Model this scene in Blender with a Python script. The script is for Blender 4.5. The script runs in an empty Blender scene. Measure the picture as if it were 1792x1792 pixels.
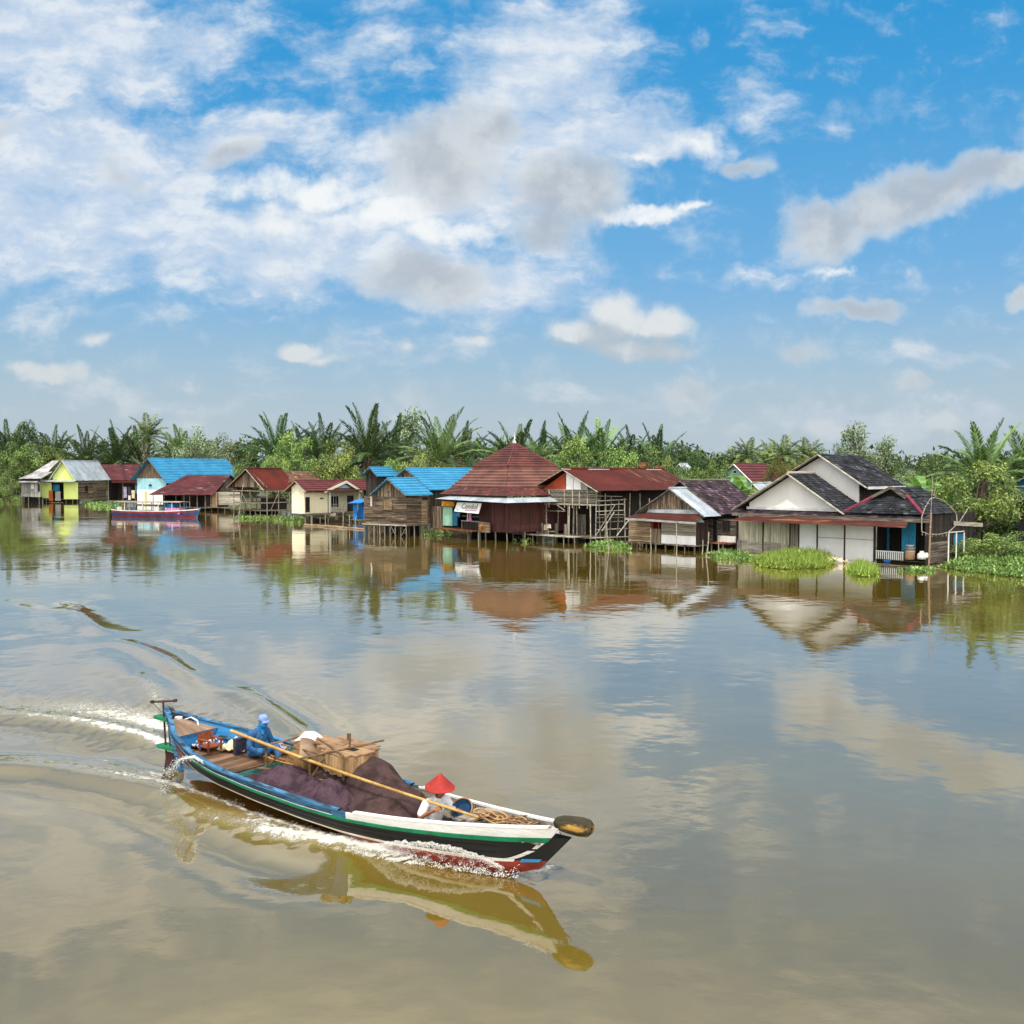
import bpy, bmesh, math, random
import numpy as np
from mathutils import Vector, Matrix, noise as mnoise

R = random.Random(11)
sc = bpy.context.scene
col = sc.collection
rad = math.radians

# ------------------------------------------------------------------ camera geometry (positions worked out from image pixels)
CAM_H, FPX, HORIZON = 6.3, 1750.0, 828.0
PITCH = math.atan((896 - HORIZON) / FPX)
CP, SP = math.cos(PITCH), math.sin(PITCH)
EYE = Vector((0, 0, CAM_H))

def ray(px, py):
    x, y = (px - 896) / FPX, (896 - py) / FPX
    return Vector((x, CP + y * SP, -SP + y * CP))

def at(px, py, z=0.0):
    d = ray(px, py)
    return EYE + d * ((z - CAM_H) / d.z)

def at_dist(px, py, D):
    d = ray(px, py)
    return EYE + d * (D / d.y)

def col_of(p):
    q = p - EYE
    zc = q.y * CP - q.z * SP
    return 896 + FPX * q.x / zc

def row_of(p):
    q = p - EYE
    zc = q.y * CP - q.z * SP
    return 896 - FPX * (q.y * SP + q.z * CP) / zc

# ------------------------------------------------------------------ object helpers
def tag(o, label=None, cat=None, group=None, kind=None):
    if label: o['label'] = label
    if cat: o['category'] = cat
    if group: o['group'] = group
    if kind: o['kind'] = kind
    return o

def empty(name, loc, rz=0, label=None, cat=None, group=None):
    o = bpy.data.objects.new(name, None)
    o.location = loc
    o.rotation_euler = (0, 0, rz)
    o.empty_display_size = .3
    col.objects.link(o)
    return tag(o, label, cat, group)

class MB:
    def __init__(s):
        s.v, s.f, s.t = [], [], []
    def face(s, pts, t=.5):
        n = len(s.v)
        s.v.extend([tuple(p) for p in pts])
        s.f.append(tuple(range(n, n + len(pts))))
        s.t.append(t)
    def mesh(s, verts, faces, t=.5):
        n = len(s.v)
        s.v.extend([tuple(p) for p in verts])
        for f in faces:
            s.f.append(tuple(i + n for i in f))
            s.t.append(t)
    def hexa(s, a, b, t=.5):
        """a: four points, b: the four opposite points."""
        s.mesh(list(a) + list(b), [(3, 2, 1, 0), (4, 5, 6, 7), (0, 1, 5, 4), (1, 2, 6, 5), (2, 3, 7, 6), (3, 0, 4, 7)], t)
    def box(s, x0, x1, y0, y1, z0, z1, t=.5):
        s.hexa([(x0, y0, z0), (x1, y0, z0), (x1, y1, z0), (x0, y1, z0)], [(x0, y0, z1), (x1, y0, z1), (x1, y1, z1), (x0, y1, z1)], t)
    def prism(s, poly, off, t=.5):
        """polygon of 3D points extruded by off."""
        n = len(poly)
        off = Vector(off)
        a = [Vector(p) for p in poly]
        b = [p + off for p in a]
        fs = [tuple(range(n - 1, -1, -1)), tuple(range(n, 2 * n))]
        fs += [(i, (i + 1) % n, n + (i + 1) % n, n + i) for i in range(n)]
        s.mesh(a + b, fs, t)
    def bar(s, p, q, w, h=None, t=.5):
        p, q = Vector(p), Vector(q)
        h = h or w
        d = (q - p)
        if d.length < 1e-6: return
        d.normalize()
        up = Vector((0, 0, 1)) if abs(d.z) < .95 else Vector((1, 0, 0))
        a = d.cross(up).normalized() * w / 2
        b = a.cross(d).normalized() * h / 2
        s.hexa([p - a - b, p + a - b, p + a + b, p - a + b], [q - a - b, q + a - b, q + a + b, q - a + b], t)
    def tube(s, pts, r, n=6, t=.5, cap=True):
        pts = [Vector(p) for p in pts]
        m = len(pts)
        rs = r if isinstance(r, (list, tuple)) else [r] * m
        base = len(s.v)
        ref = None
        for i, p in enumerate(pts):
            d = (pts[min(i + 1, m - 1)] - pts[max(i - 1, 0)]).normalized()
            if ref is None:
                ref = d.orthogonal().normalized()
            ref = (ref - d * ref.dot(d))
            if ref.length < 1e-5: ref = d.orthogonal()
            ref.normalize()
            b = d.cross(ref)
            for k in range(n):
                an = 2 * math.pi * k / n
                s.v.append(tuple(p + (ref * math.cos(an) + b * math.sin(an)) * rs[i]))
        for i in range(m - 1):
            for k in range(n):
                k2 = (k + 1) % n
                s.f.append((base + i * n + k, base + i * n + k2, base + (i + 1) * n + k2, base + (i + 1) * n + k))
                s.t.append(t)
        if cap:
            s.f.append(tuple(base + k for k in range(n - 1, -1, -1))); s.t.append(t)
            s.f.append(tuple(base + (m - 1) * n + k for k in range(n))); s.t.append(t)
    def grid(s, P, t=.5, closed=False):
        nu, nv = len(P), len(P[0])
        base = len(s.v)
        for r in P:
            s.v.extend([tuple(p) for p in r])
        for i in range(nu - 1):
            for j in range(nv - (0 if closed else 1)):
                j2 = (j + 1) % nv
                s.f.append((base + i * nv + j, base + i * nv + j2, base + (i + 1) * nv + j2, base + (i + 1) * nv + j))
                s.t.append(t)
    def lathe(s, prof, c=(0, 0, 0), n=16, t=.5):
        c = Vector(c)
        s.grid([[c + Vector((r * math.cos(2 * math.pi * k / n), r * math.sin(2 * math.pi * k / n), z)) for k in range(n)] for r, z in prof], t, True)
    def build(s, name, mat, parent=None, smooth=False, label=None, cat=None, group=None, kind=None):
        me = bpy.data.meshes.new(name)
        me.from_pydata(s.v, [], s.f)
        a = me.attributes.new('tone', 'FLOAT', 'FACE')
        a.data.foreach_set('value', np.array(s.t, dtype=np.float32))
        if smooth:
            me.polygons.foreach_set('use_smooth', [True] * len(me.polygons))
        me.materials.append(mat)
        me.update()
        o = bpy.data.objects.new(name, me)
        col.objects.link(o)
        if parent: o.parent = parent
        return tag(o, label, cat, group, kind)

def copy_tree(root, loc, rz, sx, label, group, sz=None):
    r = root.copy()
    col.objects.link(r)
    r.location = loc
    r.rotation_euler = (0, 0, rz)
    r.scale = (sx, sx, sz or sx)
    r['label'] = label
    if group: r['group'] = group
    for ch in root.children:
        c = ch.copy()
        col.objects.link(c)
        c.parent = r
    return r

# ------------------------------------------------------------------ materials
def lin(h):
    h = h.lstrip('#')
    out = []
    for i in (0, 2, 4):
        c = int(h[i:i + 2], 16) / 255
        out.append(c / 12.92 if c <= .04045 else ((c + .055) / 1.055) ** 2.4)
    return (*out, 1)

class G:
    """small node-graph builder"""
    def __init__(s, nt): s.nt = nt
    def n(s, kind, **kw):
        nd = s.nt.nodes.new(kind)
        for k, v in kw.items(): setattr(nd, k, v)
        return nd
    def put(s, sock, v):
        if v is None: return
        if isinstance(v, bpy.types.NodeSocket): s.nt.links.new(v, sock)
        elif hasattr(sock, 'default_value'):
            try: sock.default_value = v
            except Exception:
                sock.default_value = tuple(v)[:len(sock.default_value)]
    def m(s, op, a, b=None, c=None, clamp=False):
        nd = s.n('ShaderNodeMath', operation=op, use_clamp=clamp)
        for i, x in enumerate((a, b, c)): s.put(nd.inputs[i], x)
        return nd.outputs[0]
    def vm(s, op, a, b=None, c=None):
        nd = s.n('ShaderNodeVectorMath', operation=op)
        for i, x in enumerate((a, b, c)): s.put(nd.inputs[i], x)
        return nd.outputs['Value' if op in ('LENGTH', 'DOT_PRODUCT') else 'Vector']
    def noise(s, vec, scale, detail=4, rough=.55, dist=0):
        nd = s.n('ShaderNodeTexNoise')
        s.put(nd.inputs['Vector'], vec)
        nd.inputs['Scale'].default_value = scale
        nd.inputs['Detail'].default_value = detail
        nd.inputs['Roughness'].default_value = rough
        nd.inputs['Distortion'].default_value = dist
        return nd.outputs['Fac']
    def sm(s, v, lo, hi, a=0., b=1.):
        nd = s.n('ShaderNodeMapRange', interpolation_type='SMOOTHSTEP')
        for i, x in enumerate((v, lo, hi, a, b)): s.put(nd.inputs[i], x)
        return nd.outputs[0]
    def mix(s, f, a, b, blend='MIX'):
        nd = s.n('ShaderNodeMix', data_type='RGBA', blend_type=blend)
        s.put(nd.inputs[0], f); s.put(nd.inputs[6], a); s.put(nd.inputs[7], b)
        return nd.outputs[2]
    def attr(s, name):
        return s.n('ShaderNodeAttribute', attribute_name=name).outputs['Fac']

def base_mat(name):
    m = bpy.data.materials.new(name)
    m.use_nodes = True
    nt = m.node_tree
    return m, G(nt), nt.nodes['Principled BSDF']

def surf(name, c1, c2, nscale=1.5, stretch=(1, 1, 1), lo=.38, hi=.62, rough=.8, tone=.6, stain=None, stain2=None, bump=0., bscale=14., metal=0., spec=.25, detail=6, finek=.5):
    """weathered surface: two colours in noise patches, tone per board/sheet, optional stains (colour, scale, lo, hi, stretch)"""
    m, g, b = base_mat(name)
    co = g.n('ShaderNodeTexCoord').outputs['Object']
    v = g.vm('MULTIPLY', co, stretch)
    f = g.sm(g.noise(v, nscale, detail, .62), lo, hi)
    c = g.mix(f, lin(c1), lin(c2))
    for st in (stain, stain2):
        if st:
            sv = g.vm('MULTIPLY', co, st[4] if len(st) > 4 else stretch)
            c = g.mix(g.sm(g.noise(g.vm('ADD', sv, (3.1, 7.7, 1.3)), st[1], 7, .65), st[2], st[3]), c, lin(st[0]))
    fine = g.noise(v, nscale * 9, 3, .6)
    k = g.m('ADD', g.m('MULTIPLY', g.m('SUBTRACT', g.attr('tone'), .5), tone * 2), 1.0)
    k = g.m('MULTIPLY', k, g.m('ADD', g.m('MULTIPLY', fine, finek), 1 - finek / 2))
    c = g.mix(1.0, c, g.n_combine(k), 'MULTIPLY')
    g.put(b.inputs['Base Color'], c)
    b.inputs['Roughness'].default_value = rough
    b.inputs['Metallic'].default_value = metal
    b.inputs['Specular IOR Level'].default_value = spec
    if bump:
        bn = g.n('ShaderNodeBump')
        bn.inputs['Strength'].default_value = 1
        bn.inputs['Distance'].default_value = bump
        g.put(bn.inputs['Height'], g.noise(v, bscale, 4, .6))
        g.put(b.inputs['Normal'], bn.outputs[0])
    return m

def _comb(self, k):
    nd = self.n('ShaderNodeCombineXYZ')
    for i in range(3): self.put(nd.inputs[i], k)
    return nd.outputs[0]
G.n_combine = _comb

H_ = (.5, .5, 9)
V_ = (8, 8, .45)
M = {}
M['plank_grey'] = surf('plank_grey', '#766d61', '#403730', 1.3, H_, tone=.75, stain=('#a09684', 1.2, .58, .72), bump=.01)
M['plank_brown'] = surf('plank_brown', '#70614f', '#3b3129', 1.3, H_, tone=.7, stain=('#a58f72', 1.2, .58, .72), bump=.01)
M['plank_pale'] = surf('plank_pale', '#b0aa9a', '#857b6c', 1.3, H_, tone=.5, stain=('#5a5046', 1.4, .6, .72), bump=.01)
M['plank_tan'] = surf('plank_tan', '#a38a6c', '#6c5642', 1.3, H_, tone=.55, stain=('#c0aa8c', 1.4, .6, .72), bump=.01)
M['vplank_grey'] = surf('vplank_grey', '#8d8678', '#5a5148', 1.2, V_, tone=.6, stain=('#b0a999', 1.1, .58, .7), bump=.01)
M['vplank_brown'] = surf('vplank_brown', '#857460', '#483c32', 1.2, V_, tone=.65, stain=('#b4a389', 1.1, .58, .7), bump=.01)
M['vplank_beige'] = surf('vplank_beige', '#c2bda6', '#9a927a', 1.2, V_, tone=.25, stain=('#6e6553', 1.3, .62, .75), bump=.006)
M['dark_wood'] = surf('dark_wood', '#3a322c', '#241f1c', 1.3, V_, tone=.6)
M['maroon_wall'] = surf('maroon_wall', '#4f2f2b', '#3b2422', 1.5, V_, tone=.35)
M['post_wood'] = surf('post_wood', '#8a8174', '#5b5248', 2, (4, 4, .6), tone=.6)
M['bamboo_grey'] = surf('bamboo_grey', '#a39c8c', '#756d60', 2, (3, 3, 3), tone=.6)
M['deck_wood'] = surf('deck_wood', '#7b6f60', '#4f453b', 1.5, (1, 4, 4), tone=.7)
M['deck_red'] = surf('deck_red', '#8a4f33', '#5b382a', 1.5, (1, 4, 4), tone=.5)
M['zinc'] = surf('zinc', '#b3b9bd', '#969da2', .7, (1, 1, 1), tone=.22, stain=('#77695f', .8, .64, .78), rough=.45, metal=.25, spec=.4)
M['zinc_old'] = surf('zinc_old', '#a9a8a6', '#7e7c7a', .7, tone=.35, stain=('#7a5348', .9, .56, .7), rough=.55, metal=.15)
M['rust_red'] = surf('rust_red', '#571e12', '#431810', .6, (1, .3, .3), tone=.3, stain=('#6f3a22', .5, .62, .78, (1.6, .35, .35)), rough=.75, spec=.2)
M['rust_streak'] = surf('rust_streak', '#4c251b', '#3a1b15', .8, (.4, 1.6, .4), tone=.45, stain=('#80543a', 1.0, .54, .68, (.3, 2.2, .3)), rough=.75, spec=.2)
M['maroon_roof'] = surf('maroon_roof', '#4e2022', '#3a171a', .8, (.4, 1.4, .4), tone=.5, stain=('#857270', 1.1, .6, .68, (.3, 2.4, .3)), rough=.7, spec=.2)
M['tile_maroon'] = surf('tile_maroon', '#602c2b', '#4e2323', .5, tone=.22, rough=.6, spec=.3)
M['tile_brick'] = surf('tile_brick', '#61362f', '#4c2a26', .5, tone=.3, stain=('#74483c', .7, .58, .74), rough=.65, spec=.25)
M['tile_brown'] = surf('tile_brown', '#704a40', '#5d3f37', .6, tone=.3, stain=('#84473a', .5, .58, .72), rough=.65, spec=.25)
M['tile_blue'] = surf('tile_blue', '#3384aa', '#2a769c', .5, tone=.12, rough=.5, spec=.35)
M['brown_roof'] = surf('brown_roof', '#705342', '#5b4336', 2, tone=.5, rough=.85)
M['shingle'] = surf('shingle', '#35363a', '#222326', .9, tone=.8, stain=('#4a4b4c', 2.5, .6, .7), rough=.9, spec=.15)
M['shingle_purple'] = surf('shingle_purple', '#4a3c42', '#2e272b', .9, tone=.7, stain=('#6b4b45', 1.5, .58, .7), rough=.9, spec=.15)
M['ridge_red'] = surf('ridge_red', '#7c2f42', '#5e2637', 1, tone=.2)
M['plaster_white'] = surf('plaster_white', '#dfdcd6', '#d6d2ca', .5, (1, 1, .4), tone=.1, finek=.12, stain=('#958f84', .6, .66, .85, (1, 1, .25)), rough=.9, spec=.1)
M['panel_white'] = surf('panel_white', '#e6e5e2', '#dfddd9', .5, (1, 1, .4), tone=.1, finek=.12, stain=('#a09a90', .8, .68, .85, (2, 2, .3)), rough=.8, spec=.15)
M['plaster_cream'] = surf('plaster_cream', '#e4dcc0', '#d9cfae', .5, (1, 1, .4), tone=.1, finek=.15, stain=('#a89c7c', .6, .68, .85, (1, 1, .3)), rough=.9, spec=.1)
M['lime'] = surf('lime', '#cfdc86', '#c2d072', .6, (1, 1, .4), tone=.15, stain=('#c9cfa0', .7, .6, .75), rough=.85, spec=.1)
M['lightblue'] = surf('lightblue', '#9cc4cb', '#84b2bc', .6, (1, 1, .4), tone=.15, stain=('#c2ccc9', .7, .6, .75), rough=.85, spec=.1)
M['white_paint'] = surf('white_paint', '#d9d9d6', '#c2c0ba', 1, tone=.15, stain=('#8b857b', 1.5, .68, .8), rough=.6)
M['grey_board'] = surf('grey_board', '#9a9a96', '#7c7a75', 1, (3, 3, .6), tone=.3)
M['blue_wall'] = surf('blue_wall', '#2a7c9c', '#1f6585', .9, (1, 1, .5), tone=.25, stain=('#5a96a8', 1, .62, .75))
M['bright_blue'] = surf('bright_blue', '#2f7fc4', '#256cab', 1, tone=.2, stain=('#7ba4c6', 1.2, .66, .8))
M['pale_green'] = surf('pale_green', '#9cc8ae', '#84b499', .8, (1, 1, .4), tone=.15)
M['orange_gable'] = surf('orange_gable', '#98432a', '#803620', .6, tone=.2, rough=.85)
M['orange_door'] = surf('orange_door', '#b4632e', '#974f22', 1, tone=.2)
M['red_paint'] = surf('red_paint', '#b8262a', '#9c2024', 1, tone=.2)
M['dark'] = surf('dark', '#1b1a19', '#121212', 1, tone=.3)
M['curtain'] = surf('curtain', '#4c3a38', '#2f2524', 1, V_, tone=.3)
M['yellow_sign'] = surf('yellow_sign', '#c78a2a', '#a9721f', 2, tone=.2)
M['cloth_white'] = surf('cloth_white', '#d6d4d0', '#bdb9b2', 3, tone=.2)
M['cloth_pink'] = surf('cloth_pink', '#cf86ae', '#b26c96', 3, tone=.2)
M['cloth_blue'] = surf('cloth_blue', '#4a79ad', '#365e8c', 3, tone=.2)
M['cloth_cream'] = surf('cloth_cream', '#dcc9a8', '#bda47f', 3, tone=.2)
M['cloth_lilac'] = surf('cloth_lilac', '#9a96ae', '#7f7a94', 3, tone=.2)
M['cloth_dark'] = surf('cloth_dark', '#3c3a48', '#2a2833', 3, tone=.2)
M['plastic_orange'] = surf('plastic_orange', '#d98a1c', '#c67a14', 3, tone=.1, rough=.4, spec=.5)
M['plastic_blue'] = surf('plastic_blue', '#1f74c4', '#1a66ae', 3, tone=.1, rough=.4, spec=.5)
M['plastic_red'] = surf('plastic_red', '#c8432e', '#ad3624', 3, tone=.1, rough=.4, spec=.5)
M['plastic_grey'] = surf('plastic_grey', '#8d8f92', '#75777a', 3, tone=.1, rough=.45, spec=.5)
M['text_green'] = surf('text_green', '#1c4a36', '#173f2e', 3, tone=0)
M['leaf_green_paint'] = surf('leaf_green_paint', '#2a9a62', '#238a55', 3, tone=0)
M['mud'] = surf('mud', '#5e5240', '#463c2e', .5, tone=0)

# ------------------------------------------------------------------ building kit
def bil(r0, r1, e1, e0, s, t):
    return (r0 * (1 - s) + r1 * s) * (1 - t) + (e0 * (1 - s) + e1 * s) * t

def slope(mb, r0, r1, e1, e0, style, rr=R):
    r0, r1, e1, e0 = map(Vector, (r0, r1, e1, e0))
    n = (r1 - r0 + e1 - e0).cross((e0 - r0) + (e1 - r1)).normalized()
    if n.z < 0: n = -n
    ln = ((e0 - r0).length + (e1 - r1).length) / 2
    wd = max((r1 - r0).length, (e1 - e0).length)
    P = lambda s, t, o: bil(r0, r1, e1, e0, s, t) + n * o
    if style == 'tile':
        k = max(3, round(ln / .48))
        for i in range(k):
            t0, t1 = i / k, (i + 1) / k
            dt = t1 - t0
            prof = [(t0, .0), (t0, .02), (t0 + .3 * dt, .085), (t0 + .78 * dt, .125), (t1 + .02 * dt, .02), (t1 - .02 * dt, .0)]
            m = max(1, round(wd / 2.2))
            for j in range(m):
                a = [P(j / m, t, o) for t, o in prof]
                b = [P((j + 1) / m - .0005, t, o) for t, o in prof]
                tt = .5 + rr.uniform(-.3, .3)
                q = len(prof)
                mb.mesh(a + b, [(x, (x + 1) % q, q + (x + 1) % q, q + x) for x in range(q)] + [tuple(range(q)), tuple(range(2 * q - 1, q - 1, -1))], tt)
    elif style == 'shingle':
        k = max(4, round(ln / .3))
        for i in range(k):
            t0, t1 = max(0, i / k - .25 / k), (i + 1) / k
            w = (r1 - r0).length * (1 - t1) + (e1 - e0).length * t1
            m = max(1, round(w / .34))
            for j in range(m):
                s0, s1 = (j + .02) / m, (j + .98) / m
                tt = min(1, max(0, rr.gauss(.42, .16)))
                if rr.random() < .06: tt = 1.6
                o = .035 + rr.uniform(0, .03)
                e = rr.uniform(-.12, .05) / k
                a = [P(s0, t0, 0), P(s1, t0, 0), P(s1, t1 + e, 0.0), P(s0, t1 + e, 0.0)]
                b = [P(s0, t0, .012), P(s1, t0, .012), P(s1, t1 + e, o), P(s0, t1 + e, o)]
                mb.hexa(a, b, tt)
    else:
        m = max(1, round(wd / .9))
        k = max(1, round(ln / 2.2))
        for j in range(m):
            base = rr.uniform(.25, .75)
            for i in range(k):
                s0, s1 = j / m, (j + 1.03) / m if j < m - 1 else 1
                t0, t1 = max(0, i / k - .02), (i + 1) / k
                if i == k - 1: t1 = 1 + rr.uniform(-.012, .012)
                o = .012 * (i + 1) + .006 * (j % 2)
                nc = 6 if style == 'corr' else 1
                for c in range(nc):
                    u0, u1 = s0 + (s1 - s0) * c / nc, s0 + (s1 - s0) * (c + 1) / nc
                    h0, h1 = ((.02 if c % 2 else 0), (0 if c % 2 else .02)) if nc > 1 else (0, 0)
                    a = [P(u0, t0, o + h0), P(u1, t0, o + h1), P(u1, t1, o + h1), P(u0, t1, o + h0)]
                    b = [p + n * .008 for p in a]
                    mb.hexa(a, b, base + rr.uniform(-.12, .12))

def xr_at(poly, z, k=0):
    xs = []
    n = len(poly)
    for i in range(n):
        p, q = poly[i], poly[(i + 1) % n]
        a, b = p[1 - k], q[1 - k]
        if (a - z) * (b - z) <= 0 and abs(a - b) > 1e-9:
            u = (z - a) / (b - a)
            xs.append(p[k] + (q[k] - p[k]) * u)
    return (min(xs), max(xs)) if len(xs) > 1 else None

class House:
    def __init__(s, name, px, yw, ang, label, cat='house', group=None):
        s.o = Vector(at(px, yw, 0))
        s.a = rad(ang)
        s.u = Vector((math.cos(s.a), math.sin(s.a), 0))
        s.w = Vector((-s.u.y, s.u.x, 0))
        s.root = empty(name, s.o, s.a, label, cat, group)
    def W(s, p):
        return s.o + s.u * p[0] + s.w * p[1] + Vector((0, 0, p[2]))
    def F(s, px, py, y=0.):
        d = ray(px, py)
        k = (y - (EYE - s.o).dot(s.w)) / d.dot(s.w)
        q = EYE + d * k - s.o
        return q.dot(s.u), q.z
    def S(s, px, py, x=0.):
        d = ray(px, py)
        k = (x - (EYE - s.o).dot(s.u)) / d.dot(s.u)
        q = EYE + d * k - s.o
        return q.dot(s.w), q.z
    def L(s, px, py, z):
        q = at(px, py, z) - s.o
        return q.dot(s.u), q.dot(s.w)
    def y_for(s, x, z, px, lo=0, hi=80):
        for _ in range(50):
            mid = (lo + hi) / 2
            if col_of(s.W((x, mid, z))) < px: lo = mid
            else: hi = mid
        return lo
    def x_for(s, y, z, px, lo=-60, hi=60):
        for _ in range(50):
            mid = (lo + hi) / 2
            if col_of(s.W((mid, y, z))) < px: lo = mid
            else: hi = mid
        return lo
    def mp(s, plane, c):
        if plane == 'f': return lambda a, z, o=0: Vector((a, c - o, z))
        return lambda a, z, o=0: Vector((c + o, a, z))
    def rect(s, plane, c, x0, y0, x1, y1):
        g = s.F if plane == 'f' else s.S
        a0, a1 = g(x0, (y0 + y1) / 2, c)[0], g(x1, (y0 + y1) / 2, c)[0]
        xm = (x0 + x1) / 2
        return a0, a1, g(xm, y1, c)[1], g(xm, y0, c)[1]
    def part(s, name, mb, mat, parent=None, label=None, smooth=False, kind=None):
        return mb.build(name, M[mat] if isinstance(mat, str) else mat, parent or s.root, smooth, label, kind=kind)
    # filled wall piece; poly in plane coordinates
    def fill(s, mb, plane, c, poly, style, bw=.2, th=.07, jit=.02):
        m = s.mp(plane, c)
        if style == 'flat':
            mb.prism([m(a, z, 0) for a, z in poly], m(0, 0, -th) - m(0, 0, 0))
            return
        k = 0 if style == 'h' else 1        # scan along z (h boards) or along a (v boards)
        lo = min(p[1 - k] for p in poly); hi = max(p[1 - k] for p in poly)
        n = max(1, round((hi - lo) / bw))
        for i in range(n):
            z0 = lo + (hi - lo) * i / n + .006; z1 = lo + (hi - lo) * (i + 1) / n - .006 - R.uniform(0, .012)
            a, b = xr_at(poly, z0 + 1e-4, k), xr_at(poly, z1 - 1e-4, k)
            if not a or not b: continue
            cuts = [0, 1]
            if k == 0 and a[1] - a[0] > 3.5: cuts = [0, R.uniform(.3, .7), 1]
            for q in range(len(cuts) - 1):
                u0, u1 = cuts[q], cuts[q + 1] - (.004 if q < len(cuts) - 2 else 0)
                f = lambda r, u: r[0] + (r[1] - r[0]) * u
                o = R.uniform(-jit, jit)
                if k == 0: pts = [(f(a, u0), z0), (f(a, u1), z0), (f(b, u1), z1), (f(b, u0), z1)]
                else:
                    e = R.uniform(0, .05)
                    pts = [(z0, a[0] - e), (z1, b[0] - e), (z1, b[1]), (z0, a[1])]
                mb.prism([m(x, z, o) for x, z in pts], m(0, 0, -th) - m(0, 0, 0), min(1, max(0, R.gauss(.5, .2))))
    def wall(s, name, mat, plane, c, poly, style='flat', bw=.2, label=None, th=.08, parent=None):
        mb = MB()
        s.fill(mb, plane, c, poly, style, bw, th)
        return s.part(name, mb, mat, parent, label)
    def wall_px(s, name, mat, plane, c, x0, y0, x1, y1, style='flat', bw=.2, label=None, out=0, parent=None):
        a0, a1, z0, z1 = s.rect(plane, c, x0, y0, x1, y1)
        c2 = c - out if plane == 'f' else c + out
        return s.wall(name, mat, plane, c2, [(a0, z0), (a1, z0), (a1, z1), (a0, z1)], style, bw, label, parent=parent)
    def opening(s, name, plane, c, x0, y0, x1, y1, frame, pane, fw=.08, parent=None, bars=0):
        """a window or door: frame standing proud of the wall with its leaf or dark pane inside"""
        a0, a1, z0, z1 = s.rect(plane, c, x0, y0, x1, y1)
        return s.opening_at(name, plane, c, a0, a1, z0, z1, frame, pane, fw, parent, bars)
    def opening_at(s, name, plane, c, a0, a1, z0, z1, frame, pane, fw=.08, parent=None, bars=0):
        m = s.mp(plane, c)
        mb = MB()
        def bx(b0, b1, w0, w1, o0, o1, t=.5):
            mb.hexa([m(b0, w0, o0), m(b1, w0, o0), m(b1, w1, o0), m(b0, w1, o0)], [m(b0, w0, o1), m(b1, w0, o1), m(b1, w1, o1), m(b0, w1, o1)], t)
        bx(a0 - fw, a0, z0, z1, .003, .075); bx(a1, a1 + fw, z0, z1, .003, .075)
        bx(a0 - fw, a1 + fw, z1, z1 + fw, .003, .08)
        if name != 'door': bx(a0 - fw, a1 + fw, z0 - fw, z0, .003, .09)
        for i in range(bars):
            x = a0 + (a1 - a0) * (i + 1) / (bars + 1)
            bx(x - .025, x + .025, z0, z1, .035, .07)
        fr = s.part(name, mb, frame, parent)
        mb = MB()
        bx(a0 + .002, a1 - .002, z0 + .002, z1 - .002, .004, .03)
        s.part('leaf' if name == 'door' else 'pane', mb, pane, fr)
        return fr
    def stilts(s, pts, ztop, r=.07, zb=-.9, mat='post_wood'):
        for x, y in pts:
            mb = MB()
            j = R.uniform(-.08, .08)
            mb.tube([(x + j, y + R.uniform(-.05, .05), zb), (x, y, ztop)], r * R.uniform(.8, 1.2), 6, R.uniform(.3, .7))
            s.part('stilt', mb, mat)
    def gable(s, apex, left, right, end_px, oh=.5, style='tile', mat='tile_blue', barge='plank_grey', over=.0, ridge=True, bw=.14, edge=True):
        y = -oh
        xa, za = s.F(*apex, y); xl, zl = s.F(*left, y); xr, zr = s.F(*right, y)
        y1 = s.y_for(xa, za, end_px)
        mb = MB()
        slope(mb, (xa, y, za), (xa, y1, za), (xr, y1, zr), (xr, y, zr), style)
        slope(mb, (xa, y1, za), (xa, y, za), (xl, y, zl), (xl, y1, zl), style)
        ro = s.part('roof', mb, mat)
        if ridge:
            mb = MB()
            mb.tube([(xa, y - .02, za + .05), (xa, y1 + .02, za + .05)], .11, 6)
            s.part('ridge_cap', mb, mat if style != 'shingle' else barge, ro)
        if edge:
            for q, nm in (((xl, zl), 'bargeboard'), ((xr, zr), 'bargeboard')):
                mb = MB()
                mb.bar((xa, y - .025, za - .05), (q[0], y - .025, q[1] - .05), bw, .045)
                s.part(nm, mb, barge)
        g = dict(xa=xa, za=za, xl=xl, zl=zl, xr=xr, zr=zr, y0=y, y1=y1)
        def rz(x, g=g):
            return (g['za'] - (g['za'] - g['zr']) * (x - xa) / (xr - xa) if x > xa else g['za'] - (g['za'] - g['zl']) * (xa - x) / (xa - xl)) - .1
        s.rz = rz
        s.g = g
        return g
    def gable_poly(s, x0, x1, zb):
        return [(x0, zb), (x1, zb), (x1, max(zb, s.rz(x1))), (s.g['xa'], s.rz(s.g['xa'])), (x0, max(zb, s.rz(x0)))]
    def quad_roof(s, name, mat, r0, r1, e1, e0, style='sheet', parent=None, th=None):
        mb = MB()
        slope(mb, r0, r1, e1, e0, style)
        return s.part(name, mb, mat, parent)
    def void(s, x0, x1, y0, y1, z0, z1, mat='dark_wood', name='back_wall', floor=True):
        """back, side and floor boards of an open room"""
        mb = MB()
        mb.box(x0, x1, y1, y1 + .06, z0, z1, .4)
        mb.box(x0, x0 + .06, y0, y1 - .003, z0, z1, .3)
        s.part(name, mb, mat)
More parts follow.
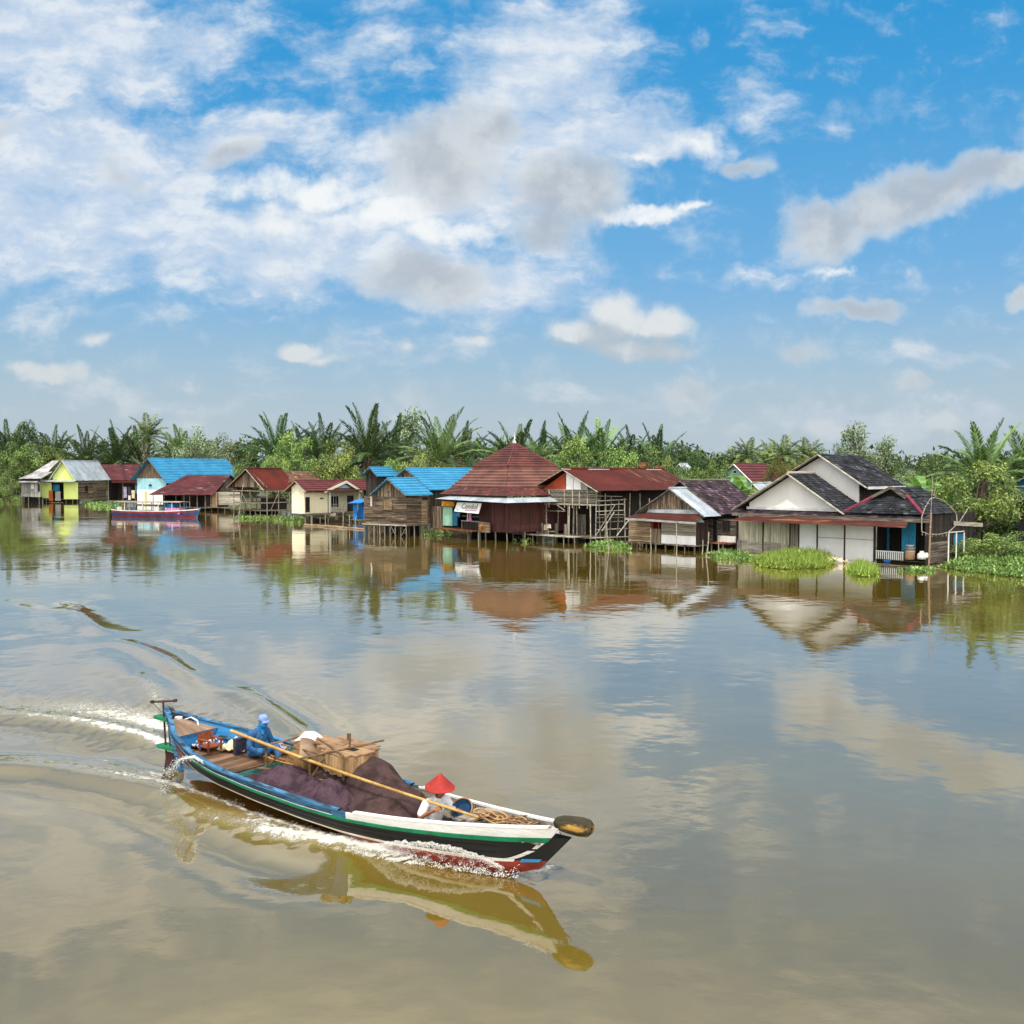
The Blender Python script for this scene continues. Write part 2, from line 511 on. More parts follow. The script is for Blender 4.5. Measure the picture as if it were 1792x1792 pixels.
    def floor(s, x0, x1, y0, y1, z, mat='deck_wood', name='floor', th=.12, along='x'):
        mb = MB()
        n = max(1, round(((x1 - x0) if along == 'x' else (y1 - y0)) / .25))
        for i in range(n):
            if along == 'x':
                a = x0 + (x1 - x0) * i / n
                mb.box(a + .004, a + (x1 - x0) / n - .004, y0 + R.uniform(-.05, .05), y1, z - th + R.uniform(0, .02), z + R.uniform(-.015, .015), R.uniform(.2, .8))
            else:
                a = y0 + (y1 - y0) * i / n
                mb.box(x0, x1 + R.uniform(-.05, .05), a + .004, a + (y1 - y0) / n - .004, z - th + R.uniform(0, .02), z + R.uniform(-.015, .015), R.uniform(.2, .8))
        return s.part(name, mb, mat)

# ================================================================== far left hut
h = House('riverside_hut', 15, 869, -8, 'small dark hut with a grey roof cut by the picture edge beyond the big bush', 'hut')
x0, z0 = h.F(-40, 843); x1, _ = h.F(7, 843); zt = h.F(0, 829)[1]
h.wall('wall', 'dark_wood', 'f', 0, [(x0, .5), (x1, .5), (x1, zt), (x0, zt)], 'v')
h.wall('wall', 'dark_wood', 's', x1, [(.01, .5), (5, .5), (5, zt), (.01, zt)], 'v')
zr = h.F(0, 816)[1]; xe = h.F(18, 828)[0]
h.quad_roof('roof', 'zinc_old', (x0, 3, zr + .4), (x1 - 1, 3, zr + .4), (xe, -.6, zt), (x0, -.6, zt))
h.stilts([(x1 - .1, .1), (x1 - 3, .1)], .5)

# ================================================================== lime green house
h = House('lime_green_house', 136.2, 879.5, -6, 'lime green house with a pale zinc gable roof and an orange door')
g = h.gable((108.5, 806), (85.5, 839.5), (132, 841), 172, .7, 'sheet', 'zinc', 'white_paint', bw=.22)
xL = h.F(71.4, 860)[0]
zf = h.F(136, 873.5)[1]; ze = h.F(136, 843)[1]
h.wall('gable', 'lime', 'f', -.02, h.gable_poly(g['xl'] + .5, g['xr'] - .45, ze - .2), 'flat')
h.wall_px('wall', 'lime', 'f', 0, 71.4, 844, 90.3, 871.3)
h.wall_px('wall', 'lime', 'f', 0, 111.5, 844, 136.2, 873.5)
ys = h.S(186, 860)[0]
h.wall('side_wall', 'plank_brown', 's', 0.01, [(0.09, zf), (ys, zf), (ys, ze + .1), (0.09, ze + .1)], 'h', .24, label='weathered brown plank side wall')
h.wall_px('shutter', 'plank_tan', 's', .05, 155, 858, 163, 863, 'h', .2)
h.wall_px('shutter', 'dark', 's', .05, 149, 850, 154, 860)
xa, xb = h.F(90.3, 860)[0], h.F(111.5, 860)[0]
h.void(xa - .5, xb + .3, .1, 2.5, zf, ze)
h.floor(xL, 0, .12, ys, zf, along='y')
h.opening('door', 'f', -.05, 86, 859, 92.5, 876.5, 'orange_door', 'orange_door', .05)
h.wall_px('panel', 'grey_board', 'f', -.25, 96.5, 860, 106, 876, 'v', .5)
h.wall_px('panel', 'blue_wall', 'f', .3, 92.5, 848, 104, 859, label='dark blue board over the doorway')
za = h.F(100, 840)[1]; a0 = h.F(63, 843)[0]; a1 = h.F(137, 841)[0]; zo = za - .35
h.quad_roof('awning', 'zinc', (a0, -.12, za), (a1, -.12, za), (a1 + .1, -2.0, zo), (a0 + 1.2, -2.0, zo))
h.stilts([(xL + .1, .1), (xL + 1.2, .1), (xa, .1), (xb + .4, .1), (-1.2, .1), (-.1, .1), (-.1, 3), (-.1, 6)], zf)
mb = MB(); mb.box(xL, -.2, .9, 1.0, -.4, zf - .02); h.part('under_shade_sheet', mb, 'dark')  # dark sheet added under the floor, stands in for the shade there
h.wall_px('step', 'deck_wood', 'f', -.8, 85, 879, 110, 881, 'h', .2)
h = House('grey_timber_wing', 70.5, 880, -6, 'grey weathered timber wing on the bush side of the lime green house', 'house')
zf, ze = h.F(60, 870)[1], h.F(60, 844)[1]; xl = h.F(36.8, 860)[0]
h.wall('wall', 'grey_board', 'f', 0.15, [(xl, zf + .15), (-.03, zf), (-.03, ze), (xl, ze)], 'v', .3)
h.opening('window', 'f', .13, 55, 848, 59, 855, 'white_paint', 'cloth_white', .06)
h.opening('window', 'f', .13, 66.5, 846, 70, 860, 'grey_board', 'dark', .04)
h.quad_roof('awning', 'zinc_old', (xl - .3, .05, ze + .25), (-.3, .05, ze + .25), (-.3, -1.0, ze - .05), (xl - .3, -1.0, ze - .05))
z1, z2 = h.F(60, 838)[1], h.F(60, 830)[1]
h.wall('upper_wall', 'dark_wood', 'f', .3, [(xl, ze + .26), (-.03, ze + .26), (-.03, z1), (xl, z1)], 'v')
x2 = h.F(82, 831)[0]
h.quad_roof('roof', 'zinc_old', (xl + 1.2, 3.2, z2 + .5), (x2 - .6, 3.2, z2 + .5), (x2 - 1.2, -.3, z1), (xl - .4, -.3, z1))
z3 = h.F(95, 806, 6)[1]; x3 = h.F(60, 828)[0]
h.quad_roof('rear_roof', 'zinc_old', (h.F(92, 806, 7)[0], 7, z3), (h.F(103, 806, 7)[0], 7, z3), (h.F(84, 828, 3.3)[0], 3.4, z2 + .55), (h.F(60, 828, 3.3)[0], 3.4, z2 + .55))
h.stilts([(xl + .1, .2), (xl + 1.5, .2), (-.4, .2)], zf)
mb = MB(); mb.box(xl + .2, -.2, .9, 1.0, -.4, zf + .1); h.part('under_shade_sheet', mb, 'dark')  # added dark sheet for the shade beneath the wing

# ================================================================== rusty red shed between
h = House('rusty_roof_shed', 238, 883, -12, 'open shed under a deep red rusty roof beside the lime green house', 'shed')
zr = h.F(210, 813, 4.5)[1]; ze = h.F(215, 840.5, -.8)[1]
h.quad_roof('roof', 'maroon_roof', (h.F(176, 813, 4.5)[0], 4.5, zr), (h.F(244, 813, 4.5)[0], 4.5, zr), (h.F(240, 841, -.8)[0], -.8, ze), (h.F(195, 841, -.8)[0], -.8, ze))
h.wall_px('fascia', 'rust_red', 'f', -.84, 195, 841, 240, 845)
xl = h.F(188, 860)[0]; zf = h.F(215, 876)[1]
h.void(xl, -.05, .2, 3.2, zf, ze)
h.floor(xl, 0, 0, 3.2, zf)
for px in (190, 215, 237):
    x = h.F(px, 860)[0]
    mb = MB(); mb.tube([(x, 0, -.8), (x, 0, ze + .1)], .07, 6)
    h.part('post', mb, 'post_wood')
shed = h

# ================================================================== light blue house, blue roof
h = House('light_blue_house', 291, 885, -31, 'light blue plastered house with a blue ribbed roof behind the moored boat')
g = h.gable((258.5, 802.5), (227, 840.5), (291.5, 846), 397, .9, 'tile', 'tile_blue', 'plank_grey', bw=.2)
xl = h.F(240, 860)[0]
zf, zm, zg = h.F(265, 878)[1], h.F(265, 857)[1], h.F(265, 837)[1]
h.wall('lower_wall', 'plaster_white', 'f', 0, [(xl, .2), (0, .2), (0, zm), (xl, zm)])
h.wall('wall', 'lightblue', 'f', 0, [(xl, zm + .004), (0, zm + .004), (0, zg), (xl, zg)])
h.wall('gable', 'vplank_brown', 'f', -.03, [p for p in h.gable_poly(xl - .2, .3, zg + .005)], 'v', .3)
h.opening('window', 'f', 0, 261, 847.5, 266, 851, 'lightblue', 'dark', .06)
y2 = g['y1'] - 1
h.wall('side_wall', 'dark_wood', 's', -.02, [(.09, .2), (y2, .2), (y2, g['zr']), (.09, g['zr'])], 'v', .5)
mb = MB(); mb.box(xl, xl + .1, .09, y2, .2, g['zl']); h.part('rear_side_wall', mb, 'lightblue')
mb = MB(); mb.box(xl + 2.4, xl + 2.9, -.5, -.02, .2, zm - .3); h.part('chimney_pipe', mb, 'plaster_cream')

# ================================================================== maroon roofed open workshop
h = House('maroon_roof_workshop', 376, 894, -24, 'low open workshop under a patched maroon iron roof by the moored boat', 'workshop')
ze = h.F(330, 866, -1)[1]; zr = h.F(365, 831.5, 4)[1]
xe0, xe1 = h.F(259, 865, -1)[0], h.F(372, 862, -1)[0]
xr0, xr1 = h.F(326, 831, 4)[0], h.F(404, 832, 4)[0]
h.quad_roof('roof', 'maroon_roof', (xr0, 4, zr), (xr1, 4, zr), (xe1 + .1, -1, ze), (xe0, -1, ze - .15))
h.quad_roof('rear_roof', 'maroon_roof', (xr1, 4.05, zr), (xr0, 4.05, zr), (xr0 - 2, 8, ze), (xr1 + .5, 8, ze))
h.wall('gable', 'plank_grey', 's', xr1 - .5, [(.6, ze - .3), (7.5, ze - .3), (4.2, zr - .2)], 'v', .3)
zf = h.F(340, 888)[1]
xo = h.F(285, 880)[0]; xm = h.F(368, 870)[0]
h.void(xo, xm, 0, 4.5, zf, ze)
h.floor(xo, xr1 - .4, -.6, 4.5, zf)
for px in (268, 287, 308, 322, 332, 345, 359):
    x = h.F(px, 870, -.4)[0]
    mb = MB(); mb.tube([(x, -.4, -.8), (x, -.4, ze + .05)], .06, 6)
    h.part('post', mb, 'post_wood')
h.wall_px('wall', 'plank_tan', 'f', -.1, 369, 861, 380, 888, 'v', .3)
h.opening('door', 'f', -.2, 361, 866, 369, 886, 'plank_tan', 'dark', .06)
h.wall_px('wall', 'plank_pale', 'f', .3, 381, 861, 420, 884, 'h', .3, label='whitewashed plank wall')
h.stilts([(xm + .2, 0), (xm + 1.6, 0), (xm + 3, 0)], zf)
mb = MB(); mb.box(xo, xm + 3.2, 1.2, 1.3, -.4, zf - .15); h.part('under_shade_sheet', mb, 'dark')  # dark sheet in place of shade under the workshop
mb = MB()
for i in range(16):
    x = xm + R.uniform(-1.5, 3.5); y = R.uniform(-1.2, -.2); a = R.uniform(-.2, .2)
    mb.bar((x, y, zf + .08 + .03 * (i % 3)), (x + R.uniform(1, 2.6), y + a, zf + .1 + .03 * (i % 3)), .14, .03, R.random())
mb.build('plank_pile', M['plank_tan'], None, label='loose heap of sawn tan planks on the deck beside the moored boat bow', cat='planks').location = h.o
bpy.data.objects['plank_pile'].rotation_euler = (0, 0, h.a)

# ================================================================== open frame stilt house, red roof
h = House('open_frame_house', 467.7, 906, -33, 'open sided stilt frame under a plain red iron roof with a timber gable')
g = h.gable((430.2, 820.4), (396.5, 853.5), (462, 858), 492.5, .6, 'sheet', 'rust_red', 'plank_pale', bw=.16)
ze = h.F(467, 860)[1]; xl = h.F(409, 880)[0]; zf = h.F(440, 893)[1]; zg = h.F(440, 852)[1]
h.wall('gable', 'vplank_brown', 'f', -.03, h.gable_poly(xl - .3, 0.1, zg), 'v', .3)
L = h.S(507, 880)[0]
P = [(0, 0), (xl, 0), (0, L), (xl, L), (0, L * .5), (xl * .5, 0), (xl, L * .5), (xl * .5, L)]
for x, y in P:
    mb = MB(); mb.tube([(x, y, -.9), (x, y, ze + .2)], .08, 6, R.uniform(.3, .8)); h.part('post', mb, 'post_wood')
zs = [zf, zf + 1.1, ze]
for z in zs:
    for p, q in (((0, 0), (xl, 0)), ((0, 0), (0, L)), ((xl, 0), (xl, L)), ((0, L), (xl, L))):
        mb = MB(); mb.bar((p[0], p[1] - .06, z), (q[0], q[1] - .06, z + R.uniform(-.1, .1)), .07, .12, R.random()); h.part('rail', mb, 'post_wood')
for p, q in (((xl, 0, zf), (xl * .45, 0, ze)), ((xl * .5, 0, zf), (xl * .8, 0, ze)), ((0, .5, zf), (0, L * .5, ze)), ((0, L * .55, ze), (0, L * .95, zf + .8))):
    mb = MB(); mb.bar((p[0] + .1, p[1] + .05, p[2]), (q[0] + .1, q[1] + .05, q[2]), .07, .07, R.random()); h.part('brace', mb, 'post_wood')
h.floor(xl, 0, 0, L, zf)
mb = MB(); mb.box(xl + 1, -.6, L - .1, L, zf, ze - 1.1, .4); h.part('back_wall', mb, 'dark_wood')
h.stilts([(xl * k, 0) for k in (.2, .35, .7, .85)] + [(0, L * k) for k in (.2, .35, .7)], zf, .06)
mb = MB(); mb.box(xl, -.2, 2.2, 2.3, -.4, zf - .15); h.part('under_shade_sheet', mb, 'dark')  # shade below the frame floor, made with a dark sheet
for k in ():
    mb = MB(); mb.bar((xl * k, -.5, zf + .1), (xl * k + R.uniform(-.4, .4), -.6, zf + .12), .3, .1, R.random())
mb = MB()
for i in range(5): mb.bar((xl + .2, -.5 - .12 * i, zf + .06), (xl * .3, -.5 - .12 * i, zf + .06 + .02 * i), .1, .05, R.random())
h.part('deck_planks', mb, 'deck_red')
# brown roof behind it
h2 = House('brown_thatch_house', 560, 900, -33, 'house with a plain brown roof standing behind the red iron roof', 'house')
zr = h2.F(530, 824, 0)[1]; ze = h2.F(560, 840, 0)[1]
p = [at_dist(492.5, 824, h.o.y + 8), at_dist(556, 825, h.o.y + 10), at_dist(569, 840, h.o.y + 7), at_dist(505, 845, h.o.y + 5)]
inv = lambda q: ((q - h2.o).dot(h2.u), (q - h2.o).dot(h2.w), q.z)
q = [inv(x) for x in p]
h2.quad_roof('roof', 'brown_roof', *q, style='shingle')
q2 = [Vector(x) for x in q]
bk = Vector((0, 7, 0))
h2.quad_roof('rear_roof', 'brown_roof', q[1], q[0], q2[3] + bk, q2[2] + bk, style='shingle')
mb = MB(); mb.hexa([q2[3] + Vector((.3, .5, -.15)), q2[2] + Vector((-.3, .5, -.15)), q2[2] + bk + Vector((-.3, -.5, -.15)), q2[3] + bk + Vector((.3, -.5, -.15))],
                   [Vector((v.x, v.y, .3)) for v in (q2[3] + Vector((.3, .5, 0)), q2[2] + Vector((-.3, .5, 0)), q2[2] + bk + Vector((-.3, -.5, 0)), q2[3] + bk + Vector((.3, -.5, 0)))])
h2.part('wall', mb, 'dark_wood')

# ================================================================== cream house
h = House('cream_house', 533, 915, -35, 'cream plastered house with a maroon tiled roof and a small porch gable')
g = h.gable((516, 841.5), (495, 861), (535.7, 860.3), 651, .5, 'tile', 'tile_maroon', 'plank_pale', bw=.12)
xl = h.F(510.5, 880)[0]; zf = h.F(533, 899)[1]; ze = g['zr'] - .15
h.wall('gable_wall', 'plaster_cream', 'f', 0, h.gable_poly(xl, 0, zf), label='sunlit cream gable end')
Y = lambda px, py=880: h.S(px, py)[0]
yA, yB, yE = Y(532.9), Y(574), Y(627)
h.wall('wall', 'plaster_cream', 's', 0, [(.085, zf), (yB, zf), (yB, ze), (.085, ze)])
h.opening('door', 's', 0, 534.5, 870.5, 541, 896.5, 'plank_grey', 'dark', .06)
h.opening('window', 's', 0, 559, 871, 566, 873, 'plaster_cream', 'dark', .05)
h.wall('porch_wall', 'plaster_cream', 's', -1.0, [(yB - .1, zf), (yE, zf), (yE, ze), (yB - .1, ze)])
h.opening('window', 's', -1.0, 579, 868.5, 592, 887, 'plaster_white', 'dark', .1, bars=2)
h.opening('door', 's', -1.0, 608, 868, 617.5, 896, 'plank_grey', 'curtain', .08)
mb = MB(); mb.box(-1.0, 0, yB - .08, yB, zf, ze); h.part('return_wall', mb, 'plaster_cream')
for px in (574, 626):
    y = Y(px); mb = MB(); mb.box(.25, .4, y - .08, y + .08, zf - .3, ze); h.part('porch_post', mb, 'white_paint')
mb = MB(); mb.box(.2, .42, yB - .2, yE + .3, ze, ze + .3); h.part('porch_beam', mb, 'plank_grey')
# porch gable facing the water
X = .75
ya, za = h.S(606, 843.2, X); yl, zl = h.S(567.7, 861, X); yr, zr2 = h.S(633.5, 860.5, X)
mb = MB()
slope(mb, (X, ya, za), (-2.2, ya, za), (-2.2, yl, zl), (X, yl, zl), 'tile')
slope(mb, (-2.2, ya, za), (X, ya, za), (X, yr, zr2), (-2.2, yr, zr2), 'tile')
h.part('porch_roof', mb, 'tile_maroon')
for (yy, zz) in ((yl, zl), (yr, zr2)):
    mb = MB(); mb.bar((X + .03, ya, za), (X + .03, yy, zz), .05, .3); h.part('bargeboard', mb, 'plaster_cream')
h.wall('porch_gable', 'lightblue', 's', X - .3, [(yl + .5, zl + .05), (yr - .5, zr2 + .05), (ya, za - .25)], 'flat')
mb = MB()
for k in range(3): mb.bar((.36, yB + .4, zf + .35 * (k + 1)), (.36, yB + 2.8, zf + .35 * (k + 1)), .05)
for k in range(6): mb.bar((.36, yB + .4 + .48 * k, zf), (.36, yB + .4 + .48 * (k if k % 2 else k + .6), zf + 1.15), .05)
h.part('railing', mb, 'plank_pale')
h.floor(-1, 1.2, -.3, yE + .4, zf, along='y')
mb = MB(); mb.box(xl, -1.15, .09, yE + 2, zf, ze); h.part('rear_wall', mb, 'plaster_cream')
h.stilts([(.9, k) for k in (.3, 1.8, 3.3, 4.8, 6.3, yE)] + [(xl + .2, .1), (0, .1)], zf)
cream = h

# blue kiosk on stilts
h = House('blue_kiosk', 637, 915, -35, 'tiny bright blue latrine kiosk on poles beside the cream house', 'kiosk')
zf = h.F(630, 909)[1]; zt = h.F(630, 880)[1]; x0 = h.F(618, 895)[0]; x1 = h.F(624.5, 895)[0]
h.wall('wall', 'bright_blue', 'f', 0, [(x0, zf), (x1, zf), (x1, zt), (x0, zt)], 'v', .25)
h.wall('back_wall', 'bright_blue', 'f', .9, [(x0, zf), (0, zf), (0, zt), (x0, zt)], 'v', .25)
mb = MB(); mb.box(-.06, 0, 0, .9, zf, zt - .5); h.part('side_wall', mb, 'bright_blue')
zr = h.F(632, 873, .9)[1]
h.quad_roof('roof', 'bright_blue', (x0 + .2, .95, zr), (0.1, .95, zr), (.1, -.7, zt), (x0 - .4, -.7, zt - .1))
h.floor(x0 - .1, .1, -.5, 1, zf)
h.stilts([(x0, -.4), (x1 + .2, -.4), (0, -.4), (0, .8)], zf, .05)

# ================================================================== plank house with small blue roof
h = House('plank_house', 711, 940, -37, 'weathered brown plank house on stilts under a small blue roof')
g = h.gable((678, 838), (647, 866.5), (710.5, 867.5), 725.5, .45, 'tile', 'tile_blue', 'plank_grey', bw=.14)
xl = h.F(637, 890)[0]; zf = h.F(711, 919)[1]; ze = h.F(711, 869.5)[1]
h.wall('wall', 'plank_brown', 'f', 0, [(xl, zf), (0, zf), (0, ze), (xl, ze)], 'h', .17)
h.wall('gable', 'vplank_brown', 'f', -.03, [(xl + .9, ze), (-.05, ze), (0, h.rz(0)), (g['xa'], h.rz(g['xa'])), (xl + .9, h.rz(xl + .9))], 'v', .22)
ys = Y2 = h.S(752, 890)[0]
h.wall('side_wall', 'plank_brown', 's', 0, [(.09, zf), (ys, zf), (ys, ze), (.09, ze)], 'h', .17)
h.opening('shutter', 'f', 0, 672, 876, 686, 892, 'plank_brown', 'plank_tan', .06, bars=4)
h.opening('shutter', 'f', -.03, 680, 849, 684, 858, 'plank_tan', 'plank_tan', .04)
h.opening('door', 's', 0, 737, 876, 747.5, 919.5, 'plank_grey', 'plank_tan', .08)
h.opening('window', 's', 0, 738, 870, 748, 875.5, 'plank_grey', 'dark', .05)
mb = MB(); mb.box(xl, 0, ys - .1, ys, zf, ze); h.part('rear_wall', mb, 'dark_wood')
mb = MB(); mb.bar((xl - .1, -.1, zf - .04), (.1, -.1, zf - .04), .1, .14); h.part('sill_beam', mb, 'plank_pale')
mb = MB(); mb.bar((.1, 0, zf - .04), (.1, ys, zf - .04), .1, .14); h.part('sill_beam', mb, 'plank_grey')
n = 8
st = [(xl * k / n, 0) for k in range(n + 1)] + [(0, ys * k) for k in (.33, .66, 1)] + [(xl * k / 4, 2) for k in range(5)]
h.stilts(st, zf - .05, .07)
for k in range(0, n, 2):
    for a, b in ((k, k + 1), (k + 1, k)):
        mb = MB(); mb.bar((xl * a / n, .08, zf - .15), (xl * b / n, .08, .1), .07, .05, R.random()); h.part('brace', mb, 'post_wood')
mb = MB(); mb.box(xl + .3, -.3, 2.5, 2.6, -.3, zf - .05); h.part('under_shade_sheet', mb, 'dark')  # dark sheet behind the stilts as painted shade
mb = MB(); mb.box(xl, xl + .12, .09, ys - .1, zf, ze); h.part('far_side_wall', mb, 'plank_brown')
mb = MB(); mb.bar((xl + 1.55, -.5, ze - .1), (xl + 1.55, -.5, ze - 1.0), .1, .1); h.part('gutter_pipe', mb, 'white_paint')

# small blue roof behind
h = House('small_blue_roof_hut', 661, 925, -36, 'small hut whose blue roof shows above and behind the plank house', 'hut')
h.o = Vector((at_dist(661, 880, h.o.y + 12).x, h.o.y + 12, 0)); h.root.location = h.o
g = h.gable((646.8, 818.6), (630.5, 833), (661, 834), 688, .5, 'tile', 'tile_blue', 'plank_grey', bw=.14)
xl = g['xl'] + .5
h.wall('gable', 'dark_wood', 'f', 0, h.gable_poly(xl, g['xr'] - .4, .5), 'v', .3)
h.wall('side_wall', 'dark_wood', 's', g['xr'] - .4, [(.1, .5), (g['y1'] - .4, .5), (g['y1'] - .4, g['zr']), (.1, g['zr'])], 'v', .4)

# big blue roof house
h = House('long_blue_roof_house', 751, 930, -37, 'long house under a wide blue ribbed roof beside the pyramid roof')
h.o = Vector((at_dist(752, 880, h.o.y + 5).x, h.o.y + 5, 0)); h.root.location = h.o
g = h.gable((709.5, 820), (690, 836), (751, 858), 858, .6, 'tile', 'tile_blue', 'plank_grey', bw=.16)
h.wall('gable', 'vplank_brown', 'f', 0, [(g['xa'] - 2, .6), (g['xr'] - .5, .6), (g['xr'] - .5, h.rz(g['xr'] - .5)), (g['xa'], h.rz(g['xa'])), (g['xa'] - 1.6, h.rz(g['xa'] - 1.6))], 'v', .3)
h.wall('side_wall', 'dark_wood', 's', g['xr'] - .6, [(.1, .6), (g['y1'] - .5, .6), (g['y1'] - .5, g['zr']), (.1, g['zr'])], 'v', .5)

# ================================================================== pyramid roof hall
h = House('pyramid_roof_hall', 887.5, 949, -54, 'brown walled hall with a two tiered maroon pyramid roof and white spire', 'hall')
zf = h.F(887, 932)[1]; zt = h.F(887, 877)[1]
xs, ys = h.F(838.5, 900)[0], h.S(910, 900)[0]
xW = h.F(774, 900)[0]
h.wall('wall', 'maroon_wall', 'f', 0, [(xs, zf), (0, zf), (0, zt), (xs, zt)], 'v', .5)
h.wall('side_wall', 'maroon_wall', 's', 0, [(.09, zf), (10, zf), (10, zt), (.09, zt)], 'v', .5)
mb = MB(); mb.bar((.03, -.05, zf - .1), (.03, -.05, zt), .08, .08); h.part('corner_post', mb, 'tile_maroon')
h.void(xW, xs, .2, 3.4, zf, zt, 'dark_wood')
h.floor(xW - .3, xs + .2, -.9, 3.4, zf, 'deck_red')
h.wall_px('wall', 'vplank_brown', 'f', .05, 752.5, 886, 773.5, 924, 'v', .16, label='dark slatted bamboo wall')
h.wall_px('panel', 'pale_green', 'f', .1, 775, 887, 791, 920, 'flat', label='pale green door panel')
h.wall_px('panel', 'blue_wall', 'f', .15, 791.5, 897, 800, 920, 'flat')
h.opening('signboard', 'f', 0, 774, 878, 795, 885.5, 'yellow_sign', 'yellow_sign', .03)
a0, a1, cz0, cz1 = h.rect('f', -.2, 807, 911.5, 837, 926)
mb = MB(); mb.box(a0, a1, -.2, .5, cz1 - .08, cz1); mb.box(a0, a0 + .06, -.15, -.1, zf, cz1 - .08); mb.box(a0, a1, -.12, -.06, cz1 + .4, cz1 + .44)
mb.box(a1 - .06, a1, -.15, -.1, zf, cz1 - .08)
h.part('counter', mb, 'grey_board')
mb = MB(); mb.box(a0 + .1, a1, .0, .06, zf, cz1 - .1); h.part('counter_front', mb, 'dark_wood')
h.wall_px('crate_board', 'plank_tan', 'f', -.5, 839, 914, 857, 931, 'v', .22)
# roof: upper pyramid and flared lower skirt
yA = 4.2
xa_, za_ = h.F(900.5, 776, 0)
# apex above the middle of the square; found at the depth of the hall's middle
half_lo = 5.6
cx, cy = -5.0, 5.0
ap = h.W((cx, cy, 0)); 
for _ in range(40):
    q = h.W((cx, cy, 9)); e = 900.7 - col_of(q)
    d = e / FPX * q.y
    cx += d * h.u.x; cy += d * h.w.x
zA = 0
for _ in range(40):
    q = h.W((cx, cy, zA)); zA += (row_of(q) - 775.7) / FPX * q.y
def corner(px, py, hx, hy):
    """height of the roof corner so that it lies on this sight line"""
    z = 5.
    for _ in range(30):
        q = h.W((cx + hx, cy + hy, z)); z += (row_of(q) - py) / FPX * q.y
    return z
r1 = 2.95
zU = corner(890, 817, r1, -r1)
ex0, ex1 = cx - r1 - 2.3, .75
ey0, ey1 = -.75, cy + r1 + 3.2
zM, rm = None, r1 + 1.9
ze = h.F(888, 868.5, ey0)[1]
zM = ze + (zU - ze) * .27
tiers = [[(0, 0)] * 4, [(-r1, -r1), (r1, -r1), (r1, r1), (-r1, r1)]]
top = Vector((cx, cy, zA))
mb = MB()
C1 = [Vector((cx + a, cy + b, zU)) for a, b in tiers[1]]
for i in range(4): slope(mb, top, top, C1[(i + 1) % 4], C1[i], 'tile')
up = h.part('roof', mb, 'tile_brick')
mb = MB()
for i in range(4): mb.tube([top + Vector((0, 0, .05)), C1[i] + Vector((0, 0, .1))], .09, 6)
h.part('hip_cap', mb, 'tile_brick', up)
mb = MB(); mb.lathe([(.16, zA - .1), (.14, zA + .15), (.05, zA + .25), (.07, zA + .5), (.03, zA + .75), (.0, zA + 1.25)], (cx, cy, 0), 8); h.part('spire', mb, 'white_paint')
C2 = [Vector((cx + a * .93, cy + b * .93, zU + .02)) for a, b in tiers[1]]
E_ = [Vector((ex0, ey0, ze)), Vector((ex1, ey0, ze)), Vector((ex1, ey1, ze)), Vector((ex0, ey1, ze))]
k = .66
C3 = [c * (1 - k) + e * k for c, e in zip(C2, E_)]
for c in C3: c.z = zM
mb = MB()
for i in range(4): slope(mb, C2[i], C2[(i + 1) % 4], C3[(i + 1) % 4], C3[i], 'tile')
lo = h.part('lower_roof', mb, 'tile_brown', label='faded brown tiled lower roof tier')
mb = MB()
C4 = [c + Vector((0, 0, -.03)) for c in C3]
for i in range(4): slope(mb, C4[i], C4[(i + 1) % 4], E_[(i + 1) % 4], E_[i], 'shingle')
h.part('eave_skirt', mb, 'tile_brick')
mb = MB()
zw = ze - .15
mb.box(ex0 + .9, -.1, .12, .2, zf, zw); mb.box(ex0 + .9, ex0 + 1.0, .2, ey1 - .8, zf, zw); mb.box(ex0 + 1, -.1, ey1 - .9, ey1 - .8, zf, zw)
# zinc awning round the front corner
aL, zL = h.F(763, 873, -1.5); aR, zR = h.F(887.5, 880.5, -1.5)
zb = h.F(888, 872, -.7)[1]
h.quad_roof('awning', 'zinc', (aL + 1, -.6, zb), (.8, -.6, zb), (aR, -1.6, zR), (aL, -1.6, zL))
h.quad_roof('awning', 'zinc', (.8, -.6, zb + .004), (.8, 6, zb + .004), (1.6, 6, zR), (aR + .02, -1.6, zR))
h.stilts([(x, .1) for x in (-.2, -2, -3.6, xs, xs - 1.8, xW + .3)] + [(x, -.6) for x in (xs + .8, xs - 1)] + [(0, 2), (0, 4)], zf)
mb = MB(); mb.box(xW, -.3, 3.5, 3.6, -.3, zf); h.part('under_shade_sheet', mb, 'dark')  # shade under the hall floor put in as a dark sheet
hall = h
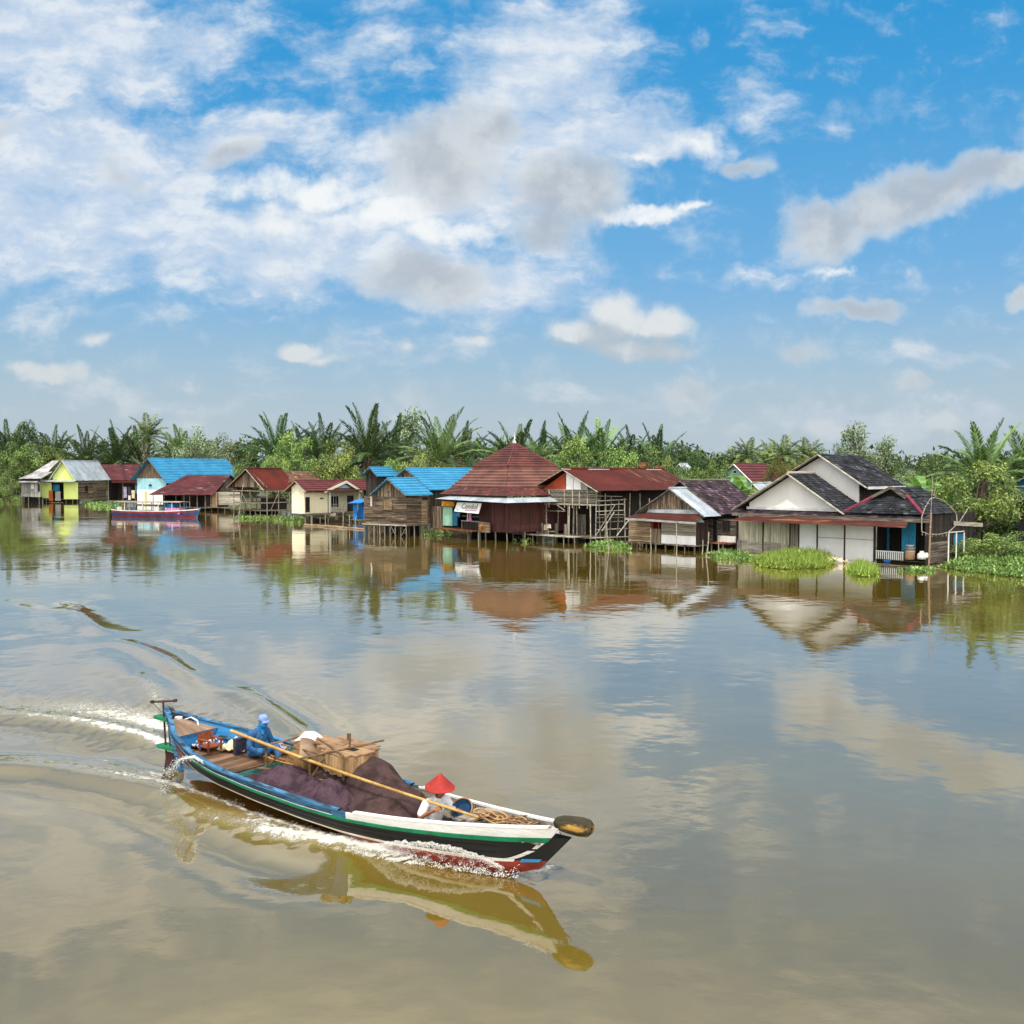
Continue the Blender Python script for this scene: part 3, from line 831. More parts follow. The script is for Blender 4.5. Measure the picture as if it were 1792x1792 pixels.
# banner with lettering
b0, b1, z0, z1 = h.rect('f', -1.25, 795, 880, 838.5, 896)
bt = empty('stall_banner', h.W((b0, -1.25, z0)), h.a, 'pale lettered banner hung tilted under the awning of the pyramid roof hall', 'banner')
w_, h_ = b1 - b0, z1 - z0
mb = MB()
mb.hexa([(0, -.02, 0), (w_ - .08, -.02, -.1), (w_ + .05, .25, h_), (.12, .25, h_)], [(0, 0, 0), (w_ - .08, 0, -.1), (w_ + .05, .27, h_), (.12, .27, h_)])
mb.build('sheet', M['panel_white'], bt)
def lettering(txt, size, loc, rot, mat, parent, name='lettering', sx=1.0):
    cu = bpy.data.curves.new('txt', 'FONT'); cu.body = txt; cu.size = size; cu.extrude = .006
    ob = bpy.data.objects.new('txt', cu); col.objects.link(ob)
    me = bpy.data.meshes.new_from_object(ob.evaluated_get(bpy.context.evaluated_depsgraph_get()))
    bpy.data.objects.remove(ob)
    o = bpy.data.objects.new(name, me); col.objects.link(o)
    me.materials.clear(); me.materials.append(M[mat])
    at_ = me.attributes.new('tone', 'FLOAT', 'FACE'); at_.data.foreach_set('value', np.full(len(me.polygons), .5, dtype=np.float32))
    o.parent = parent; o.location = loc; o.rotation_euler = rot; o.scale = (sx, 1, 1)
    return o
tl = math.atan2(h_, .26)
lettering('Cendol', .72, (w_ * .25, .07, h_ * .36), (tl, 0, 0), 'text_green', bt, sx=w_ * .71 / 2.35)
mb = MB()
lf = lambda x, z: Vector((x, -.035 + .26 * z / h_, z))
mb.prism([lf(.2, h_ * .36), lf(w_ * .14, h_ * .2), lf(w_ * .25, h_ * .08), lf(w_ * .13, h_ * .13)], (0, -.012, 0)); mb.build('leaf_emblem', M['leaf_green_paint'], bt)
mb = MB()
for zz in (.16, .22): mb.prism([lf(w_ * .42, h_ * zz), lf(w_ * .9, h_ * zz), lf(w_ * .9, h_ * (zz + .03)), lf(w_ * .42, h_ * (zz + .03))], (0, -.012, 0))
mb.build('small_print', M['cloth_pink'], bt)

# ================================================================== rusty warehouse on bamboo stilts
h = House('rust_roof_warehouse', 1045.5, 952, -47, 'large rust red roofed warehouse with an orange gable on bamboo poles', 'warehouse')
g = h.gable((985, 821), (925.5, 857), (1046.5, 860), 1161.7, .5, 'sheet', 'rust_red', 'plank_pale', bw=.16)
xl = h.F(940, 890)[0]; zf = h.F(990, 937)[1]; zg = h.F(990, 857)[1]; zl = h.F(990, 883)[1]
yB = g['y1'] - .6
# newer streaked sheets at the far end of the slope
mb = MB()
P = lambda s, t: bil(Vector((g['xa'], g['y0'], g['za'])), Vector((g['xa'], g['y1'], g['za'])), Vector((g['xr'], g['y1'], g['zr'])), Vector((g['xr'], g['y0'], g['zr'])), s, t) + Vector((.02, 0, .035))
for i in range(9):
    s0, s1 = .52 + i * .05, .52 + (i + 1) * .05 + .004
    mb.prism([P(s0, -.01), P(min(1, s1), -.01), P(min(1, s1 + .12), .62 + .06 * (i % 3)), P(min(1, s0 + .12), .62 + .06 * (i % 3))], (0, 0, .012 + .006 * (i % 2)), R.uniform(.2, .9))
h.part('roof_patch', mb, 'rust_streak')
mb = MB()
for a, b in ((-.01, .06), (.22, .42), (.8, .96)):
    mb.prism([P(a, -.02), P(b, -.02), P(b, .04), P(a, .04)], (0, 0, .03)); 
h.part('ridge_flashing', mb, 'zinc')
xm = h.F(990.5, 850)[0]
gp = lambda x0, x1: [(x0, zg), (x1, zg), (x1, h.rz(x1) - .02), (x0, max(zg + .02, h.rz(x0) - .02))] 
h.wall('gable_board', 'orange_gable', 'f', 0, [(h.F(949, 857)[0], zg), (xm, zg), (xm, h.rz(xm) - .1)], 'flat', label='orange painted gable board')
for a, b in ((991, 1003), (1004, 1016), (1017, 1029)):
    a0, a1 = h.F(a, 850)[0], h.F(b, 850)[0]
    h.wall('gable_panel', 'grey_board' if a > 1010 else 'panel_white', 'f', 0, gp(a0, a1), 'flat')
mb = MB()
for k in range(14):
    z = zl + (zg - zl) * k / 13
    mb.bar((xl, -.02, z), (0, -.02, z + R.uniform(-.03, .03)), .04, .05, R.random())
h.part('lattice', mb, 'bamboo_grey')
mb = MB(); mb.box(xl, -.02, .45, .5, zl, zg - .02, .3); h.part('back_screen', mb, 'plank_grey')
for px in (940, 962, 989, 1003, 1015, 1029, 1045):
    x = h.F(px, 870)[0]; mb = MB(); mb.tube([(x, -.08, zl - .3), (x, -.08, zg)], .05, 6, R.random()); h.part('upright', mb, 'bamboo_grey')
# poles under the front
for px in (939, 955, 971, 986, 990, 997, 1007, 1024, 1036, 1044):
    x = h.F(px, 910)[0]; mb = MB(); y = R.uniform(-.3, 1.2)
    mb.tube([(x + R.uniform(-.15, .15), y, -.9), (x, y, zl + .1)], R.uniform(.045, .08), 6, R.random()); h.part('stilt', mb, 'bamboo_grey')
for (p, q) in (((943, 900), (952, 884)), ((947, 892), (950, 915)), ((975, 884), (988, 893)), ((940, 893), (989, 895))):
    a, b = h.F(*p, -.1), h.F(*q, -.1); mb = MB(); mb.tube([(a[0], -.1, a[1]), (b[0], -.1, b[1])], .05, 6, R.random()); h.part('brace', mb, 'bamboo_grey')
mb = MB(); mb.bar((xl, -.1, zl), (.1, -.1, zl + .05), .12, .12); h.part('beam', mb, 'bamboo_grey')
# dark rooms inside
mb = MB(); mb.box(xl, -1.6, 2.6, 2.7, zf - .6, zg, .4); mb.box(-1.6, -1.5, 2.6, yB, zf - .6, g['zr'], .4); h.part('inner_wall', mb, 'dark_wood')
h.floor(xl - 1, -.2, -.6, 2.6, zf)
h.wall_px('inner_door', 'vplank_grey', 'f', 2.2, 1011, 900, 1025, 945, 'v', .2)
for px in (948, 953, 958, 974, 990):
    a0, a1, z0, z1 = h.rect('f', -.4, px - 2.4, 918 + R.uniform(-3, 3), px + 2.4, 937)
    mb = MB(); mb.box(a0, a1, -.45, -.38, z0, z1, R.random()); h.part('fence_board', mb, 'vplank_grey')
# bamboo scaffold along the side
ySc = h.S(1101, 900, .15)[0]
ys = [h.S(p, 900, .15)[0] for p in (1043.5, 1049.5, 1057, 1068, 1081, 1093, 1101)] + [ySc + 1.5, ySc + 3]
for y in ys:
    mb = MB(); mb.tube([(.15 + R.uniform(-.1, .1), y + R.uniform(-.1, .1), -.9), (.15, y + R.uniform(-.15, .15), g['zr'] - R.uniform(.2, 1))], R.uniform(.045, .065), 6, R.random()); h.part('scaffold_pole', mb, 'bamboo_grey')
for py in (868, 877, 884.5, 895, 901, 906, 914, 927):
    z = h.S(1045, py, .2)[1]
    mb = MB(); mb.tube([(.2, -.3 + R.uniform(-.2, .3), z), (.2, ySc * R.uniform(.7, 1.1), z + R.uniform(-.12, .12))], R.uniform(.035, .055), 6, R.random()); h.part('scaffold_rail', mb, 'bamboo_grey')
for p, q in (((1041, 940), (1076, 884)), ((1079, 938), (1102, 908)), ((1053, 930), (1075, 896))):
    a, b = h.S(*p, .28), h.S(*q, .28); mb = MB(); mb.tube([(.28, a[0], a[1]), (.28, b[0], b[1])], .05, 6, R.random()); h.part('brace', mb, 'bamboo_grey')
mb = MB(); a, b = h.S(1037, 941.5, .4), h.S(1099, 939, .4); mb.bar((.4, a[0], a[1]), (.4, b[0], b[1]), .3, .06); h.part('plank_walk', mb, 'plank_pale')
for k in range(4):
    mb = MB(); y = 1 + k * 1.6; mb.tube([(.4, y, -.9), (.4, y, a[1])], .05, 6); h.part('stilt', mb, 'post_wood')
# landing in front of it
h.wall_px('screen', 'vplank_grey', 'f', -.2, 909, 895, 938, 933, 'v', .16, label='bleached plank screen')
xw0, xw1 = h.F(897, 934, -1.6)[0], h.F(1004, 940, -1.6)[0]
zw = h.F(950, 936, -1.6)[1]
h.floor(xw0, xw1, -1.7, -.62, zw, 'plank_pale', 'landing', .1)
h.stilts([(xw0 + (xw1 - xw0) * k / 6, -1.5) for k in range(7)], zw - .05, .06)
wh = h

# ================================================================== small shack with zinc roof
h = House('tin_roof_shack', 1217, 965, -47, 'small plank shack with a pale tin roof, rusty awning and red window', 'shack')
g = h.gable((1171.4, 855.5), (1112, 897.5), (1233, 905), 1201, .35, 'sheet', 'zinc', 'plank_grey', bw=.12)
xl = h.F(1101, 930)[0]; zf = h.F(1160, 950)[1]; ze = h.F(1160, 909)[1]; zg = h.F(1171, 893)[1]
ys = g['y1'] - .3
h.wall('gable', 'vplank_brown', 'f', 0, h.gable_poly(g['xl'] + .6, g['xr'] - .6, zg), 'v', .17)
h.wall('flashing', 'zinc', 'f', -.06, [(g['xl'] + .5, ze - .1), (g['xr'] - .3, ze - .1), (g['xr'] - 1.0, zg + .12), (g['xl'] + 1.2, zg + .02)], 'flat')
X = lambda px: h.F(px, 930)[0]
h.wall('wall', 'plank_tan', 'f', 0, [(xl, zf), (X(1139), zf), (X(1139), ze), (xl, ze)], 'h', .14)
h.wall('wall', 'vplank_brown', 'f', -.02, [(X(1139.5), zf), (X(1157), zf), (X(1157), ze - .8), (X(1139.5), ze - .8)], 'v', .2)
h.wall('wall', 'plank_pale', 'f', 0, [(X(1157.4), zf + .7), (0, zf + .7), (0, ze), (X(1157.4), ze)], 'h', .16, label='bleached plank wall')
h.wall('wall', 'panel_white', 'f', -.03, [(X(1157.4), zf - .1), (0, zf - .1), (0, zf + .69), (X(1157.4), zf + .69)], 'v', .5, label='white tin lower wall')
h.opening('window', 'f', .1, 1143.5, 914, 1152.5, 926.5, 'red_paint', 'dark', .12)
mb = MB(); a0, a1, q0, q1 = h.rect('f', .3, 1139, 910, 1158, 928); mb.box(a0, a1, .32, .36, q0, q1); h.part('window_back', mb, 'dark')
h.wall('side_wall', 'curtain', 's', 0, [(.09, zf), (ys, zf), (ys, ze), (.09, ze)], 'v', .22)
aL, zL = h.F(1094, 906.5, -1.1); aR, zR = h.F(1218, 914.5, -1.1)
bz = h.F(1160, 898, -.1)[1]
h.quad_roof('awning', 'rust_streak', (aL + .9, -.12, bz), (.7, -.12, bz), (aR, -1.1, zR), (aL, -1.1, zL))
mb = MB(); mb.bar((aL, -1.12, zL - .06), (aR, -1.12, zR - .06), .05, .16); h.part('fascia', mb, 'zinc_old')
h.floor(xl - .1, .1, -.3, ys, zf - .03)
h.stilts([(xl + (-xl) * k / 7, -.1) for k in range(8)] + [(0, 1), (0, 2.2)], zf - .06, .06)
mb = MB(); mb.box(xl + .2, -.2, 1.6, 1.7, -.3, zf - .1); h.part('under_shade_sheet', mb, 'dark')  # dark sheet standing for the shade beneath the shack
mb = MB(); mb.box(xl, xl + .1, .09, ys, zf, ze); mb.box(xl, 0, ys, ys + .1, zf, ze); h.part('rear_wall', mb, 'plank_grey')

# ================================================================== purple brown roof house
h = House('dark_shingle_house', 1289, 965, -47, 'house under a dark purplish shingle roof squeezed between the tin shack and the white house')
g = h.gable((1190.5, 841.5), (1120, 895), (1262.5, 901), 1274.5, .4, 'shingle', 'shingle_purple', 'plank_grey', bw=.16)
g2y = 0
zf = h.F(1260, 948)[1]; ze = h.F(1260, 906)[1]
xl = h.F(1234, 930)[0]
h.wall('gable', 'dark_wood', 'f', 0.05, h.gable_poly(g['xl'] + .6, g['xr'] - .5, ze), 'v', .3)
for a, b, m_, st in ((1235, 1247, 'plank_grey', 'h'), (1255.5, 1289, 'plank_grey', 'h')):
    h.wall_px('wall', m_, 'f', 0, a, 908, b, 950, st, .16)
h.opening('door', 'f', .1, 1247.5, 911, 1255, 949, 'plank_grey', 'dark', .05)
h.opening('window', 'f', 0, 1266, 912, 1277, 929, 'dark_wood', 'dark', .06, bars=2)
h.wall_px('panel', 'plaster_white', 'f', -.03, 1256, 938, 1288, 950, 'v', .5)
mb = MB(); mb.box(h.F(1246, 930)[0], h.F(1257, 930)[0], .2, .26, zf, ze); h.part('door_back', mb, 'dark')
h.floor(xl - 1.2, .1, -1.0, .2, zf, 'deck_red')
h.stilts([(xl - 1 + k, -.9) for k in (0, 1.1, 2.3, 3.4)], zf - .1, .06)
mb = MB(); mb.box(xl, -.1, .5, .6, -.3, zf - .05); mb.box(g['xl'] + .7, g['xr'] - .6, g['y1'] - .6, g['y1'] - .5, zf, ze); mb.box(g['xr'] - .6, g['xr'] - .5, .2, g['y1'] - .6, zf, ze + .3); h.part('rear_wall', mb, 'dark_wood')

# ================================================================== white house complex
h = House('white_river_house', 1601, 988, -48, 'big white gabled house with mossy black shingle roofs and white shutters')
A_ = -.6
# front gable
g = h.gable((1379, 828.5), (1283, 891), (1478, 899), 1425, .6, 'shingle', 'shingle', 'plank_pale', bw=.4)
gA = dict(g)
zE = h.F(1400, 893)[1]
h.wall('gable', 'plaster_white', 'f', 0, h.gable_poly(g['xl'] + 1.1, g['xr'] - .7, zE), 'flat')
mb = MB(); mb.bar((g['xl'] + .9, -.06, zE + .08), (g['xr'] - .5, -.06, zE + .08), .08, .2); h.part('flashing', mb, 'white_paint')
# taller rear gable
xB_, zB_ = None, None
yb = 3.6
xa, za = h.F(1432.5, 794.5, yb - .6); xr, zr = h.F(1517.6, 852.6, yb - .6); xl_, zl_ = h.F(1310, 871, yb - .6)
y1 = h.y_for(xa, za, 1502)
mb = MB()
slope(mb, (xa, yb - .6, za), (xa, y1, za), (xr, y1, zr), (xr, yb - .6, zr), 'shingle')
slope(mb, (xa, y1, za), (xa, yb - .6, za), (xl_, yb - .6, zl_), (xl_, y1, zl_), 'shingle')
h.part('upper_roof', mb, 'shingle')
for q in ((xr, zr), (xl_, zl_)):
    mb = MB(); mb.bar((xa, yb - .63, za - .05), (q[0], yb - .63, q[1] - .05), .4, .05); h.part('bargeboard', mb, 'plank_pale')
xw = h.F(1503, 865, yb)[0]
sl = (za - zr) / (xr - xa)
h.wall('upper_wall', 'plaster_white', 'f', yb, [(xl_ + 1, zE), (xw, zE), (xw, za - sl * (xw - xa) - .12), (xa, za - .12), (xl_ + 1, zl_ + .5)], 'flat')
h.wall('upper_side_wall', 'dark_wood', 's', xw, [(yb + .1, zE), (y1 - .6, zE), (y1 - .6, zr + .1), (yb + .1, zr + .1)], 'v', .4)
mb = MB(); mb.bar((xr, yb - .5, zr - .06), (xr, y1, zr - .06), .06, .2); h.part('fascia', mb, 'white_paint')
# hipped roof at the right
yc = .9
x1c, z1c = h.F(1615, 901.5, -.6)
x0c = h.F(1478, 895, -.6)[0]
gx0, gz0 = h.F(1533, 868, yc); gx1, gz1 = h.F(1587, 869, yc)
gx, gz = h.F(1559, 852.6, yc - .4)
yR = h.y_for(gx, gz, 1610)
yE = h.y_for(x1c, z1c, 1674)
V = Vector
mb = MB()
slope(mb, (gx0, yc, gz0), (gx1, yc, gz0), (x1c, -.6, z1c), (x0c, -.6, z1c), 'shingle')
slope(mb, (gx1 - .05, yc, gz0), (gx1 - .05, yR, gz0), (x1c, yE, z1c), (x1c, -.6, z1c), 'shingle')
slope(mb, (gx, yc - .4, gz), (gx, yR, gz), (gx1 + .1, yR, gz0 - .05), (gx1 + .1, yc - .4, gz0 - .05), 'shingle')
slope(mb, (gx, yR, gz), (gx, yc - .4, gz), (gx0 - .1, yc - .4, gz0 - .05), (gx0 - .1, yR, gz0 - .05), 'shingle')
slope(mb, (gx1, yR, gz0), (gx0, yR, gz0), (x0c, yE, z1c), (x1c, yE, z1c), 'shingle')
hr = h.part('hip_roof', mb, 'shingle')
for q in (gx0, gx1):
    mb = MB(); mb.bar((gx, yc - .43, gz - .02), (q + (.15 if q > gx else -.15), yc - .43, gz0 - .1), .05, .2); h.part('bargeboard', mb, 'plank_grey')
mb = MB(); mb.prism([(gx0 + .2, yc - .1, gz0), (gx1 - .2, yc - .1, gz0), (gx, yc - .1, gz - .15)], (0, .06, 0)); h.part('gablet', mb, 'dark')
for a, b in (((gx1, yc, gz0 + .06), (x1c, -.6, z1c + .06)), ((gx0, yc, gz0 + .06), (x0c, -.6, z1c + .06))):
    mb = MB(); mb.tube([a, b], .13, 6); h.part('hip_cap', mb, 'ridge_red', hr)
# long thin lean-to roof and rusty awning along the front
zA0 = h.F(1400, 903, -.9)[1]
xL0, xR0 = h.F(1283, 903, -.9)[0], h.F(1628, 911, -.9)[0]
h.quad_roof('lean_to_roof', 'shingle_purple', (xL0 + .3, .3, zE + .02), (xR0 - .5, .3, zE + .02), (xR0, -1.0, zA0), (xL0, -1.0, zA0), style='shingle')
mb = MB(); mb.bar((xL0, -1.05, zA0 - .03), (xR0, -1.05, zA0 - .03), .05, .22); h.part('fascia', mb, 'plank_grey')
aL, zL = h.F(1275, 911.5, -1.9); aR, zR = h.F(1586, 924, -1.9)
h.quad_roof('awning', 'rust_streak', (aL + 1.0, -1.06, zA0 - .15), (aR - .3, -1.06, zA0 - .15), (aR, -2.0, zR), (aL, -2.0, zL))
# front wall panels
zf = h.F(1450, 977)[1]; zt = zA0 - .2
X = lambda px, py=945: h.F(px, py)[0]
Z = lambda px, py: h.F(px, py)[1]
h.wall('shutter', 'vplank_beige', 'f', 0, [(X(1292), Z(1310, 945)), (X(1334.5), Z(1310, 947)), (X(1334.5), zt), (X(1292), zt)], 'v', .34)
h.wall('shutter', 'vplank_beige', 'f', 0, [(X(1336.5), Z(1350, 949)), (X(1382), Z(1350, 951)), (X(1382), zt), (X(1336.5), zt)], 'v', .34)
h.wall('shutter', 'vplank_grey', 'f', 0, [(X(1383.5), Z(1390, 954)), (X(1397.5), Z(1390, 954)), (X(1397.5), zt), (X(1383.5), zt)], 'v', .3)
h.wall('lower_wall', 'plank_pale', 'f', -.02, [(X(1289), zf + .1), (X(1397.5), zf), (X(1397.5), Z(1390, 953)), (X(1289), Z(1300, 945))], 'v', .5, label='whitewashed lower boards')
for a, b in ((1398.5, 1429), (1431.5, 1477), (1479.5, 1529)):
    h.wall('white_shutter', 'panel_white', 'f', 0, [(X(a), zf), (X(b), zf), (X(b), zt), (X(a), zt)], 'flat')
for px in (1289.5, 1335.5, 1382.7, 1398, 1430.2, 1478.2, 1530):
    x = X(px); mb = MB(); mb.box(x - .045, x + .045, -.06, .12, zf - .2, zt); h.part('post', mb, 'curtain')
mb = MB(); z = Z(1450, 941); mb.bar((X(1432), -.02, z), (X(1528), -.02, z), .04, .03); h.part('rail', mb, 'vplank_grey')
# porch
px_ = X(1531)
h.void(px_, 0.6, .3, 2.2, zf, zt, 'dark_wood')
h.wall_px('porch_panel', 'blue_wall', 'f', 1.6, 1540, 915, 1556, 965, 'v', .4)
h.wall_px('porch_panel', 'blue_wall', 'f', .1, 1578, 915, 1601.5, 964, 'v', .5)
h.opening('door', 'f', 1.9, 1556, 918, 1574, 968, 'dark_wood', 'dark', .08)
for px in np.linspace(1534, 1580, 14):
    x = h.F(px, 970, -.7)[0]; z0, z1 = h.F(1556, 979, -.7)[1], h.F(1556, 965, -.7)[1]
    mb = MB(); mb.box(x - .035, x + .035, -.73, -.69, z0, z1); h.part('baluster', mb, 'white_paint')
mb = MB(); mb.bar((h.F(1533, 965, -.7)[0], -.71, z1), (h.F(1582, 965, -.7)[0], -.71, z1), .06, .06); h.part('handrail', mb, 'white_paint')
# right side
yS = lambda px, py=950: h.S(px, py, .6)[0]
zs = zf
h.wall('side_wall', 'dark_wood', 's', .6, [(.3, zs), (8, zs), (8, z1c), (.3, z1c)], 'v', .3)
h.wall('side_boarding', 'plank_grey', 's', .64, [(yS(1627), zs), (yS(1659), zs), (yS(1659), zs + 1.5), (yS(1627), zs + 1.5)], 'h', .25)
h.opening('window', 's', .62, 1667, 934, 1686, 961, 'dark_wood', 'blue_wall', .07)
mb = MB(); mb.bar((.8, yS(1664), h.S(1664, 916, .8)[1]), (.8, yS(1714), h.S(1714, 919, .8)[1]), .05, .3); h.part('lintel_board', mb, 'plank_pale')
h.floor(xL0 + .4, 1.5, -1.1, .1, zf - .03)
h.floor(.05, 2.0, .1, 9, zf - .04, along='y')
h.stilts([(X(px), -.9) for px in range(1290, 1640, 26)] + [(1.4, k) for k in (.3, 2.2, 4.4, 6.6)], zf - .1, .07)
mb = MB(); mb.box(X(1289), 1.2, .4, .5, -.4, zf - .2); h.part('under_shade_sheet', mb, 'dark')  # under-deck shade, a dark sheet added behind the stilts
for px, y0, y1p in ((1659.5, 932, 981), (1673, 932, 984), (1686.5, 932, 979)):
    q = h.S(px, 980, 1.9); mb = MB(); mb.tube([(1.9, q[0], -.8), (1.9, q[0], h.S(px, y0, 1.9)[1])], .05, 6); h.part('side_post', mb, 'white_paint')
qa, qb = h.S(1659.5, 932, 1.9), h.S(1687, 932, 1.9)
mb = MB(); mb.bar((1.9, qa[0], qa[1]), (1.9, qb[0], qa[1]), .05); h.part('side_rail', mb, 'white_paint')
mb = MB(); mb.box(xL0 + .6, X(1400), 6, 6.1, zf, zE); mb.box(xL0 + .6, xL0 + .7, .1, 6, zf, zE); mb.box(xL0 + .7, xw - .2, y1 - .7, y1 - .6, .8, zr); h.part('rear_wall', mb, 'plaster_white')
wh2 = h

# ================================================================== houses at the right edge
h = House('edge_blue_house', 1810, 960, -50, 'blue walled house with a white gable roof behind the big riverside tree')
h.o = Vector(at_dist(1792, 880, 92)); h.o.z = 0; h.root.location = h.o
g = h.gable((1793, 835.5), (1766, 847), (1822, 850), 1840, .4, 'sheet', 'zinc', 'white_paint', bw=.3)
h.wall('gable', 'blue_wall', 'f', 0, h.gable_poly(g['xl'] + .5, g['xr'] - .5, .6), 'flat')
h.wall('side_wall', 'blue_wall', 's', g['xr'] - .5, [(.1, .6), (g['y1'] - .3, .6), (g['y1'] - .3, g['zr']), (.1, g['zr'])])
mb = MB(); z = h.F(1785, 851, -.02)[1]; mb.bar((g['xl'] + .6, -.03, z), (g['xr'] - .6, -.03, z), .03, .12); h.part('trim', mb, 'white_paint')
h = House('edge_grey_hut', 1815, 978, -50, 'dim grey roofed hut behind the hyacinth bank at the picture edge', 'hut')
h.o = Vector(at_dist(1800, 950, 78)); h.o.z = 0; h.root.location = h.o
g = h.gable((1800, 868), (1768, 886), (1840, 905), 1850, .4, 'sheet', 'zinc_old', 'plank_pale', bw=.2)
h.wall('wall', 'dark_wood', 'f', 0, h.gable_poly(g['xl'] + .5, g['xr'] - .5, .5), 'v', .3)

# ================================================================== houses deeper in the village
def back_house(name, D, apex, left, right, end, style, roof, wall, barge, label, ang=-45, bw=.3, zb=.7, win=None):
    h = House(name, 1000, 950, ang, label)
    h.o = Vector(at_dist(right[0], 850, D)); h.o.z = 0; h.root.location = h.o
    g = h.gable(apex, left, right, end, .4, style, roof, barge, bw=bw)
    h.wall('gable', wall, 'f', 0, h.gable_poly(g['xl'] + .4, g['xr'] - .4, zb), 'flat')
    h.wall('side_wall', wall, 's', g['xr'] - .4, [(.1, zb), (g['y1'] - .3, zb), (g['y1'] - .3, g['zr']), (.1, g['zr'])], 'flat')
    if win: h.opening('window', 'f', 0, *win, 'white_paint', 'dark', .08)
    return h
back_house('green_back_house', 118, (1285, 812), (1258, 832), (1320, 846.5), 1342, 'tile', 'tile_maroon', 'pale_green', 'white_paint', 'pale green house with a red roof and white bargeboards behind the dark shingle house', bw=.45, win=(1284, 824, 1289, 828))
back_house('white_gable_house', 140, (1189, 812), (1179, 821), (1199, 821.5), 1203, 'sheet', 'zinc', 'pale_green', 'white_paint', 'tiny white gable poking out of the trees above the rusty warehouse roof', bw=.25)
back_house('white_tin_house', 100, (1318, 846), (1300, 868), (1345, 872), 1349, 'sheet', 'zinc', 'plaster_cream', 'white_paint', 'low white tin roofed house tucked beside the white river house eave', bw=.2)
back_house('brick_roof_house', 145, (1066, 812), (1056, 824), (1078, 825), 1100, 'shingle', 'orange_gable', 'orange_gable', 'tile_brown', 'orange tiled house half hidden in bushes above the middle of the warehouse roof', bw=.2)
back_house('orange_tile_house', 140, (1112, 811), (1088, 825), (1136, 826), 1150, 'shingle', 'orange_gable', 'orange_gable', 'tile_brown', 'wider orange tiled house among bushes above the right part of the warehouse roof', bw=.2)
back_house('brown_ridge_house', 150, (776, 802), (760, 818), (792, 819), 804, 'shingle', 'brown_roof', 'dark_wood', 'plank_grey', 'dull brown roofed house glimpsed through trees left of the pyramid roof', bw=.2)

# ================================================================== loose things along the bank
def thing_mesh(mb, name, mat, loc, rz, label, cat, group=None, smooth=False):
    o = mb.build(name, M[mat], None, smooth, label, cat, group)
    o.location = loc; o.rotation_euler = (0, 0, rz)
    return o
def pole(px0, y0, px1, y1, yw, label, r=.045):
    """a pole standing in the water: top pixel, foot pixel on the water line"""
    foot = at(px1, yw, 0)
    top = at_dist(px0, y0, foot.y)
    mb = MB()
    d = (top - foot)
    mb.tube([foot - d * .25 - foot, foot - foot, foot + d * .5 - foot + Vector((R.uniform(-.04, .04), 0, 0)), d], [r, r, r * .9, r * .75], 7, .6)
    return thing_mesh(mb, 'mooring_pole', 'bamboo_grey', foot, 0, label, 'pole', 'bamboo poles standing in the water')
for a in ((1183.5, 916, 1184, 973, 973, 'tall straight pale pole in front of the white tin wall of the shack'),
          (1139, 925, 1139.5, 960, 962, 'short pole at the brown plank half of the tin shack'),
          (1240.5, 931, 1236, 978, 978, 'leaning pole beside the red deck of the dark shingle house'),
          (1230, 945, 1229, 969, 969, 'stubby pole at the right corner of the tin shack'),
          (1258, 939, 1258.5, 971, 971, 'pole in the hyacinth in front of the dark shingle house door'),
          (1307, 943, 1307.5, 970, 970, 'pole left of the bright grass clump by the beige shutters'),
          (1061, 912, 1065, 963, 963, 'tilted bamboo pole in front of the warehouse scaffold'),
          (425, 850, 417, 913, 913, 'long tilted pole left of the open frame house'),
          (600.5, 894, 600, 924, 924, 'thick pole in front of the cream house porch window'),
          (611.5, 900, 611, 922, 922, 'thin pole left of the blue kiosk'),
          (622.5, 905, 622, 924, 924, 'pole standing before the blue kiosk'),
          (546, 903, 546, 921, 921, 'short pole by the pale raft under the cream house'),
          (569, 899, 569.5, 920, 920, 'short pole below the left porch post of the cream house'),
          (586, 897, 586, 908, 912, 'pole at the right end of the pale raft')):
    pole(*a)
# log boom, raft, canoes by the cream house
p0, p1 = at(533, 918.5, .05), at(637, 926, .05)
mb = MB(); mb.tube([(0, 0, 0), (p1 - p0) * .5 + Vector((0, 0, .02)), p1 - p0], [.12, .14, .1], 8); thing_mesh(mb, 'floating_log', 'plank_tan', p0, 0, 'long thin floating log in front of the cream house', 'log')
p0 = at(529, 899.5, .95); p1 = at(588, 903, .95)
d = (p1 - p0); L = d.length; an = math.atan2(d.y, d.x)
def hull_mesh(L, B, D, rise=.35, n=14, thick=.05, flat=.5):
    mb = MB()
    def sec(i, inset=0.):
        u = i / n
        w = B / 2 * max(.04, (1 - abs(2 * u - 1) ** 2.4)) - inset
        w = max(.015, w)
        zt = D + rise * (abs(2 * u - 1) ** 2.5)
        zb = rise * (abs(2 * u - 1) ** 2.2) * .8 + inset
        x = L * u
        return [Vector((x, -w, zt)), Vector((x, -w * .85, (zt + zb) / 2)), Vector((x, -w * flat, zb)), Vector((x, w * flat, zb)), Vector((x, w * .85, (zt + zb) / 2)), Vector((x, w, zt))]
    outer = [sec(i) for i in range(n + 1)]
    inner = [sec(i, thick) for i in range(n + 1)]
    for r in inner: r[0].z += thick * 0; 
    mb.grid(outer); mb.grid([list(reversed(r)) for r in inner])
    mb.grid([[o[0], i_[0]] for o, i_ in zip(outer, inner)]); mb.grid([[o[-1], i_[-1]] for o, i_ in zip(outer, inner)])
    return mb
t = empty('canoe', at(530, 903, .55), an, 'pale upturned flat boat propped on the poles in front of the cream house', 'canoe')
hull_mesh(L, 1.0, .3).build('hull', M['plank_pale'], t); mb = MB(); mb.box(L * .3, L * .34, -.45, .45, .24, .28); mb.build('thwart', M['plank_pale'], t)
p0, p1 = at(540, 911.5), at(612, 915)
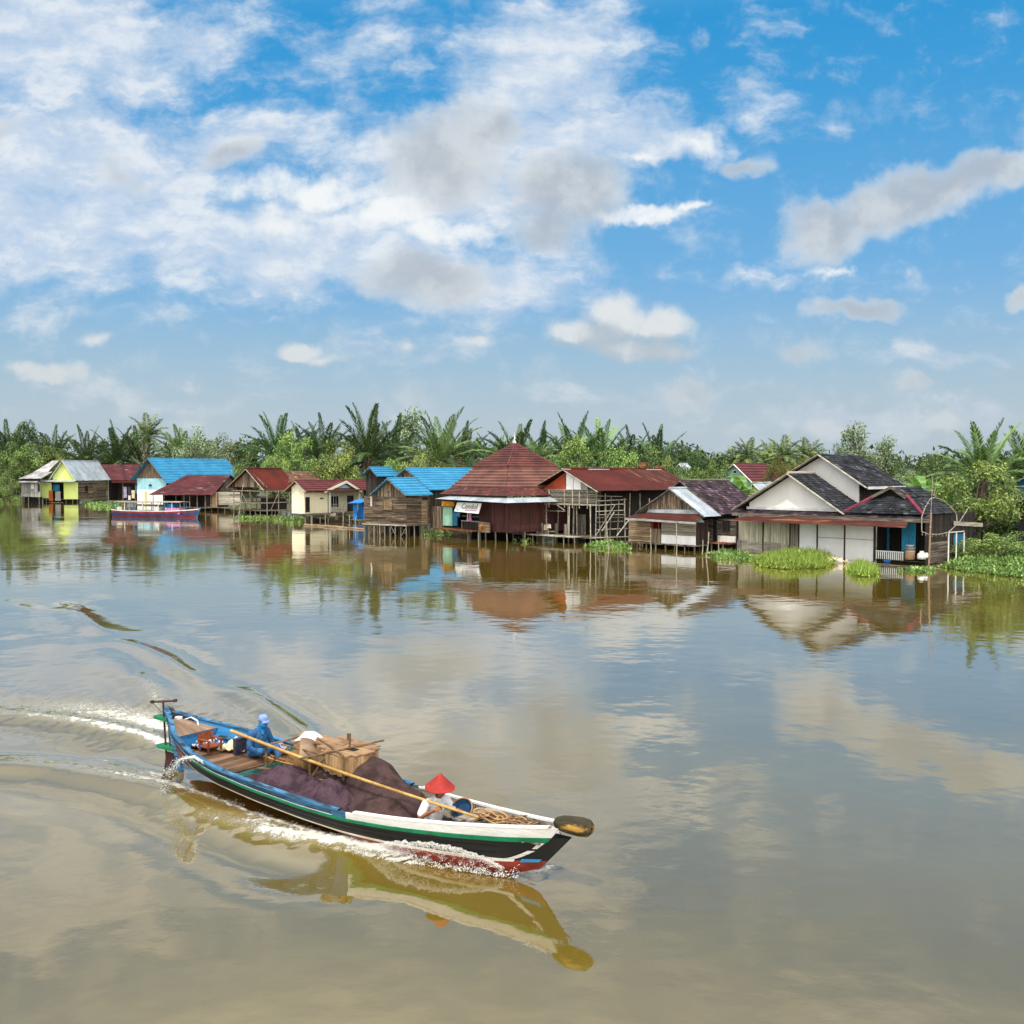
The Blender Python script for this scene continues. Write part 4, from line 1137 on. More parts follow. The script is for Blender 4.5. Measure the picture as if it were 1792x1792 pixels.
d = p1 - p0; t = empty('canoe', p0 + Vector((0, 0, -.12)), math.atan2(d.y, d.x), 'dark narrow dugout canoe floating below the cream house railing', 'canoe')
hull_mesh(d.length, .7, .35).build('hull', M['dark_wood'], t)
for k in (.3, .65):
    mb = MB(); mb.box(d.length * k, d.length * k + .2, -.3, .3, .28, .31); mb.build('thwart', M['plank_grey'], t)
# buckets, laundry
def bucket(loc, r, hh, mat, label):
    t = empty('bucket', loc, 0, label, 'bucket')
    mb = MB(); mb.lathe([(.0, .0), (r * .8, 0), (r, hh), (r * 1.08, hh), (r * 1.08, hh - .03), (r * .93, hh - .02), (r * .74, .03), (0, .03)], n=18); mb.build('pail', M[mat], t, True)
    mb = MB(); mb.tube([(r * math.cos(a), 0.0, hh - .02 + r * .9 * math.sin(a)) if True else 0 for a in np.linspace(0, math.pi, 9)], .008, 5); mb.build('handle', M['plastic_grey'], t)
    return t
q = hall.F(838.4, 927.5, -.9); bucket(hall.W((q[0], -.75, zf * 0 + hall.F(838, 928, -.75)[1])), .17, .42, 'plastic_orange', 'orange bucket at the edge of the red deck of the pyramid roof hall')
q = wh2.F(1547, 988, -1.4); bucket(wh2.W((q[0], -.95, wh2.F(1547, 988, -.95)[1] - .0)), .22, .3, 'plastic_blue', 'bright blue tub below the white porch railing')
def cloth(hs, plane_y, x0, y0, x1, y1, mat, label, group=None, drop=None):
    a0, a1, z0, z1 = hs.rect('f', plane_y, x0, y0, x1, y1)
    mb = MB(); n = 7; rows = 6; P1, P2 = [], []
    ph = R.uniform(0, 6)
    for i in range(rows + 1):
        v = i / rows; z = z1 + (z0 - z1) * v
        r1, r2 = [], []
        for j in range(n + 1):
            u = j / n
            w = 1 - .18 * math.sin(v * 3) * (1 if R.random() < .9 else .5)
            x = (a0 + a1) / 2 + (u - .5) * (a1 - a0) * w
            y = .05 * math.sin(u * 9 + ph + v) * (.3 + v)
            r1.append((x - a0, y, z - z0 + (.04 * math.sin(u * 7 + ph) if i == rows else 0))); r2.append((x - a0, y + .012, z - z0))
        P1.append(r1); P2.append(r2)
    mb.grid(P1); mb.grid([list(reversed(r)) for r in P2])
    return thing_mesh(mb, 'hanging_cloth', mat, hs.W((a0, plane_y, z0)), hs.a, label, 'laundry', group, True)
for a in ((shed, -.25, 216, 852, 222, 871, 'cloth_lilac', 'lilac trousers hanging under the rusty roof shed'),
          (shed, -.3, 223.5, 852, 229, 866, 'cloth_dark', 'dark shirt hanging between lilac trousers and cream cloth under the rusty shed'),
          (shed, -.35, 230, 858, 236, 872, 'cloth_cream', 'cream cloth hanging by the light blue house corner'),
          (shed, -.25, 236.5, 850, 240.5, 864, 'cloth_blue', 'navy garment hanging at the right end of the rusty shed'),
          (shed, -.2, 224, 867, 229, 875, 'cloth_white', 'white rag hanging low under the rusty shed'),
          (hall, -.3, 798.5, 897, 804.5, 904, 'cloth_blue', 'blue shirt hanging under the lettered banner'),
          (hall, -.3, 817, 897, 819.5, 911, 'cloth_white', 'narrow white cloth hanging in the stall beside the pink one'),
          (hall, -.3, 820.5, 897, 824.5, 911.5, 'cloth_pink', 'pink cloth hanging in the stall under the banner'),
          (wh, -.5, 910, 898, 917, 910, 'cloth_white', 'white cloth hung on the bleached plank screen by the warehouse'),
          (wh, -.6, 929, 912, 938, 927, 'cloth_lilac', 'dull pinkish cloth draped at the warehouse landing'),
          (wh, -.6, 952, 918, 957, 927, 'cloth_cream', 'yellowish cloth hung among the warehouse fence boards'),
          (wh, -.6, 957.5, 917.5, 964, 924, 'cloth_white', 'white towel hung beside the yellowish cloth at the warehouse')):
    cloth(*a, group='laundry hanging along the bank')
# things on the white house porch
def sack(hs, px, py, y, r, mat, label):
    x, z = hs.F(px, py, y)
    mb = MB(); mb.lathe([(0, 0), (r * .9, 0.02), (r * 1.05, r * .5), (r * .9, r * 1.2), (r * .4, r * 1.7), (r * .5, r * 1.9), (0, r * 1.85)], n=12)
    for i, v in enumerate(mb.v):
        mb.v[i] = (v[0] * (1 + .12 * math.sin(i * 2.3)), v[1] * (1 + .12 * math.cos(i * 1.7)), v[2])
    return thing_mesh(mb, 'sack', mat, hs.W((x, y, z)), 0, label, 'sack', None, True)
sack(wh2, 1613, 979, -.5, .3, 'cloth_white', 'larger white sack on the deck right of the porch railing')
sack(wh2, 1621, 977, -.3, .2, 'cloth_white', 'smaller white sack by the bamboo net pole')
x, z = wh2.F(1592, 979, -.5)
t = empty('storage_drum', wh2.W((x, -.5, z)), 0, 'pinkish brown drum with stacked grey basins at the end of the porch railing', 'drum')
mb = MB(); mb.lathe([(0, 0), (.33, 0), (.34, .25), (.33, .3), (.34, .55), (.33, .6), (.33, .62), (0, .62)], n=18); mb.build('barrel', M['plank_tan'], t, True)
mb = MB(); mb.lathe([(0, .63), (.2, .63), (.34, .82), (.36, .82), (.36, .8), (.22, .64)], n=18); mb.lathe([(0, .84), (.18, .84), (.3, 1.0), (.32, 1.0), (.2, .85)], n=18); mb.build('basin', M['plastic_grey'], t, True)
x, z = wh2.F(1679, 968, 1.2)
q = wh2.S(1679, 969, 1.5)
mb = MB(); mb.lathe([(0, 0), (.28, 0), (.4, .28), (.43, .28), (.43, .25), (.3, .03), (0, .03)], n=18); thing_mesh(mb, 'basin', 'plastic_red', wh2.W((1.5, q[0], zf - .03)), 0, 'red basin under the blue side window of the white house', 'basin', None, True)
# dip net
foot = at(1624.5, 997, 0); D = foot.y
t = empty('dip_net', foot, 0, 'bamboo dip net with bent hoops beside the white house porch', 'fishing net')
P = lambda px, py, dd=0: at_dist(px, py, D + dd) - foot
mb = MB(); mb.tube([P(1624.5, 997) - Vector((0, 0, .8)), P(1629.5, 897)], .06, 7); mb.build('pole', M['plank_tan'], t)
mb = MB(); mb.tube([P(1629, 900), P(1632, 835)], .025, 6); mb.tube([P(1634, 868), P(1641, 833)], .02, 6); mb.build('upper_pole', M['bamboo_grey'], t)
mb = MB(); mb.tube([P(1613, 930, -.3), P(1613, 905, -.2), P(1619, 888), P(1628, 873), P(1636, 870.5), P(1650, 875, .4), P(1662, 885, .8), P(1674, 900, 1.2)], .03, 6); mb.build('hoop', M['bamboo_grey'], t)
mb = MB(); mb.tube([P(1613, 930, -.3), P(1625, 935), P(1645, 935, .4), P(1660, 931, .8), P(1675, 918, 1.0), P(1674, 900, 1.2)], .025, 6); mb.build('net_edge', M['bamboo_grey'], t)
mb = MB(); mb.tube([P(1660, 932, .8), P(1680, 912, 1), P(1696, 887, 1.2)], .03, 6); mb.build('boom', M['bamboo_grey'], t)
mb = MB()
for k in range(8):
    a = P(1614 + k * 6, 931.5 + 3 * math.sin(k * .45), .1 * k)
    mb.tube([a, a - Vector((0, 0, R.uniform(.1, .35)))], .02, 4)
mb.build('net_tatter', M['bamboo_grey'], t)
# mossy planks drifting in front of the porch
for (a, b, lb) in (((1560, 990), (1628, 995), 'grey floating plank in front of the porch'), ((1530, 987), (1560, 989), 'short floating plank below the white shutters')):
    p0, p1 = at(*a, .03), at(*b, .03); d = p1 - p0
    mb = MB(); mb.bar((0, 0, 0), d, .3, .08); mb.bar((0, .35, 0), d + Vector((0, .3, 0)), .25, .08, .3); thing_mesh(mb, 'floating_plank', 'plank_grey', p0, 0, lb, 'plank')
# white foam rubbish between the two grass clumps
o = at(1466, 986, 0); mb = MB()
for k in range(14):
    c = Vector((R.uniform(-.6, .6), R.uniform(-.4, .4), R.uniform(0, .35)))
    mb.prism([c + Vector((R.uniform(-.25, .25), R.uniform(-.15, .15), R.uniform(-.1, .15))) for _ in range(4)], (0.02, .05, .08), R.random())
thing_mesh(mb, 'rubbish_heap', 'cloth_cream', o, 0, 'pale heap of rubbish between the two bright hyacinth clumps', 'rubbish')

# ================================================================== moored passenger boat
p0, p1 = at(200, 903), at(344, 905.5)
d = p1 - p0; L = d.length
t = empty('river_boat', p0, math.atan2(d.y, d.x), 'moored blue and red wooden river boat with a flat canopy by the light blue house', 'boat')
n = 20
def sec(u):
    w = 1.1 * (min(1, (u + .08) / .25) ** .6) * (max(0, 1 - max(0, (u - .55) / .47) ** 2.2)) + .03
    zt = .92 + .35 * max(0, (u - .6) / .4) ** 2 + .12 * max(0, (.3 - u) / .3) ** 2
    xs = L * u
    rk = .9 * max(0, (u - .7) / .3)
    return w, zt, xs, rk
def strip(z0f, z1f, mat, name, out=0., inner=False):
    mb = MB(); gp, gs = [], []
    for i in range(n + 1):
        w, zt, xs, rk = sec(i / n)
        a, b = [], []
        for k in range(4):
            f = z0f + (z1f - z0f) * k / 3
            z = -.35 + (zt + .35) * f
            ww = (w * (.55 + .45 * min(1, f / .7) ** .7)) + out
            if inner: ww = max(.01, ww - .07)
            xx = xs + rk * (f - .4)
            a.append((xx, -ww, z)); b.append((xx, ww, z))
        gp.append(a); gs.append(list(reversed(b)))
    mb.grid(gp); mb.grid(gs)
    # transom
    w, zt, xs, rk = sec(0)
    pts = [(gp[0][k]) for k in range(4)] + [gs[0][k] for k in range(4)]
    mb.face(pts)
    return mb.build(name, M[mat], t, True)
M['boat_navy'] = surf('boat_navy', '#3a4a72', '#2d3a60', 1, tone=.1, rough=.5)
M['boat_red'] = surf('boat_red', '#8d2a2c', '#6f2224', 1, tone=.1, rough=.6)
M['boat_cyan'] = surf('boat_cyan', '#2d86b4', '#24739c', 1, tone=.1, rough=.5)
strip(0, .36, 'boat_red', 'bottom'); strip(.36, .72, 'boat_navy', 'hull'); strip(.72, .9, 'boat_red', 'upper_strake', .012); strip(.9, 1.0, 'white_paint', 'gunwale', .04); strip(.3, .98, 'boat_cyan', 'inner_hull', 0, True)
mb = MB(); mb.grid([[(sec(i / n)[2], -max(.01, sec(i / n)[0] * .8), .45), (sec(i / n)[2], max(.01, sec(i / n)[0] * .8), .45)] for i in range(n + 1)]); mb.build('deck', M['deck_wood'], t)
mb = MB(); w, zt, xs, rk = sec(1); mb.tube([(xs - .2, 0, -.3), (xs + rk * .6 + .15, 0, zt + .1)], .07, 6); mb.build('stem', M['boat_cyan'], t)
for a, b, z in ((.06, .54, 2.05), (.5, .86, 2.1)):
    mb = MB()
    for k in range(10):
        y0 = -1.1 + .22 * k; mb.box(L * a, L * b, y0, y0 + .215, z + .1 * (1 - ((k - 4.5) / 4.5) ** 2), z + .06 + .1 * (1 - ((k - 4.5) / 4.5) ** 2), R.random())
    c = mb.build('canopy', M['plank_pale'], t)
    for k in range(5):
        for sy in (-1, 1):
            u = a + .02 + (b - a - .04) * k / 4
            mb = MB(); mb.bar((L * u, sy * min(1.0, sec(u)[0]), .85), (L * u, sy * min(1.0, sec(u)[0]), z + .02), .08, .08); mb.build('canopy_post', M['white_paint' if k % 2 else 'boat_cyan'], c)
for u0, u1, z, m_ in ((.08, .14, 1.45, 'cloth_cream'), (.68, .84, 1.35, 'cloth_pink'), (.54, .6, 1.5, 'cloth_white'), (.68, .76, 1.9, 'bright_blue')):
    mb = MB(); mb.box(L * u0, L * u1, -.8 if m_ != 'bright_blue' else -.6, .5, .46, z - .1); mb.prism([(L * u0, -.8, z - .1), (L * u1, -.8, z - .1), (L * (u0 + u1) / 2, -.8, z)], (0, 1.3, 0)); mb.build('cabin_box', M[m_], t)
for u in (.2, .27, .36, .44):
    mb = MB(); mb.box(L * u, L * u + .4, -.85, .85, .75, .82); mb.build('bench', M['boat_cyan'], t)
mb = MB(); mb.lathe([(.1, -.12), (.32, -.12), (.38, 0), (.32, .12), (.1, .12), (.1, -.12)], n=16)

# ================================================================== the fishing boat under way
BO = Vector((-7.43, 21.35, 0)); BA = rad(-38)
BU = Vector((math.cos(BA), math.sin(BA), 0)); BW = Vector((-BU.y, BU.x, 0))
def bl(px, py, z):
    q = at(px, py, z) - BO
    return Vector((q.dot(BU), q.dot(BW), z))
def bw(p): return BO + BU * p[0] + BW * p[1] + Vector((0, 0, p[2]))
def bthing(name, label, cat, p=(0, 0, 0), group=None):
    return empty(name, bw(p), BA, label, cat, group)
BL = 10.72
S_ = [0, .5, 1.1, 2, 3, 4.2, 5.5, 6.5, 7.5, 8.6, 9.6, 10.25, 10.72]
B_ = [.05, .26, .60, .88, 1.02, 1.05, 1.0, .91, .74, .53, .31, .16, .04]
Z_ = [1.2, 1.09, .96, .84, .75, .68, .62, .60, .64, .73, .84, .93, .99]
C_ = [.90, .78, .64, .50, .42, .35, .27, .22, .20, .23, .25, .31, .36]
K_ = [.3, .15, .05, -.02, -.06, -.1, -.15, -.2, -.24, -.22, -.10, .06, .2]
BCF = [.5, .6, .75, .88, .92, .93, .93, .92, .88, .8, .7, .58, .5]
def cub(xs, ys, x):
    return float(np.interp(x, xs, ys))
def smooth_tab(ys):
    xs = np.linspace(0, BL, 108)
    v = np.interp(xs, S_, ys)
    for _ in range(6):
        w = v.copy(); w[1:-1] = (v[:-2] + v[1:-1] * 2 + v[2:]) / 4; v = w
    return xs, v
TB, TZ, TC, TK, TF = map(smooth_tab, (B_, Z_, C_, K_, BCF))
def tabv(T, s): return float(np.interp(s, *T))
def xsh(s, z):
    zs = tabv(TZ, s); q = 1 - z / zs
    d = 0
    if s > 8.4: d -= ((s - 8.4) / (BL - 8.4)) ** 1.4 * .93 * q
    if s < 1.5: d += ((1.5 - s) / 1.5) ** 2 * .5 * q
    return d
def hp(s, f, side=-1, out=0., down=0.):
    """point on the topsides: f 0 gunwale .. 1 painted waterline stripe, beyond 1 the bottom"""
    b, zs, zc = tabv(TB, s), tabv(TZ, s), tabv(TC, s)
    bc = b * tabv(TF, s)
    if f <= 1:
        t = f ** 1.35
        y, z = b + (bc - b) * t, zs + (zc - zs) * f
    else:
        u = f - 1; kz = tabv(TK, s)
        e = 1.25 + .95 * min(1, max(0, (s - 6) / 2.5)); y = bc * (1 - u ** e); z = zc + (kz - zc) * u ** (1.15 - .35 * (e - 1.25))
    y = max(.012, y + out)
    return Vector((s + xsh(s, z), side * y, z - down))
NS = 70
SS = [BL * i / NS for i in range(NS + 1)]
boat = empty('fishing_boat', BO, BA, 'long black fishing boat with blue and white gunwales speeding across the brown river', 'boat')
M['hull_black'] = surf('hull_black', '#131416', '#0b0b0c', 1.2, (.4, 1, 2), tone=.1, stain=('#3a3a34', 1.8, .64, .8, (.35, 1, 5)), rough=.5, spec=.4)
M['strake_green'] = surf('strake_green', '#12784f', '#0f6340', 2, tone=.1, stain=('#3c3f36', 2.2, .56, .64, (.8, 2, 9)), rough=.5)
M['gun_blue'] = surf('gun_blue', '#47799d', '#2b5270', 2, (.5, 2, 6), tone=.15, stain=('#262d31', 2.0, .50, .60, (.6, 3, 12)), rough=.7)
M['gun_white'] = surf('gun_white', '#d6d4d0', '#c6c3bc', 1.5, (.5, 2, 4), tone=.1, stain=('#56524a', 2.0, .62, .70, (.7, 3, 12)), rough=.6)
M['stripe_white'] = surf('stripe_white', '#cfcbc0', '#b8a78e', 1.5, (.5, 1, 1), tone=.1, rough=.6)
M['bottom_red'] = surf('bottom_red', '#8a2e22', '#6e2019', 1.5, tone=.1, stain=('#a2543c', 2, .6, .72), rough=.4, spec=.5)
M['inner_wood'] = surf('inner_wood', '#8d8172', '#5f564b', 1.5, (.4, 3, 6), tone=.5, rough=.85)
M['inner_teal'] = surf('inner_teal', '#4c8a7c', '#37695f', 1.5, (.5, 2, 4), tone=.2, stain=('#6d5a48', 1.6, .58, .7), rough=.8)
M['inner_blue'] = surf('inner_blue', '#2f79ae', '#235f8d', 1.5, (.5, 2, 4), tone=.2, stain=('#6b8495', 1.6, .6, .7), rough=.7)
M['ply_brown'] = surf('ply_brown', '#8f7763', '#6f5a49', 1.4, (.5, 2, 2), tone=.4, stain=('#54463a', 2, .62, .74), rough=.85)
M['plat_wood'] = surf('plat_wood', '#7d5d44', '#54402f', 1.8, (3, .5, 2), tone=.5, stain=('#8fae98', 1.1, .6, .68), rough=.85)
M['box_wood'] = surf('box_wood', '#ab8c64', '#866a49', 1.5, (3, 3, .5), tone=.35, stain=('#54452f', 1.6, .62, .74, (5, 5, .4)), rough=.85)
M['box_top'] = surf('box_top', '#97785a', '#7a5e45', 1.5, (2, 2, 2), tone=.3, rough=.9)
M['bamboo'] = surf('bamboo', '#b5924f', '#9a753c', 1.2, (1, 1, 1), tone=.25, stain=('#a86a2c', 1.6, .6, .7), rough=.45, spec=.5)
M['stick'] = surf('stick', '#7b6247', '#594631', 2, (2, 2, 2), tone=.4)
M['net_purple'] = surf('net_purple', '#4d3b43', '#372a31', 3, tone=0, stain=('#3d4468', 1.1, .60, .7), rough=.95, spec=.05, bump=.02, bscale=38)
M['net_brown'] = surf('net_brown', '#483735', '#322625', 3, tone=0, rough=.9, spec=.1, bump=.004, bscale=30)
M['iron'] = surf('iron', '#4a2c28', '#33211f', 3, tone=.1, rough=.6)
M['rope'] = surf('rope', '#a07e58', '#7c6044', 6, tone=.4, rough=.95)
M['bow_log'] = surf('bow_log', '#4c4128', '#302a1d', 1.6, (.6, 4, 4), tone=0, stain=('#a8813a', 1.5, .55, .66, (.7, 3, 3)), rough=.75, bump=.02, bscale=10)

def strip(f0, f1, mat, name, s0=0, s1=BL, out=0., sides=(-1, 1), k=4, smooth=True, parent=None, thick=0.):
    mb = MB()
    ss = [s for s in SS if s0 - 1e-6 <= s <= s1 + 1e-6]
    for sd in sides:
        g_ = [[hp(s, f0 + (f1 - f0) * j / k, sd, out) for j in range(k + 1)] for s in ss]
        if thick:
            back = [[hp(s, f0 + (f1 - f0) * j / k, sd, out - thick) for j in range(k + 1)] for s in ss]
            g_ = [r + list(reversed(q)) for r, q in zip(g_, back)]
            if sd < 0: g_ = [list(reversed(r)) for r in g_]
            mb.grid(g_, .5, True)
        else:
            if sd < 0: g_ = [list(reversed(r)) for r in g_]
            mb.grid(g_)
    o = mb.build(name, M[mat], parent or boat, smooth)
    return o
strip(.28, 1.0, 'hull_black', 'hull', k=6)
strip(1.0, 2.0, 'bottom_red', 'bottom', k=6)
strip(.0, .29, 'gun_blue', 'gunwale', 0, 6.6, .012, (-1, 1), 2, False, None, .03)
strip(.0, .27, 'gun_white', 'gunwale', 6.57, 10.42, .014, (-1, 1), 2, False, None, .03)
strip(.28, .40, 'strake_green', 'rub_strake', 2.1, 10.45, .035, (-1, 1), 1, False, None, .03)
strip(.30, .42, 'hull_black', 'rub_strake', .1, 2.09, .03, (-1, 1), 1, False, None, .03)
strip(.955, 1.035, 'stripe_white', 'painted_stripe', .25, 10.0, .012, (-1, 1), 1, False, None, .014)
strip(.95, 1.06, 'boat_cyan', 'painted_stripe', 10.05, 10.62, .014, (-1, 1), 1, False, None, .014)
# thin plank seams standing on the blue gunwale
for f in (.58, .78):
    strip(f, f + .012, 'hull_black', 'plank_seam', .6, 9.6, .007, (-1, 1), 1, False, None, .008)
for f in (.07, .16, .24):
    strip(f, f + .022, 'hull_black' if f < .2 else 'gun_white', 'seam', .2, 6.3, .018, (-1,), 1, False, None, .01)
# gunwale cap boards
for s0, s1, m_ in ((0.05, 6.58, 'gun_blue'), (6.59, 10.4, 'gun_white')):
    for sd in (-1, 1):
        mb = MB()
        ss = [s for s in SS if s0 <= s <= s1]
        wd = .09 if s0 < 1 else .06
        mb.grid([[hp(s, 0, sd, .02) + Vector((0, 0, .003)), hp(s, 0, sd, .02) + Vector((0, 0, .035)), hp(s, 0, sd, -min(wd, tabv(TB, s) * .8)) + Vector((0, 0, .035)), hp(s, 0, sd, -min(wd, tabv(TB, s) * .8)) + Vector((0, 0, .003))][::-sd] for s in ss], .5, True)
        mb.build('gunwale_cap', M[m_], boat)
# inside skin, ribs, floor
def inner(s, f, sd): 
    p = hp(s, f, sd, -.06); return p
for s0, s1, m_ in ((.5, 2.6, 'inner_blue'), (2.6, 6.4, 'inner_teal'), (6.4, 10.1, 'inner_wood')):
    mb = MB(); ss = [s for s in SS if s0 - .01 <= s <= s1 + .15]
    for sd in (-1, 1):
        mb.grid([[inner(s, f, sd) for f in (.02, .35, .7, 1.0, 1.25)][::sd] for s in ss])
    mb.build('inner_planking', M[m_], boat)
mb = MB()
for i, s in enumerate(SS):
    if 7 <= i < NS - 3:
        a, b = hp(s, 1.12, -1, -.05), hp(SS[i + 1], 1.12, -1, -.05)
        mb.face([a, b, (b.x, -b.y, b.z), (a.x, -a.y, a.z)], .3 + .4 * ((i // 2) % 2))
mb.build('floor_boards', M['inner_wood'], boat)
for s in (6.7, 7.2, 7.7, 8.2, 8.7, 9.2, 9.6):
    for sd in (-1, 1):
        mb = MB(); mb.tube([inner(s, f, sd) + Vector((0, -sd * .02, 0)) for f in (.02, .4, .8, 1.1)], .03, 5); mb.build('rib', M['inner_wood'], boat)
# white slashes painted on the bow
for side in (-1, 1):
    mb = MB()
    P = lambda s, f: hp(s, f, side, .012)
    for pts in ([P(10.2, .62), P(10.3, .62), P(10.37, .43), P(10.26, .43)], ):
        mb.prism(pts, (0, -side * .01, 0))
    a = [P(9.72 + .42 * t, .94 - .26 * t ** 1.5) for t in np.linspace(0, 1, 7)]; b = [P(9.95 + .34 * t, .94 - .26 * t ** 1.5) for t in np.linspace(0, 1, 7)]
    mb.grid([list(p) for p in zip(a, b)][::side])
    mb.build('painted_slash', M['gun_white'], boat)
# stem log
mb = MB()
pr = [(-.02, .02), (.0, .10), (.1, .14), (.26, .16), (.44, .165), (.56, .145), (.61, .10), (.63, .02)]
rows = []
for x, r in pr:
    rows.append([(10.3 + x, r * 1.0 * math.cos(a) * (1 + .06 * math.sin(3 * a + x * 3)), 1.0 + .05 * x + r * .86 * math.sin(a) * (1 + .05 * math.cos(2 * a + 5 * x))) for a in np.linspace(0, 2 * math.pi, 19)[:-1]])
mb.grid(rows, .5, True)
mb.build('bow_log', M['bow_log'], boat, True)
# stern post, deck, bulkhead
mb = MB(); mb.bar((.0, 0, 1.26), (.12, 0, .93), .08, .14); mb.bar((.12, 0, .93), (.52, 0, -.1), .08, .12); mb.build('stern_post', M['gun_blue'], boat)
mb = MB()
for j in range(6):
    for (s0, s1) in ((.32, 1.12),):
        rows = []
        for s in np.linspace(s0, s1, 9):
            w = max(.03, tabv(TB, s) - .1); z = tabv(TZ, s) - .06
            rows.append([(s, -w + 2 * w * (j + .02) / 6, z), (s, -w + 2 * w * (j + .98) / 6, z)])
        mb.grid(rows, R.uniform(.3, .7)); mb.grid([[(p[0], p[1], p[2] - .03) for p in r[::-1]] for r in rows], .3)
mb.build('stern_deck', M['ply_brown'], boat)
w = tabv(TB, 1.1) - .08
mb = MB(); mb.box(1.08, 1.11, -w * .9, w * .9, .66, tabv(TZ, 1.1) - .07); mb.build('bulkhead', M['inner_blue'], boat)
# platform where the helmsman sits
mb = MB()
for k in range(6):
    s = 1.75 + k * .23; w = tabv(TB, s) - .13
    mb.box(s, s + .22, -w, w, .52 + R.uniform(0, .012), .56 + R.uniform(0, .012), R.random())
mb.build('platform', M['plat_wood'], boat)
mb = MB(); w = tabv(TB, 3.1) - .15; mb.box(3.10, 3.14, -w, w, .42, .52); mb.build('bulkhead', M['inner_teal'], boat)
mb = MB(); mb.box(1.12, 1.74, -.48, .48, .56, .6); mb.build('stern_floor', M['plat_wood'], boat)
mb = MB(); mb.bar((1.2, .52, .74), (2.6, .84, .64), .2, .03); mb.build('side_bench', M['gun_blue'], boat)
# rudder
rd = MB(); rd.tube([(-.14, 0, 1.36), (-.06, 0, .35), (0.02, 0, -.25)], .022, 7); rp = rd.build('rudder_post', M['iron'], boat)
rd = MB(); rd.tube([(-.02, .03, 1.1), (.07, .03, .35)], .018, 6); rd.build('rudder_rod', M['iron'], boat)
rd = MB(); rd.tube([(-.40, -.1, 1.34), (-.14, 0, 1.37), (.12, .12, 1.40)], [.02, .025, .02], 7)
for q in ((-.40, -.1, 1.34), (.12, .12, 1.40)): rd.tube([Vector(q) + Vector((-.03, -.01, 0)), Vector(q) + Vector((.04, .01, .01))], .035, 7)
rd.build('yoke', M['iron'], boat)
rd = MB(); rd.tube([(-.4, -.1, 1.33), (-.02, -.02, 1.08)], .006, 4); rd.build('wire', M['iron'], boat)
for z, x0, x1 in ((1.06, -.32, .14), (.45, -.22, .32)):
    rd = MB(); rd.prism([(x0, -.13, z), (x0 + .1, -.17, z), (x1, -.05, z - .05), (x1, .05, z - .05), (x0 + .1, .14, z), (x0, .1, z)], (0, 0, -.05)); rd.build('rudder_bracket', M['strake_green'], boat)
rd = MB(); rd.prism([(-.02, -.015, .3), (.25, -.015, .3), (.2, -.015, -.45), (-.2, -.015, -.45)], (0, .03, 0)); rd.build('rudder_blade', M['iron'], boat)
mb = MB(); mb.tube([(.02, .0, 1.27), (.12, .05, 1.24), (.2, .08, 1.15), (.26, .08, 1.04)], .03, 6); mb.build('tiller_arm', M['iron'], boat)
mb = MB(); mb.tube([(.4, .16, 1.02), (.55, .22, 1.09), (.75, .24, 1.04), (.82, .22, .94)], .018, 6); mb.build('hose', M['gun_white'], boat)
mb = MB(); mb.box(.28, .39, .0, .12, 1.02, 1.1); mb.build('stern_block', M['gun_white'], boat)

# ------------------------------------------------------------------ cargo
def lump(name, mat, s0, s1, hfun, label, cat, smooth=True, ns=110, nt=60, wmargin=.1, t0=None, t1=None, base=.12):
    t = bthing(name, label, cat, ((s0 + s1) / 2, 0, 0))
    mb = MB(); rows = []
    for i in range(ns + 1):
        s = s0 + (s1 - s0) * i / ns
        w = tabv(TB, s) - wmargin; bz = tabv(TC, s) + .04
        a = -w if t0 is None else max(-w, t0); b = w if t1 is None else min(w, t1)
        row = []
        for j in range(nt + 1):
            y = a + (b - a) * j / nt
            edge = min(1, j / 4, (nt - j) / 4, i / 4, (ns - i) / 4)
            row.append((s - (s0 + s1) / 2, y, bz + max(.02, hfun(s, y) - bz) * (edge ** .5)))
        rows.append(row)
    mb.grid(rows)
    mb.build('heap', M[mat], t, smooth)
    return t
def folds(s, y, k, seed, amp):
    v = Vector((s * k * .8 + y * k * .5, y * k * 1.1 - s * k * .25, seed))
    v = v + Vector((mnoise.noise(v * .7), mnoise.noise(v * .7 + Vector((9, 2, 1))), 0)) * .7
    n1 = 1 - abs(mnoise.noise(v)) * 2; n2 = 1 - abs(mnoise.noise(v * 2.2 + Vector((5, 1, 2)))) * 2; n3 = mnoise.noise(v * 5)
    return amp * (n1 * n1 * (1 if n1 > 0 else -1) * .8 + n2 * .4 + n3 * .25)
def drape(s, y):
    a = s * .75 + y * .65; b = -s * .5 + y * .85
    v = Vector((a * .55 + mnoise.noise(Vector((s, y, 3))) * .25, b * 2.6 + .5 * mnoise.noise(Vector((s * 1.3, y * 1.3, 8))), 1.7))
    r1 = 1 - 2 * abs(mnoise.noise(v)); r2 = 1 - 2 * abs(mnoise.noise(v * 2.1 + Vector((3, 3, 3))))
    return .13 * r1 * abs(r1) + .045 * r2
ga = lambda s, y, cs, cy, ws, wy: math.exp(-((s - cs) / ws) ** 2 - ((y - cy) / wy) ** 2)
lump('fishing_net', 'net_purple', 3.18, 5.5, lambda s, y: .38 + .40 * ga(s, y, 4.25, -.32, .62, .6) + .2 * ga(s, y, 5.1, -.3, .4, .4) + folds(s, y, 3.0, 1, .075), 'heap of purple fishing net under the stick rack by the near gunwale', 'fishing net', t1=.3)
lump('fishing_net', 'net_purple', 5.0, 6.25, lambda s, y: .36 + .42 * ga(s, y, 5.6, -.36, .42, .42) + folds(s, y, 3.4, 4, .085), 'smaller purplish net heap in front of the plank box under the bamboo pole', 'fishing net', t1=.05)
